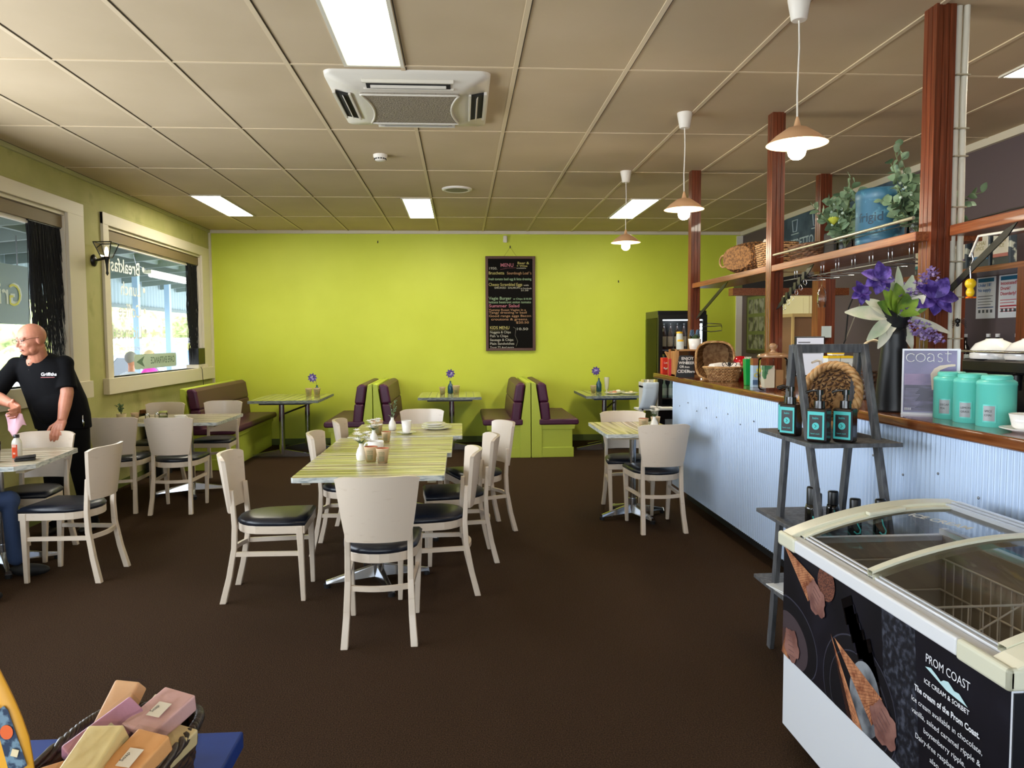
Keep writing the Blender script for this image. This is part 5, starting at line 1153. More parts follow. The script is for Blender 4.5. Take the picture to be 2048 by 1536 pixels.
# three aqua tins
for k, (x, y, s_, lb) in enumerate(((2.16, 3.17, 'DECAF TEA', 'aqua tea tin, farthest of the three, beside the magazine'), (2.15, 3.02, 'LEMON GRASS', 'aqua tea tin, middle one of the three'), (2.145, 2.87, 'SPICE CHAI', 'aqua tea tin, nearest of the three, behind the white cup'))):
    t = thing('aqua_tin', lb, 'tin', (x, y, Z), 0, 'aqua metal tins on the counter')
    f = M(); f.lathe((0, 0, 0), [(.068, 0), (.07, .003), (.07, .165), (.072, .168), (.070, .18), (.058, .188)], 36); f.build('tin_body', aqua, t)
    f = M(); f.lathe((0, 0, .186), [(.055, 0), (.056, .014), (.05, .02), (.0, .018)], 36); f.build('lid', aqua, t)
    f = M(); R_ = .0712; a0 = -2.55
    def cw(u, v, r=R_, w_=.042, z0=.025, z1=.085): a = a0+(u-.5)*w_/r; return (r*math.cos(a), r*math.sin(a), z0+(z1-z0)*v)
    f.grid(lambda u, v: cw(u, v, R_, .05, .02, .09), 6, 1, 1); f.grid(lambda u, v: cw(u, v, R_+.001), 6, 1, 0)
    b0 = len(f.v); 
    for i, wd in enumerate(s_.split()): f.text(wd, (-.016, 0, .06-.016*i), (1, 0, 0), (0, 0, 1), .0125, 2, 0, sx=.9)
    for i in range(b0, len(f.v)): p = f.v[i]; a = a0+p[0]/R_; f.v[i] = ((R_+.0018)*math.cos(a), (R_+.0018)*math.sin(a), p[2])
    f.build('tag_label', [mat('tag_grey', '#8f9394', .4, .4), mat('tag_frame', '#5bbfb4', .3, .2), mat('print_ink', '#333', .6)], t)
def cupsaucer(label, loc, r=.055, h=.058, rs=.08, group='white cups and saucers', rz=0, handle=True):
    t = thing('cup_and_saucer', label, 'cup', loc, rz, group)
    f = M(); f.open = 1; f.lathe((0, 0, 0), [(.0, 0), (rs*.5, .0), (rs*.6, .006), (rs, .016), (rs, .018), (rs*.6, .010), (.0, .008)], 32); f.build('saucer', china, t)
    f = M(); f.open = 1; f.lathe((0, 0, .010), [(.0, 0), (r*.6, 0), (r*.82, .012), (r, h), (r*.96, h), (r*.78, .014), (.0, .006)], 32); c = f.build('cup', china, t)
    if handle: f = M(); f.tube(arc((r*.95, 0, .010+h*.55), h*.28, -PI/2, PI/2, 10, 'xz'), .0045, 8); f.build('cup_handle', china, c)
    return t
cupsaucer('white coffee cup on saucer at the right picture edge of the counter', (2.115, 2.66, Z), .062, .06, .092, rz=1.2)
# reserved spider-like decoration on post
t = thing('metal_spider', 'small dark metal spider ornament on the timber behind the conduits', 'ornament', (2.372, 3.45, 1.60))
f = M(); f.ell((0, 0, 0), (.012, .01, .014)); f.ell((.0, -.0, -.02), (.008, .007, .008))
for s in (-1, 1):
    for k in range(4): f.tube([(0, 0, 0), (s*.02, -.01, .012-.008*k), (s*.035, -.012, -.005-.01*k)], .0012, 5)
f.build('ornament_body', black, t)
# ---------------- the standing man ----------------
def sph_tube(f, pts, rs, n=12, m=0):
    f.tube(pts, list(rs), n, m)
    for p, r in zip(pts, rs): f.ell(p, (r, r, r), m, n, 8)
def hand(f, wrist, kn, side, up, curl, spread=.010, s=1.0, thumb=1, flex=(.0, .0)):
    """wrist, knuckle centre; side = direction from index to little finger; up = back-of-hand normal"""
    w_ = Vector(wrist); k_ = Vector(kn); d = (k_-w_).normalized(); side = Vector(side); side = (side-d*side.dot(d)).normalized(); up = Vector(up); up = (up-d*up.dot(d)-side*up.dot(side)).normalized()
    for i in range(4):
        o = (i-1.5)*.0205*s; b = k_+side*o; a = w_+side*o*.55
        f.tube([tuple(a), tuple((a+b)/2+up*.004), tuple(b)], [.017*s, .0165*s, .0115*s], 10); f.ell(b, (.0115*s,)*3)
        L = (.040, .045, .042, .033)[i]*s; p = b; ang = curl[0]+.05*i; dd = d*math.cos(ang)-up*math.sin(ang); rad = .0095*s if i < 3 else .0082*s; pts = [b]
        for j, (ll, ca) in enumerate(((L, 0), (L*.68, curl[1]), (L*.52, curl[2]))):
            ang += ca; dd = (d*math.cos(ang)-up*math.sin(ang)+side*(i-1.5)*spread*6*(1 if j == 0 else 0)).normalized(); p = p+dd*ll; pts.append(p)
        f.tube([tuple(q) for q in pts], [rad*1.1, rad, rad*.95, rad*.85], 10)
        for q, r in zip(pts, (rad*1.15, rad*1.05, rad, rad*.86)): f.ell(q, (r, r, r))
    t0 = w_+d*.025*s-side*.026*s; t1 = t0+(d*.55-side*.75*thumb-up*.25).normalized()*.042*s; t2 = t1+(d*.8-side*.35*thumb-up*.35).normalized()*.034*s
    f.tube([tuple(w_), tuple(t0), tuple(t1), tuple(t2)], [.015*s, .0155*s, .0115*s, .009*s], 10)
    for q, r in ((t0, .0155), (t1, .012), (t2, .0092)): f.ell(q, (r*s,)*3)
PX, PY = -3.14, 6.10
t = thing('person', 'bald man in glasses and black polo shirt leaning on a white chair by the window', 'person', (PX, PY, 0))
O = Vector((PX, PY, 0))
def W(*p): return tuple(Vector(p)-O)
# head frame: looks towards the left of the picture and slightly down, towards the camera side
hc = Vector((-3.212, 5.85, 1.545)); fw = Vector((-.50, -.83, -.20)).normalized(); hr = Vector((fw.y, -fw.x, 0)).normalized()*-1; hu = fw.cross(hr).normalized()*-1
if hu.z < 0: hu = -hu
def H(a, b, c): return tuple(hc+fw*a+hr*b+hu*c-O)   # forward, sideways, up
hrot = Matrix((fw, hr, hu)).transposed().to_euler()
f = M()
f.ell(H(-.012, 0, .022), (.100, .080, .092), 0, 24, 16, hrot); f.ell(H(.028, 0, -.03), (.070, .062, .085), 0, 20, 14, hrot); f.ell(H(.048, 0, -.085), (.042, .040, .030), 0, 16, 12, hrot)
f.ell(H(.01, 0, -.075), (.065, .058, .045), 0, 16, 12, hrot)
for s in (-1, 1):
    f.ell(H(.058, s*.036, -.032), (.026, .024, .022), 0, 12, 10, hrot); f.ell(H(-.008, s*.079, -.012), (.017, .009, .031), 0, 12, 10, hrot); f.ell(H(.076, s*.030, .022), (.014, .026, .009), 0, 12, 8, hrot); f.ell(H(.03, s*.045, -.065), (.03, .02, .03), 0, 12, 8, hrot)
f.tube([H(.086, 0, .012), H(.100, 0, -.012), H(.112, 0, -.030)], [.008, .010, .0125], 10); f.ell(H(.108, 0, -.031), (.014, .0135, .011), 0, 12, 8, hrot)
for s in (-1, 1): f.ell(H(.097, s*.013, -.034), (.010, .008, .008), 0, 10, 8, hrot)
f.ell(H(.082, 0, -.075), (.014, .027, .006), 0, 14, 8, hrot)
f.tube([H(-.02, 0, -.05), W(-3.205, 5.92, 1.42), W(-3.22, 5.98, 1.36)], [.062, .064, .072], 16)
# arms run through the sleeves as one body
sR, eR, wR = W(-3.395, 5.98, 1.345), W(-3.515, 5.86, 1.125), W(-3.235, 5.62, 1.075)
sL, eL, wL = W(-3.055, 6.0, 1.355), W(-3.02, 5.95, 1.125), W(-3.012, 5.845, .925)
f.tube([W(-3.22, 5.98, 1.34), sR, eR], [.07, .058, .047], 14); f.tube([W(-3.22, 5.98, 1.34), sL, eL], [.07, .058, .048], 14)
f.ell(eR, (.045, .045, .045)); f.ell(eL, (.046, .046, .046))
f.tube([eR, tuple(Vector(eR)*.62+Vector(wR)*.38), wR], [.046, .046, .029], 14); f.tube([eL, tuple(Vector(eL)*.62+Vector(wL)*.38), wL], [.047, .046, .031], 14)
hand(f, wR, W(-3.145, 5.545, 1.035), (.55, -.45, -.3), (.2, -.1, 1), (.75, .55, .35), s=1.05, thumb=.7)
hand(f, wL, W(-3.018, 5.79, .868), (1, .1, 0), (-.1, -.5, .85), (.35, .5, .35), s=1.08, thumb=1.0)
f.ell(W(-3.25, 5.905, 1.375), (.033, .028, .05)); f.ell(W(-3.17, 6.06, 1.15), (.15, .10, .2)); f.ell(W(-3.20, 6.0, 1.3), (.13, .08, .09))
f.build('body', skin, t, fuse=.0042, fsm=5)
# polo shirt
def torso(f, rings, m=0, n=32, cap=True):
    vs = []
    for (c, rx, ry, tilt) in rings:
        for i in range(n):
            a = 2*PI*i/n; vs.append((c[0]+rx*math.cos(a), c[1]+ry*math.sin(a), c[2]+tilt*math.sin(a)))
    k = len(rings); f.add(vs, [(j*n+i, j*n+(i+1) % n, (j+1)*n+(i+1) % n, (j+1)*n+i) for j in range(k-1) for i in range(n)], m, True)
    f.add(vs[:n], [tuple(reversed(range(n)))], m); f.add(vs[-n:], [tuple(range(n))], m)
f = M()
torso(f, [(W(-3.14, 6.12, .84), .205, .145, .0), (W(-3.145, 6.10, .95), .212, .165, .0), (W(-3.16, 6.07, 1.08), .215, .175, .0), (W(-3.19, 6.03, 1.22), .212, .150, .01), (W(-3.21, 6.0, 1.33), .21, .122, .02), (W(-3.22, 5.985, 1.385), .165, .10, .02), (W(-3.215, 5.96, 1.425), .085, .078, .02)])
def sleeve(s_, e_, k):
    s_ = Vector(s_); e_ = Vector(e_); d = (e_-s_); f.tube([tuple(Vector(W(-3.22, 6.0, 1.33))*.45+s_*.55), tuple(s_), tuple(s_+d*.45), tuple(s_+d*k)], [.078, .068, .068, .074], 20); f.ell(s_, (.069, .069, .066))
sleeve(sR, eR, .86); sleeve(sL, eL, .82)
f.tube([W(-3.245+.074*math.sin(a), 5.945-.074*math.cos(a), 1.432-.022*math.cos(a)) for a in [.42+(2*PI-.84)*i/20 for i in range(21)]], .016, 8)
f.ell(W(-3.14, 5.985, 1.05), (.16, .10, .17)); f.ell(W(-3.2, 6.0, 1.25), (.18, .12, .12))
f.build('polo_shirt', mat('polo_black', '#060609', .9, spec=.2, bump=.15, bscale=500), t, fuse=.009, fsm=5)
f = M()
for s in (-1, 1): f.add([W(-3.247+s*.012, 5.868, 1.395), W(-3.247+s*.075, 5.885, 1.392), W(-3.25+s*.085, 5.93, 1.425), W(-3.25+s*.04, 5.87, 1.43)], [(0, 1, 2, 3)])
f.build('collar_point', MATS['polo_black'], t, solid=.006)
f = M()
for k in range(2): f.ell(W(-3.243+.004*k, 5.862-.006*k, 1.36-.045*k), (.005, .003, .005))
f.build('shirt_button', blackm, t)
f = M(); f.text('Griffiths', W(-3.165, 5.872, 1.268), (1, .06, 0), (0, .08, 1), .034, 0, .0006); f.bb(W(-3.165, 5.869, 1.254), W(-3.065, 5.874, 1.258), 1); f.build('chest_logo', [mat('logo_white', '#f2f2f2', .6), mat('logo_red', '#a05858', .6)], t)
# trousers and shoes
f = M()
torso(f, [(W(-3.14, 6.12, .78), .185, .14, 0), (W(-3.14, 6.12, .90), .19, .145, 0), (W(-3.14, 6.11, .98), .185, .14, 0)])
for s, fx, fy in ((-1, -3.25, 6.16), (1, -3.0, 6.2)): sph_tube(f, [W(-3.14+s*.09, 6.12, .82), W((fx-3.14+s*.09)/2, 6.13, .47), W(fx, fy, .08)], (.10, .072, .055), 16)
f.build('trousers', mat('trouser_black', '#060608', .9, spec=.2), t, fuse=.011, fsm=4)
f = M(); f.tube([W(-2.955, 6.04, .95), W(-2.945, 6.02, .90), W(-2.95, 6.03, .86), W(-2.955, 6.05, .90)], .006, 6); f.build('belt_keys', chrome, t)
for s, fx, fy in ((-1, -3.25, 6.16), (1, -3.0, 6.2)):
    f = M(); f.ell(W(fx, fy-.05, .035), (.05, .14, .034), 0, 16, 10); f.ell(W(fx, fy+.03, .06), (.045, .06, .05), 0, 14, 10); f.build('shoe', black, t)
# face details
f = M()
for s in (-1, 1): f.ell(H(.079, s*.030, .006), (.011, .015, .0075), 0, 12, 8, hrot)
f.build('eyes', mat('eye_white', '#a58f86', .3), t)
f = M()
for s in (-1, 1): f.ell(H(.0885, s*.031, .004), (.0035, .006, .005), 0, 10, 8, hrot)
f.build('pupils', mat('pupil', '#1b1512', .2), t)
f = M()
for s in (-1, 1): f.tube([H(.089, s*.014, .026), H(.091, s*.032, .030), H(.080, s*.05, .024)], .0035, 6)
f.build('eyebrows', mat('brow_grey', '#b58f7c', .8), t)
f = M(); f.ell(H(.090, 0, -.066), (.012, .026, .0085), 0, 16, 8, hrot); f.build('mouth', mat('lips', '#8d4a42', .5), t)
f = M(); f.ell(H(.0955, 0, -.0645), (.008, .021, .0048), 0, 14, 8, hrot); f.build('teeth', mat('teeth', '#e6ddd0', .3), t)
f = M()
for s in (-1, 1):
    f.tube([H(.103+.0*math.cos(a*PI/8), s*.034+.025*math.cos(a*PI/8), .004+.018*math.sin(a*PI/8)) for a in range(16)], .0013, 5, 0, True); f.tube([H(.100, s*.059, .008), H(.04, s*.082, .014), H(-.01, s*.087, .010)], .0018, 5)
f.tube([H(.103, -.009, .006), H(.108, 0, .009), H(.103, .009, .006)], .0015, 5); f.build('glasses_frame', mat('glasses_metal', '#5a4438', .3, .8), t)
t2 = thing('pink_cloth', 'pale pink cloth held in the hanging hand of the man in black', 'cloth', (-3.16, 5.53, .96))
f = M(); f.grid(lambda u, v: (-.075+.13*u+.015*v, .0+.022*math.sin(5*u+2*v)-.02*v, .05-.15*v*(.55+.45*math.sin(PI*min(1, u+.15)))+.01*math.sin(9*u)), 14, 10); f.build('cloth_sheet', mat('pink_cloth', '#d9aebb', .85), t2, solid=.003)

# ---------------- seated person in jeans at the left edge ----------------
SX, SY = -3.33, 4.62
t = thing('person', 'person seated at the left edge of the picture, only a blue jeans knee showing', 'person', (SX, SY, 0))
O = Vector((SX, SY, 0))
f = M()
for s in (-1, 1):
    y = SY+.13*s+.25*(s > 0)
    sph_tube(f, [W(SX-.02, SY+.09*s, .53), W(SX+.40, y, .50), W(SX+.42, y+.02, .12)], (.092, .068, .052), 18)
torso(f, [(W(SX, SY, .46), .13, .17, 0), (W(SX-.01, SY, .56), .14, .18, 0), (W(SX-.02, SY, .64), .13, .17, 0)])
f.build('jeans', denim, t, fuse=.011, fsm=4)
f = M(); torso(f, [(W(SX-.01, SY, .60), .145, .185, 0), (W(SX-.03, SY, .85), .14, .19, 0), (W(SX-.04, SY, 1.05), .13, .21, 0), (W(SX-.03, SY, 1.14), .07, .10, 0)])
for s in (-1, 1): sph_tube(f, [W(SX-.04, SY+.2*s, 1.05), W(SX+.0, SY+.25*s, .82)], (.062, .05), 14)
f.build('shirt', mat('grey_shirt', '#5c6470', .8), t, fuse=.012, fsm=4)
f = M(); f.ell(W(SX+.01, SY, 1.32), (.095, .078, .115), 0, 20, 14); f.tube([W(SX-.02, SY, 1.1), W(SX, SY, 1.26)], [.06, .055], 14); f.tube([W(SX+.1, SY, 1.33), W(SX+.115, SY, 1.30)], [.01, .013], 8)
for s in (-1, 1): f.ell(W(SX, SY+s*.079, 1.32), (.016, .009, .03)); f.tube([W(SX+.0, SY+.25*s, .82), W(SX+.13, SY+.22*s, .80)], [.042, .03], 12); hand(f, W(SX+.13, SY+.22*s, .80), W(SX+.21, SY+.2*s, .785), (0, s, 0), (0, 0, 1), (.1, .15, .1), thumb=1)
f.build('body', skin, t, fuse=.006, fsm=4)
f = M(); f.ell(W(SX-.02, SY, 1.36), (.095, .086, .10), 0, 20, 14); f.build('hair', mat('hair_grey', '#6b6058', .8), t)
for s in (-1, 1): f = M(); f.ell(W(SX+.50, SY+.13*s+.25*(s > 0)+.02, .04), (.13, .048, .04), 0, 16, 10); f.build('shoe', blackm, t)
O = Vector((0, 0, 0))
# ---------------- outside the windows ----------------
random.seed(11)
m = M(); m.bb((-7.0, -12, -.12), (-3.77, 60, -.02)); struct('pavement', m, mat('paving', '#b9b4aa', .9))
m = M(); m.bb((-60, -12, -.2), (-7.0, 90, -.13)); struct('road', m, mat('asphalt', '#a7a6a4', .9, noise_=('#c0bfbc', 3, (1, 1, 1), .4, .6)))
bluegrey = mat('verandah_blue_grey', '#7c8886', .7); ltblue = mat('post_blue', '#a9c6ea', .6)
t = thing('verandah', 'blue-grey verandah roof with rafters sheltering the footpath outside the windows', 'verandah', (-3.78, 4, 0))
f = M(); f.prism([(-.0, 3.05), (-2.75, 2.78), (-2.75, 2.82), (0, 3.09)], -4, 16, 'y'); f.build('roof_sheet', mat('roof_sheet', '#9aa19c', .7), t)
for k in range(22):
    y = -3.8+.92*k; f = M(); f.prism([(-.0, 2.88), (-2.7, 2.62), (-2.7, 2.77), (0, 3.04)], y, y+.05, 'y'); f.build('rafter', bluegrey, t)
f = M(); f.bb((-1.35, -4, 2.80), (-1.29, 16, 2.90)); f.build('purlin', bluegrey, t)
f = M(); f.grid(lambda u, v: (-2.74+.018*math.sin(2*PI*u*20/.15), -4+20*u, 2.20+.60*v), 1100, 1); f.build('corrugated_valance', mat('valance', '#a3b4ba', .5, trans=0), t)
f = M(); f.bb((-2.76, -4, 2.16), (-2.68, 16, 2.22)); f.build('valance_rail', bluegrey, t)
for lb, y in (('light blue verandah post, left one seen through the far window', 14.4), ('light blue verandah post, right one seen through the far window', 15.9)):
    q = thing('verandah_post', lb, 'post', (-6.0, y, -.02), 0, 'light blue verandah posts'); f = M(); f.bb((-.05, -.05, 0), (.05, .05, 2.82)); f.build('shaft', ltblue, q)
q = thing('outdoor_tube_light', 'caged fluorescent tube under the verandah seen through the far window', 'light', (-5.0, 12.5, 2.55))
f = M(); f.box((0, .8, .08), (.12, 1.7, .06)); f.build('batten', white, q); f = M(); f.cyl((0, .05, .03), (0, 1.6, .03), .03, n=12); f.build('tube', mat('tube_lit', '#ffffff', .4, emit='#eaf4ff', es=.35), q)
f = M()
for k in range(5): f.tube(arc((0, .1+.35*k, .05), .06, -PI, 0, 8, 'xz'), .004, 5)
f.tube([(0, -.05, .1), (-.05, -.35, .16), (-.02, -.5, .3)], .006, 5); f.build('wire_guard', steel, q)
q = thing('hanging_sign', 'pale blue-grey hanging sign with white and yellow script seen through near window', 'sign', (-5.0, 8.3, 1.72))
f = M(); f.bb((-.03, -1.0, 0), (.03, .75, .66)); f.build('sign_board', mat('sign_blue', '#9fb0bd', .6), q)
f = M(); f.text('Griffiths', (.034, .62, .22), (0, -1, 0), (0, 0, 1), .34, 0, .003); f.text('G', (.036, .60, .2), (0, -1, 0), (0, 0, 1), .36, 1, -.004); f.build('lettering', [mat('sign_white', '#f2f4f4', .6), mat('sign_yellow', '#e8e05a', .6)], q)
f = M(); f.tube([(0, -.8, .66), (0, -.8, .98)], .008, 6); f.tube([(0, .6, .66), (0, .6, 1.0)], .008, 6); f.build('hanger_rod', steel, q)
hed = mat('hedge_leaf', '#94a655', .8, noise_=('#dcdc8c', 6, (1, 1, 1), .4, .62), bump=.8, bscale=12)
def blob(nm, label, cat, loc, r, mm, group, seed, trunk=0, tr=None):
    q = thing(nm, label, cat, loc, 0, group); rnd = random.Random(seed); f = M()
    for k in range(12):
        a = rnd.uniform(0, 2*PI); c = Vector((r[0]*.6*math.cos(a)*rnd.random(), r[1]*.6*math.sin(a)*rnd.random(), trunk+r[2]*rnd.uniform(.6, 1.25))); s = rnd.uniform(.5, .75)
        def fn(u, v, c=c, s=s):
            p = Vector((math.sin(PI*v)*math.cos(2*PI*u), math.sin(PI*v)*math.sin(2*PI*u), math.cos(PI*v))); d = 1+.28*noise.noise(p*3.1+c)+.14*noise.noise(p*9+c); return (c.x+p.x*r[0]*s*d, c.y+p.y*r[1]*s*d, c.z+p.z*r[2]*s*d)
        f.grid(fn, 26, 16, 0, cu=True)
    f.build('foliage', mm, q)
    if trunk: f = M(); f.cyl((0, 0, -.2), (0, 0, trunk+r[2]*.6), .22, .12); f.build('trunk', mat('bark', '#6b5844', .9), q)
for k, (x, y) in enumerate(((-9.8, 18.2), (-10.0, 21.8), (-10.2, 25.4), (-10.4, 29.0), (-9.7, 13.2))): blob('roadside_hedge', 'yellow-green hedge bush across the footpath, %s' % ('second from left', 'in the middle', 'behind the right post', 'farthest right', 'seen through the near window')[k], 'hedge', (x, y, -.12), (1.0, 1.3, .85), hed, 'hedge bushes beyond the footpath', k)
tree_m = mat('tree_leaf', '#7d9258', .8, noise_=('#d3d8a0', 3, (1, 1, 1), .35, .65), bump=1, bscale=8)
for k, (x, y, s) in enumerate(((-24, 41, 2.9), (-24, 51.5, 3.2), (-24, 63, 3.6), (-24, 76, 4.0), (-24, 91, 4.4), (-18, 28, 2.3), (-18, 35.5, 2.4), (-18, 21, 2.2))): blob('roadside_tree', 'bright leafy tree far across the road, %s' % ('left of the far window', 'behind the left post', 'middle of the far window', 'between the posts', 'right of the posts', 'under the hanging sign', 'beside the string curtain', 'at the picture edge')[k], 'tree', (x, y, -.15), (s, s*1.1, s*.72), tree_m, 'trees across the road', 20+k, .7)
q = thing('white_shed', 'long low white building across the road', 'building', (-12.8, 38, -.15)); f = M(); f.bb((-1.6, -7, 0), (0, 7, 1.35)); f.build('wall', mat('shed_wall', '#c9c6c0', .8), q); f = M(); f.prism([(-1.8, 1.35), (.2, 1.35), (-.8, 1.8)], -7.3, 7.3, 'y'); f.build('roof', mat('roof_white', '#a9aeb2', .6), q)
for k in range(5): f = M(); f.bb((0, -6+2.6*k, .5), (.02, -4.6+2.6*k, 1.1)); f.build('window', mat('dark_glass', '#47505a', .2), q)
def car(label, loc, rz, col):
    q = thing('parked_car', label, 'car', loc, rz, 'cars parked outside')
    prof = [(-2.1, .3), (2.1, .3), (2.15, .55), (2.0, .78), (1.1, .9), (.55, 1.35), (-.9, 1.4), (-1.7, .95), (-2.15, .85), (-2.2, .5)]
    f = M(); f.prism(prof, -.85, .85, 'y'); f.build('car_body', mat('car_'+col, col, .25, coat=.6), q, bevel=.05, seg=3)
    f = M(); f.prism([(1.0, .92), (.52, 1.28), (-.85, 1.33), (-1.5, .95)], -.86, .86, 'y'); f.build('windows', mat('dark_glass', '#47505a', .2), q)
    for x in (-1.35, 1.35):
        for y in (-.86, .70): f = M(); f.cyl((x, y, .32), (x, y+.16, .32), .32, n=20); f.build('wheel', blackm, q)
car('dark blue car parked outside, seen at the left edge of the near window', (-7.7, 10.4, -.15), 1.5, '#3a4f78'); car('pale silver car parked outside beyond the footpath tables', (-7.7, 16.5, -.15), 1.5, '#b9c2cc'); car('blue car low in the far window behind the cafe entrance sign', (-7.7, 22.5, -.15), 1.5, '#4f74a8')
# people at the footpath tables
for k, (x, y, col, lb, hc_) in enumerate(((-5.6, 13.9, '#d23fa6', 'person in bright magenta top seated outside beyond the far window', '#c9b18a'), (-5.3, 15.4, '#c02a3a', 'person in red and dark clothes seated outside at right of far window', '#4a3a30'), (-5.2, 12.2, '#b9bcc0', 'person in pale grey jacket seated outside at left of far window', '#8a8580'))):
    q = thing('person', lb, 'person', (x, y, -.02), .5*k, 'people sitting outside'); f = M()
    torso(f, [((0, 0, .45), .16, .19, 0), ((0, 0, .75), .15, .2, 0), ((0, 0, .98), .13, .22, 0), ((0, 0, 1.06), .07, .1, 0)])
    for s in (-1, 1): sph_tube(f, [(0, s*.2, .98), (.1, s*.26, .72), (.3, s*.15, .72)], (.06, .05, .035), 10)
    f.build('top', mat('top%d' % k, col, .8), q, fuse=.02, fsm=2); f = M(); f.ell((.03, 0, 1.24), (.09, .075, .11)); f.tube([(0, 0, 1.0), (.01, 0, 1.18)], [.05, .05], 10); f.build('body', skin, q, fuse=.012, fsm=2)
    f = M(); f.ell((-.0, 0, 1.28), (.095, .085, .10)); f.build('hair', mat('hair%d' % k, hc_, .9), q)
    f = M(); 
    for s in (-1, 1): sph_tube(f, [(0, s*.1, .5), (.42, s*.13, .5), (.44, s*.13, .06)], (.085, .06, .045), 10)
    f.build('trousers', mat('outside_trousers', '#39404c', .8), q, fuse=.02, fsm=2)
    c = thing('outdoor_chair', 'plain outdoor chair under the %s seated person' % ('magenta-topped', 'red-clothed', 'grey-jacketed')[k], 'chair', (x, y, -.02), .5*k, 'footpath chairs'); f = M(); f.bb((-.2, -.22, .38), (.22, .22, .405)); f.build('seat', steel, c); f = M(); f.bb((-.235, -.2, .4), (-.21, .2, .85)); f.build('backrest', steel, c)
    for sx in (-.18, .2):
        for sy in (-.2, .2): f = M(); f.cyl((sx, sy, 0), (sx, sy, .39), .014, n=8); f.build('leg', steel, c)
# string curtains on the right of each window
def strings(label, y0, y1, zt, zb, seed, n, slant):
    q = thing('string_curtain', label, 'curtain', (XL-.05, y0, 0), 0, 'black string fly curtains'); rnd = random.Random(seed); f = M()
    for k in range(n):
        u = k/n; y = (y1-y0)*u; zb_ = zb+rnd.uniform(-.02, .35)*(1 if rnd.random() < .75 else 3)*.6
        f.tube([(rnd.uniform(-.02, .02), y, zt), (rnd.uniform(-.03, .03), y+slant*.35*u+rnd.uniform(-.006, .006), (zt+zb_)/2), (rnd.uniform(-.03, .03), y+slant*u+rnd.uniform(-.01, .01), zb_)], [.0024, .0017, .0010], 4)
    o = f.build('strands', mat('string_black', '#0d0d10', .8), q); o['kind'] = 'stuff'
    f = M(); f.bb((-.02, -.02, zt), (.02, y1-y0+.02, zt+.025)); f.build('curtain_rod', black, q)
strings('black string fly curtain gathered at the right end of the near window', 6.62, 7.09, 2.54, 1.18, 1, 420, .22)
strings('black string fly curtain gathered at the right end of the far window', 10.28, 10.62, 2.54, 1.22, 2, 260, .0)
# vinyl lettering on the far window, reads from the street
q = thing('window_lettering', 'white reversed lettering listing breakfast, lunch, coffee, licensed on the far window', 'lettering', (-3.688, 9.0, 0))
for s_, z in (('Breakfast', 2.27), ('Lunch', 2.03), ('Coffee', 1.79), ('Licensed', 1.55)):
    f = M(); f.text(s_, (0, -.02, z), (0, -1, 0), (0, 0, 1), .21, 0, .002, space=1.02); f.cyl((0, .07, z+.08), (-.001, .07, z+.08), .032, n=18); f.build('vinyl_word', mat('vinyl_white', '#eef2f2', .6), q)
f = M(); f.text('functions catering', (0, -.05, 1.42), (0, -1, 0), (0, 0, 1), .08, 0); f.build('vinyl_word', mat('vinyl_white', '#eef2f2', .6), q)
q = thing('entrance_sign', 'pale green reversed cafe entrance sign with arrow stuck low on the far window', 'sign', (-3.684, 9.98, 1.20))
f = M(); f.at((0, 0, 0), (0, 0, 0)); pr = [(-1.25, .02), (-1.22, 0), (-.02, 0), (0, .02), (0, .17), (-.02, .19), (-1.22, .19), (-1.25, .17)]
f.prism([(p[0], p[1]*.9) for p in pr], -.001, .001, 'x'); f.build('sign_panel', mat('sign_mint', '#b9cdbf', .6), q)
f = M(); f.text('CAFE ENTRANCE', (.003, -.06, .055), (0, -1, 0), (0, 0, 1), .112, 0, .001, sx=.86); f.add([(.003, -1.20, .085), (.003, -.98, .15), (.003, -1.04, .085), (.003, -.98, .02)], [(0, 1, 2, 3)]); f.build('lettering', mat('sign_green', '#5d7a68', .6), q)
q = thing('sill_device', 'black box standing on a ribbed white base at the right of the far sill', 'device', (XL+.0, 10.52, WZ0), 0)
f = M(); f.bb((-.10, -.13, .05), (.03, .13, .27)); f.build('device_body', black, q, bevel=.004); f = M(); f.bb((-.11, -.2, 0), (.05, .2, .05)); [f.bb((.05, -.19+.035*k, .005), (.055, -.175+.035*k, .045)) for k in range(11)]; f.build('ribbed_base', cream, q)
f = M(); f.tube([(.05, -.12, .02), (.07, -.12, -.02), (.075, -.1, -.35), (.04, -.08, -.42)], .004, 6); f.build('cable', blackm, q)
# ---------------- things on the tables ----------------
def paper_cup(label, loc, s=1.0, inner=terra, rz=0, sugar=False):
    t = thing('paper_cup', label, 'cup', loc, rz, 'kraft paper cups on the tables')
    f = M(); f.open = 1; f.lathe((0, 0, 0), [(.0, .003*s), (.027*s, .003*s), (.028*s, 0), (.040*s, .086*s), (.042*s, .088*s), (.040*s, .09*s)], 26, 0); f.build('cup_wall', kraft, t)
    f = M(); f.open = 1; f.lathe((0, 0, 0), [(.0, .055*s), (.034*s, .055*s), (.0395*s, .089*s)], 26, 0); f.build('cup_inside', inner, t)
    f = M(); r = .0345*s
    for i in range(4):
        b0 = len(f.v); f.text('PAPER CUP', (.018*s, 0, .012*s), (0, 0, 1), (-1, 0, 0), .012*s, 0)
        for j in range(b0, len(f.v)): p = f.v[j]; rr0 = (.0285+.0125*(p[2]/(.09*s)))*s+.0006; a = -1.6+(p[0]-.02*s+.009*s*i-.01)/r; f.v[j] = (rr0*math.cos(a), rr0*math.sin(a), p[2])
        if i: continue
    f.build('printing', mat('cup_green', '#6e7f5a', .7), t); return t
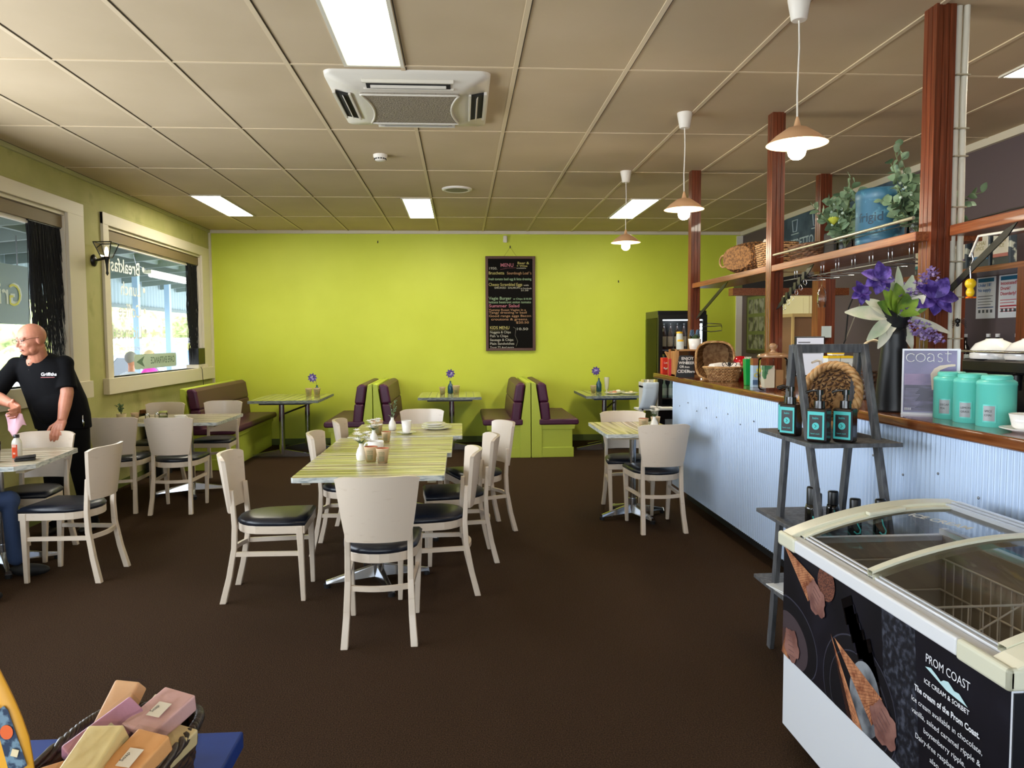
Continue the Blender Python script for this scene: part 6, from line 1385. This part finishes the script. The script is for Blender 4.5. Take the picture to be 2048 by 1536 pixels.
def daisy_vase(label, loc, seed, white_=True, h=.10):
    t = thing('bud_vase', label, 'vase', loc, 0, 'white bud vases with flowers')
    f = M(); f.lathe((0, 0, 0), [(.026, 0), (.032, .01), (.034, .04), (.026, .07), (.014, .09), (.013, .105), (.016, .11)], 24); f.build('vase_body', china, t)
    rnd = random.Random(seed); f = M(); g = M(); s = M()
    for k in range(15 if white_ else 0):
        a = rnd.uniform(0, 2*PI); r = rnd.uniform(.01, .055); c = Vector((r*math.cos(a), r*math.sin(a), .155+rnd.uniform(-.03, .035)))
        s.tube([(0, 0, .09), tuple(c)], .0012, 4)
        for j in range(10): b = 2*PI*j/10; leaf(f, c, (math.cos(b), math.sin(b)-.3, .45), .027, .013, 0, .1, n=3)
    for k in range(9):
        a = rnd.uniform(0, 2*PI); leaf(g, (0, 0, .105), (math.cos(a), math.sin(a), 1.0), .045, .012, 0, .2)
    if not white_:
        for k in range(3): sprig(g, s, (0, 0, .09), (rnd.uniform(-.05, .06), rnd.uniform(-.03, .03), .26-.03*k), 12, .022, True, seed+k)
    if white_: f.build('daisies', petalw, t)
    g.build('leaves', leafd if white_ else leafg, t); s.build('stems', MATS['stem_green'], t)
ZT = .7465
daisy_vase('white bud vase of white daisies nearest on the long table', (-.655, 4.88, ZT), 2)
paper_cup('kraft paper cup with red inside, left of the nearest pair', (-.585, 4.82, ZT), 1.08)
paper_cup('kraft paper cup with printed side, right of the nearest pair', (-.505, 4.76, ZT), 1.05)
t = thing('white_mug', 'wide white mug behind the two nearest paper cups', 'mug', (-.60, 5.22, .744), PI)
f = M(); f.open = 1; f.lathe((0, 0, 0), [(.0, 0), (.05, 0), (.055, .006), (.056, .08), (.053, .08), (.051, .01), (.0, .008)], 28); f.build('mug_body', china, t)
f = M(); f.tube(arc((.052, 0, .045), .026, -PI/2, PI/2, 10, 'xz'), .006, 8); f.build('handle', china, t)
daisy_vase('white bud vase of white daisies behind the wide mug', (-.66, 5.62, ZT-.003), 5)
paper_cup('kraft paper cup beside the second daisy vase', (-.58, 5.75, ZT-.003), .9)
paper_cup('large kraft paper cup at the far left of the long table', (-.70, 6.20, ZT), 1.25)
daisy_vase('white bud vase with a eucalyptus sprig on the far long table', (-.60, 6.48, ZT), 11, False)
t = cupsaucer('tall white cup on saucer on the far end of the long table', (-.46, 6.22, ZT), .042, .10, .08, handle=False)
p0 = None
for k, (z, r, lb) in enumerate(((0, .135, 'large white plate at the bottom of the pile on the long table'), (.019, .125, 'white plate in the middle of the pile on the long table'), (.034, .095, 'small white plate on top of the pile on the long table'))):
    f = M(); f.open = 1; f.lathe((0, 0, 0), [(.0, 0), (r*.6, 0), (r*.72, .006), (r, .017), (r, .020), (r*.72, .010), (.0, .005)], 40); o = f.build('plate', china); o.location = (-.22-.01*k, 6.52, ZT+z); tag(o, lb, 'plate', 'white plates piled on the long table')
t = thing('fork', 'steel fork laid across the piled plates', 'fork', (-.23, 6.50, ZT+.058), .6)
f = M(); f.box((-.04, 0, 0), (.10, .008, .002)); f.box((.03, 0, 0), (.04, .02, .002)); [f.box((.065, -.008+.0053*k, 0), (.035, .002, .002)) for k in range(4)]; f.build('fork_body', chrome, t)
# right table
paper_cup('kraft paper cup with red rim on the small right table', (1.50, 6.10, .767), 1.05)
daisy_vase('white bud vase of white daisies on the small right table', (1.585, 6.08, .767), 21)
paper_cup('kraft paper cup behind the daisy vase on the small right table', (1.64, 6.25, .767), 1.0, kraft)
# booth tables: blue bottles
def blue_bottle(label, loc, seed, h=.17):
    t = thing('blue_bottle_vase', label, 'vase', loc, 0, 'blue glass bottles with purple flowers')
    f = M(); f.lathe((0, 0, 0), [(.034, 0), (.04, .008), (.04, h*.55), (.03, h*.72), (.013, h*.85), (.012, h), (.015, h+.005)], 24); f.build('bottle_body', blueglass, t)
    rnd = random.Random(seed); f = M(); s = M(); g = M(); c = Vector((-.045+rnd.uniform(-.02, .05), -.02, h+.11)); s.tube([(0, 0, h*.8), (-.01, 0, h+.05), tuple(c)], .0025, 5)
    for k in range(9): a = 2*PI*k/9; leaf(f, c, (math.cos(a), -.3, math.sin(a)), .065, .035, 0, .25, n=5, up=(0, -1, .3))
    for k in range(5): a = rnd.uniform(0, 2*PI); leaf(g, c, (math.cos(a), -.5, math.sin(a)), .035, .02, 0, .2, n=4, up=(0, -1, 0))
    leaf(f, (-.01, 0, h+.03), (-1, -.2, .2), .06, .03); f.build('purple_flower', petalp, t); s.build('stem', MATS['stem_green'], t); g.build('pale_petals', mat('pale_lilac', '#c9c0e0', .6), t)
blue_bottle('blue bottle with drooping purple and white flower on the left booth table', (-2.02, 10.62, .757), 1, .13)
paper_cup('kraft paper cup, left one on the left booth table', (-2.10, 10.45, .757), 1.15, kraft); paper_cup('kraft paper cup, right one on the left booth table', (-1.98, 10.40, .757), 1.2, kraft)
blue_bottle('blue bottle with dark purple iris on the middle booth table', (-.16, 10.62, .757), 2, .17)
paper_cup('kraft paper cup left of the blue bottle, middle booth table', (-.27, 10.50, .757), 1.1, kraft); paper_cup('kraft paper cup right of the blue bottle, middle booth table', (-.08, 10.5, .757), 1.3, kraft)
blue_bottle('blue bottle with purple flower on the right booth table', (1.96, 10.62, .757), 3, .19)
paper_cup('kraft paper cup left of the blue bottle, right booth table', (1.86, 10.5, .757), 1.1, kraft)
t = thing('milkshake_glass', 'tall stemmed glass with milky dregs on the right booth table', 'glass', (2.05, 10.5, .757))
f = M(); f.lathe((0, 0, 0), [(.034, 0), (.034, .004), (.01, .012), (.01, .03), (.024, .045), (.036, .18), (.038, .215)], 24); f.build('glass_body', mat('milky', '#cfcdb8', .2, coat=.4), t)
for k, (x, y, r, lb) in enumerate(((2.08, 10.2, .12, 'used white plate at the left on the right booth table'), (2.18, 10.42, .11, 'used white plate at the back of the right booth table'), (2.30, 10.15, .12, 'used white plate at the right of the right booth table'))):
    t = thing('dirty_plate', lb, 'plate', (x, y, .757), 0, 'used plates with leftovers'); f = M(); f.lathe((0, 0, 0), [(.0, 0), (r*.6, 0), (r*.72, .006), (r, .02), (r, .023), (r*.72, .010), (.0, .006)], 32); f.build('plate_dish', china, t)
    f = M(); f.ell((.02, 0, .022), (.035, .025, .02)); f.ell((-.04, .01, .018), (.02, .03, .012)); f.build('leftovers', mat('left%d' % k, ('#c98a68', '#e8e2da', '#d8c8a0')[k], .7), t)
t = thing('menu_stand', 'white paper menu draped over a small stand by the right booth table', 'menu', (2.03, 8.35, 0), 0)
t.location = (2.14, 8.4, 0)
f = M(); f.grid(lambda u, v: (-.09+.18*u-.05*(1-v)**2, -.03-.02*math.sin(v*3), .72+.30*v), 4, 10, 0); f.build('paper_sheet', mat('paper_blue', '#c9d8e6', .6), t, solid=.003)
f = M()
for k in range(7): f.box((-.02-.012*(7-k)*.3, -.045, .80+.026*k), (.09, .001, .004), 0)
f.build('print_lines', mat('print_grey', '#7d8794', .7), t)
f = M(); f.bb((-.1, -.02, .0), (-.08, .12, .98)); f.bb((.07, -.02, 0), (.09, .12, .98)); f.bb((-.1, -.02, .96), (.09, .14, 1.02)); f.bb((-.14, -.02, .70), (.3, .2, .72)); f.build('stand_frame', mat('stand_white', '#d8d6cf', .6), t)
f = M()
for k in range(7): f.box((-.08+.025*k, .03+.01*(k % 2), 1.03), (.018, .06, .04), k % 3, (0, 0, .4*k))
f.build('sachets', [mat('sachet_y', '#d9cc70', .6), mat('sachet_g', '#c9cdb8', .6), white], t)
# mid-left table
cupsaucer('white cup lying low on the middle left table', (-2.72, 7.42, ZT), .055, .05, .06, rz=0)
ZM = .7465
t = thing('potted_succulent', 'small green succulent in a cream pot by the window wall', 'plant', (-3.27, 7.42, ZM))
f = M(); f.lathe((0, 0, 0), [(.034, 0), (.045, .08), (.041, .08), (.038, .07), (.0, .07)], 24); f.build('pot', mat('pot_cream', '#cdbd92', .7), t)
f = M(); g = M(); rnd = random.Random(9)
for k in range(9): a = rnd.uniform(0, 2*PI); r = rnd.uniform(.01, .05); sprig(f, g, (0, 0, .07), (r*math.cos(a), r*math.sin(a), .12+rnd.uniform(0, .07)), 7, .026, True, 40+k)
f.build('leaves', mat('succulent', '#4e6a48', .5, noise_=('#7d9a6c', 14, (1, 1, 1), .45, .6)), t); g.build('stems', MATS['stem_green'], t)
paper_cup('kraft cup right of the succulent pot', (-3.16, 7.46, ZM), .95, kraft)
for k, (x, y, lb) in enumerate(((-3.06, 7.5, 'glass salt shaker with steel lid, left of the jar'), (-3.0, 7.58, 'glass pepper shaker with steel lid, beside the jar'))):
    t = thing('shaker', lb, 'shaker', (x, y, ZM), 0, 'glass shakers on the middle left table'); f = M(); f.lathe((0, 0, 0), [(.02, 0), (.022, .05), (.018, .055)], 16); f.build('glass_body', gls, t); f = M(); f.lathe((0, 0, .055), [(.019, 0), (.019, .012), (.01, .02), (.0, .02)], 16); f.build('steel_lid', chrome, t)
t = thing('sugar_jar', 'faceted glass jar with greenish lid on the middle left table', 'jar', (-2.93, 7.55, ZM)); f = M(); f.open = 1; f.lathe((0, 0, 0), [(.0, .002), (.04, .002), (.042, .06), (.034, .075)], 10); f.build('jar_body', gls, t); f = M(); f.lathe((0, 0, .0), [(.034, .004), (.036, .045), (.0, .046)], 20); f.build('contents', mat('contents', '#8f8f5a', .7), t); f = M(); f.lathe((0, 0, .075), [(.038, 0), (.038, .015), (.0, .018)], 20); f.build('lid', mat('lid_green', '#a9ad5a', .4), t)
# left foreground table
ZL = .7515
t = thing('juice_glass', 'fluted glass half full of orange juice at the left picture edge', 'glass', (-3.02, 5.02, ZL))
f = M(); f.open = 1; f.lathe((0, 0, 0), [(.0, .003), (.03, .003), (.034, .01), (.037, .07), (.04, .075), (.042, .13), (.040, .13), (.035, .07), (.03, .012), (.0, .01)], 24); f.build('glass_body', gls, t)
f = M(); f.lathe((0, 0, .012), [(.028, 0), (.033, .055), (.0, .056)], 24); f.build('orange_juice', mat('juice', '#e08a12', .3), t)
t = thing('juice_bottle', 'clear bottle with black cap and orange label on the left table', 'bottle', (-2.96, 5.17, ZL), .3)
f = M(); f.lathe((0, 0, 0), [(.026, 0), (.03, .006), (.03, .10), (.026, .118), (.015, .135), (.015, .14)], 20); f.build('bottle_body', mat('bottle_milky', '#d6d2c8', .2, coat=.4), t)
f = M(); f.lathe((0, 0, .138), [(.018, 0), (.018, .02), (.0, .021)], 20); f.build('cap', black, t)
f = M(); f.grid(lambda u, v: (.0308*math.cos(-2.5+1.2*u), .0308*math.sin(-2.5+1.2*u), .004+.09*v), 8, 1, 0); f.grid(lambda u, v: (.0313*math.cos(-2.4+.9*u), .0313*math.sin(-2.4+.9*u), .076+.016*v), 8, 1, 1); f.grid(lambda u, v: (.0313*math.cos(-2.2+.5*u), .0313*math.sin(-2.2+.5*u), .03+.012*v), 8, 1, 1); f.build('orange_label', [mat('label_orange', '#dd4a1a', .5), mat('label_pink', '#f0b8a8', .5)], t)
t = thing('black_wallet', 'black folded leather wallet on the left table', 'wallet', (-2.86, 5.08, ZL), .5)
f = M(); f.box((0, 0, .008), (.12, .09, .014)); f.build('lower_fold', mat('leather', '#0d0d10', .4), t, bevel=.005); f = M(); f.box((.004, .0, .022), (.115, .088, .010), 0, (0, -.06, 0)); f.build('upper_fold', MATS['leather'], t, bevel=.004)
# wall lantern
t = thing('wall_lantern', 'black carriage lantern with glass panes mounted between the windows', 'wall lamp', (XL, 7.62, 2.31))
f = M(); f.lathe((0, 0, 0), [(.05, -.0), (.055, .01), (.04, .03), (.0, .035)], 20); f.at((0, 0, 0), (0, PI/2, 0)); f2 = M(); f2.at((0, 0, 0), (0, PI/2, 0)); f2.lathe((0, 0, 0), [(.055, 0), (.06, .012), (.03, .03), (.0, .034)], 20); f2.build('backplate', black, t)
f = M(); f.tube([(.02, 0, 0), (.07, 0, .01), (.11, 0, .02)], .012, 8); f.lathe((.13, 0, -.12), [(.0, -.03), (.006, -.02), (.014, -.005), (.009, .02), (.013, .08), (.02, .13), (.035, .15), (.0, .152)], 12); f.build('bracket_arm', black, t)
f = M(); b_, t_ = .038, .085
cs = [(-1, -1), (1, -1), (1, 1), (-1, 1)]
for i, (sx, sy) in enumerate(cs):
    f.tube([(.13+sx*b_, sy*b_, .03), (.13+sx*t_, sy*t_, .17)], .005, 5); a, b = cs[i], cs[(i+1) % 4]
    f.tube([(.13+a[0]*t_, a[1]*t_, .17), (.13+b[0]*t_, b[1]*t_, .17)], .006, 5); f.tube([(.13+a[0]*b_, a[1]*b_, .03), (.13+b[0]*b_, b[1]*b_, .03)], .005, 5)
f.build('lantern_cage', black, t)
f = M()
for i in range(4):
    a, b = cs[i], cs[(i+1) % 4]; k = .97; f.add([(.13+a[0]*b_*k, a[1]*b_*k, .032), (.13+b[0]*b_*k, b[1]*b_*k, .032), (.13+b[0]*t_*k, b[1]*t_*k, .168), (.13+a[0]*t_*k, a[1]*t_*k, .168)], [(0, 1, 2, 3)])
f.build('glass_panes', gls, t)
f = M(); f.lathe((.13, 0, .035), [(.014, 0), (.016, .02), (.02, .05), (.012, .09), (.0, .10)], 14); f.build('bulb', mat('lantern_bulb', '#ffe6c8', .3, emit='#ffdcae', es=3), t)

# ---------------- blue table with the soap basket in the near corner ----------------
t = thing('blue_table', 'blue painted table corner at the bottom left under the soap basket', 'table', (-1.2, .95, 0))
f = M(); f.bb((-.35, -.45, .715), (.758, .537, .75)); f.build('tabletop', mat('blue_paint', '#143a8c', .55, spec=.3, noise_=('#0f2c70', 3, (1, 1, 1), .4, .6)), t, bevel=.004)
for sx, sy in ((-.3, -.4), (.7, -.4), (-.3, .48), (.7, .48)): f = M(); f.bb((sx-.025, sy-.025, 0), (sx+.025, sy+.025, .715)); f.build('leg', MATS['blue_paint'], t)
BX, BY = -.575, 1.165
t = thing('soap_basket', 'dark woven basket heaped with wrapped soap bars on the blue table', 'basket', (BX, BY, .75), -.10)
BP = rr(.10, .20, 5)
f = M(); weave(f, BP, .002, .112, lambda v: .88+.12*v, 9, 46, .0035); f.build('woven_body', wicker_d, t)
f = M(); braid(f, BP, .115, 1.0, .0055, 34, n=420); f.build('plaited_rim', wicker_d, t)
film = glass_mat('clear_film', (.97, .97, .97, 1), refl=.07, rough=.12)
def soap(label, loc, rot, col, size=(.062, .095, .032), tagc=True):
    t = thing('soap_bar', label, 'soap', loc, 0, 'wrapped soap bars in the basket'); t.rotation_euler = rot
    c = 'soap_'+col; sx, sy, sz = size
    f = M(); f.box((0, 0, 0), size); f.build('soap', mat(c, col, .45, noise_=(col, 5, (1, 1, 1), .4, .6), bump=.1, bscale=60), t, bevel=.004, seg=3)
    f = M(); f.grid(lambda u, v: ((sx/2+.0025)*(-1+2*u), (sy/2+.004)*(-1+2*v), sz/2+.0026+.0022*noise.noise((u*7, v*7, loc[0]*90))), 14, 18)
    for s in (-1, 1): f.grid(lambda u, v: ((sx/2+.0025)*s, (sy/2+.004)*(-1+2*v), (sz/2+.002)*(-1+2*u)+.0), 4, 10); f.grid(lambda u, v: ((sx/2)*(-1+2*u), s*(sy/2+.004+.004*(1-abs(-1+2*v))), (sz/2+.002)*(-1+2*v)), 8, 4)
    f.build('clear_wrap', film, t)
    if tagc:
        f = M(); f.box((.005, -.005, sz/2+.004), (.024, .034, .0006), 0, (0, 0, .1)); f.text('Soap', (.0, -.015, sz/2+.0048), (0, 1, 0), (-1, 0, 0), .009, 1); f.build('paper_tag', [mat('paper_cream', '#e6dcc8', .6), mat('print_ink', '#333', .6)], t)
soap('tall peach soap bar standing against the far left rim of the basket', (-0.613, 1.315, .868), (.75, 0, -.28), '#f0c090', (.05, .13, .03), False)
soap('lilac soap bar propped up in the middle of the basket', (-0.585, 1.235, .880), (.35, .55, -.45), '#d6a0c2', (.06, .12, .036), True)
soap('pink soap bar with white tag at the far right of the basket', (-0.517, 1.275, .892), (.20, .10, -.38), '#e8bbb8', (.066, .10, .032), True)
soap('pale yellow soap bar at the back of the basket under the pink bar', (-0.539, 1.330, .862), (.25, 0, -.1), '#e2d39c', (.06, .09, .03), False)
soap('cream soap bar lying along the right rim below the pink bar', (-0.496, 1.230, .857), (.1, .15, -.3), '#e0cc98', (.06, .10, .03), False)
soap('cream yellow soap bar nearest in the middle of the basket', (-0.571, 1.150, .892), (.40, -.08, -.20), '#f0dc9c', (.062, .10, .03), False)
soap('orange soap bar with white tag at the near right of the basket', (-0.510, 1.150, .882), (.30, .05, -.38), '#f0b070', (.062, .10, .03), True)
soap('small orange soap bar at the near left of the basket', (-0.627, 1.135, .857), (.1, -.1, .4), '#dc9a4c', (.06, .08, .03), False)
soap('peach soap bar lying low in the basket under the others', (-0.556, 1.200, .845), (0, 0, .1), '#f0c090', (.07, .12, .03), False)
for k in range(4): soap('soap bar at the bottom of the basket pile, %s' % ('left rear, under the peach bar', 'left front', 'right rear, under the pink bar', 'right front, under the orange bar')[k], (BX+(-.045, -.04, .04, .04)[k], BY+(.09, -.06, .1, -.07)[k], .80), (0, 0, .2*k), ('#e8bbb8', '#f0dc9c', '#d6a0c2', '#f0c090')[k], (.07, .11, .06), False)
# yellow printed display card
t = thing('yellow_display_card', 'tall curved yellow printed display card at the bottom left edge', 'card', (-.80, .93, .75), 0)
EP = [(0, .275), (.20, .279), (.269, .2753), (.300, .2714), (.328, .2637), (.355, .2538), (.395, .2369), (.45, .195), (.50, .13)]
def edge(z):
    for (a, p), (b, q_) in zip(EP, EP[1:]):
        if z <= b: return p+(q_-p)*(z-a)/(b-a)
    return .13
def card(u, v): z = .5*v; return (edge(z)*u, -.012*math.sin(u*2.2), z)
f = M(); f.grid(card, 12, 40, 0); f.build('card_sheet', mat('yellow_card', '#dfa02a', .45), t, solid=.003)
f = M(); f.text('RETURN TO', (.140, -.0165, .344), (1, 0, .12), (-.12, 0, 1), .0155, 0, .0003); f.build('lettering', mat('teal_ink2', '#2a5f54', .6), t)
f = M(); f.add([(.2345, -.0155, .334), (.2475, -.0155, .343), (.2520, -.0155, .338), (.2712, -.0155, .268), (.2510, -.0155, .255)], [(0, 1, 2, 3, 4)], 0); f.add([(.250+.0075*math.cos(a*PI/9), -.017, .311+.009*math.sin(a*PI/9)) for a in range(18)], [tuple(range(18))], 1); f.box((.238, -.0165, .341), (.006, .001, .006), 2, (0, .25, 0)); f.box((.2585, -.017, .285), (.008, .001, .009), 2, (0, .3, 0))
f.build('artwork', [mat('art_blue', '#24344c', .5, noise_=('#6a8494', 60, (1, 1, 1), .5, .58)), mat('art_orange', '#d8602a', .5), mat('art_cream', '#d9c7a0', .5)], t)

# a thing made of one mesh is that mesh
for o in list(scene.objects):
    if o.type == 'EMPTY' and o.parent is None and len(o.children) == 1 and len(o.children[0].children) == 0:
        c = o.children[0]; mw = o.matrix_basis @ c.matrix_basis; nm = o.name
        for k in o.keys(): c[k] = o[k]
        c.parent = None; c.matrix_basis = mw; bpy.data.objects.remove(o); c.name = nm
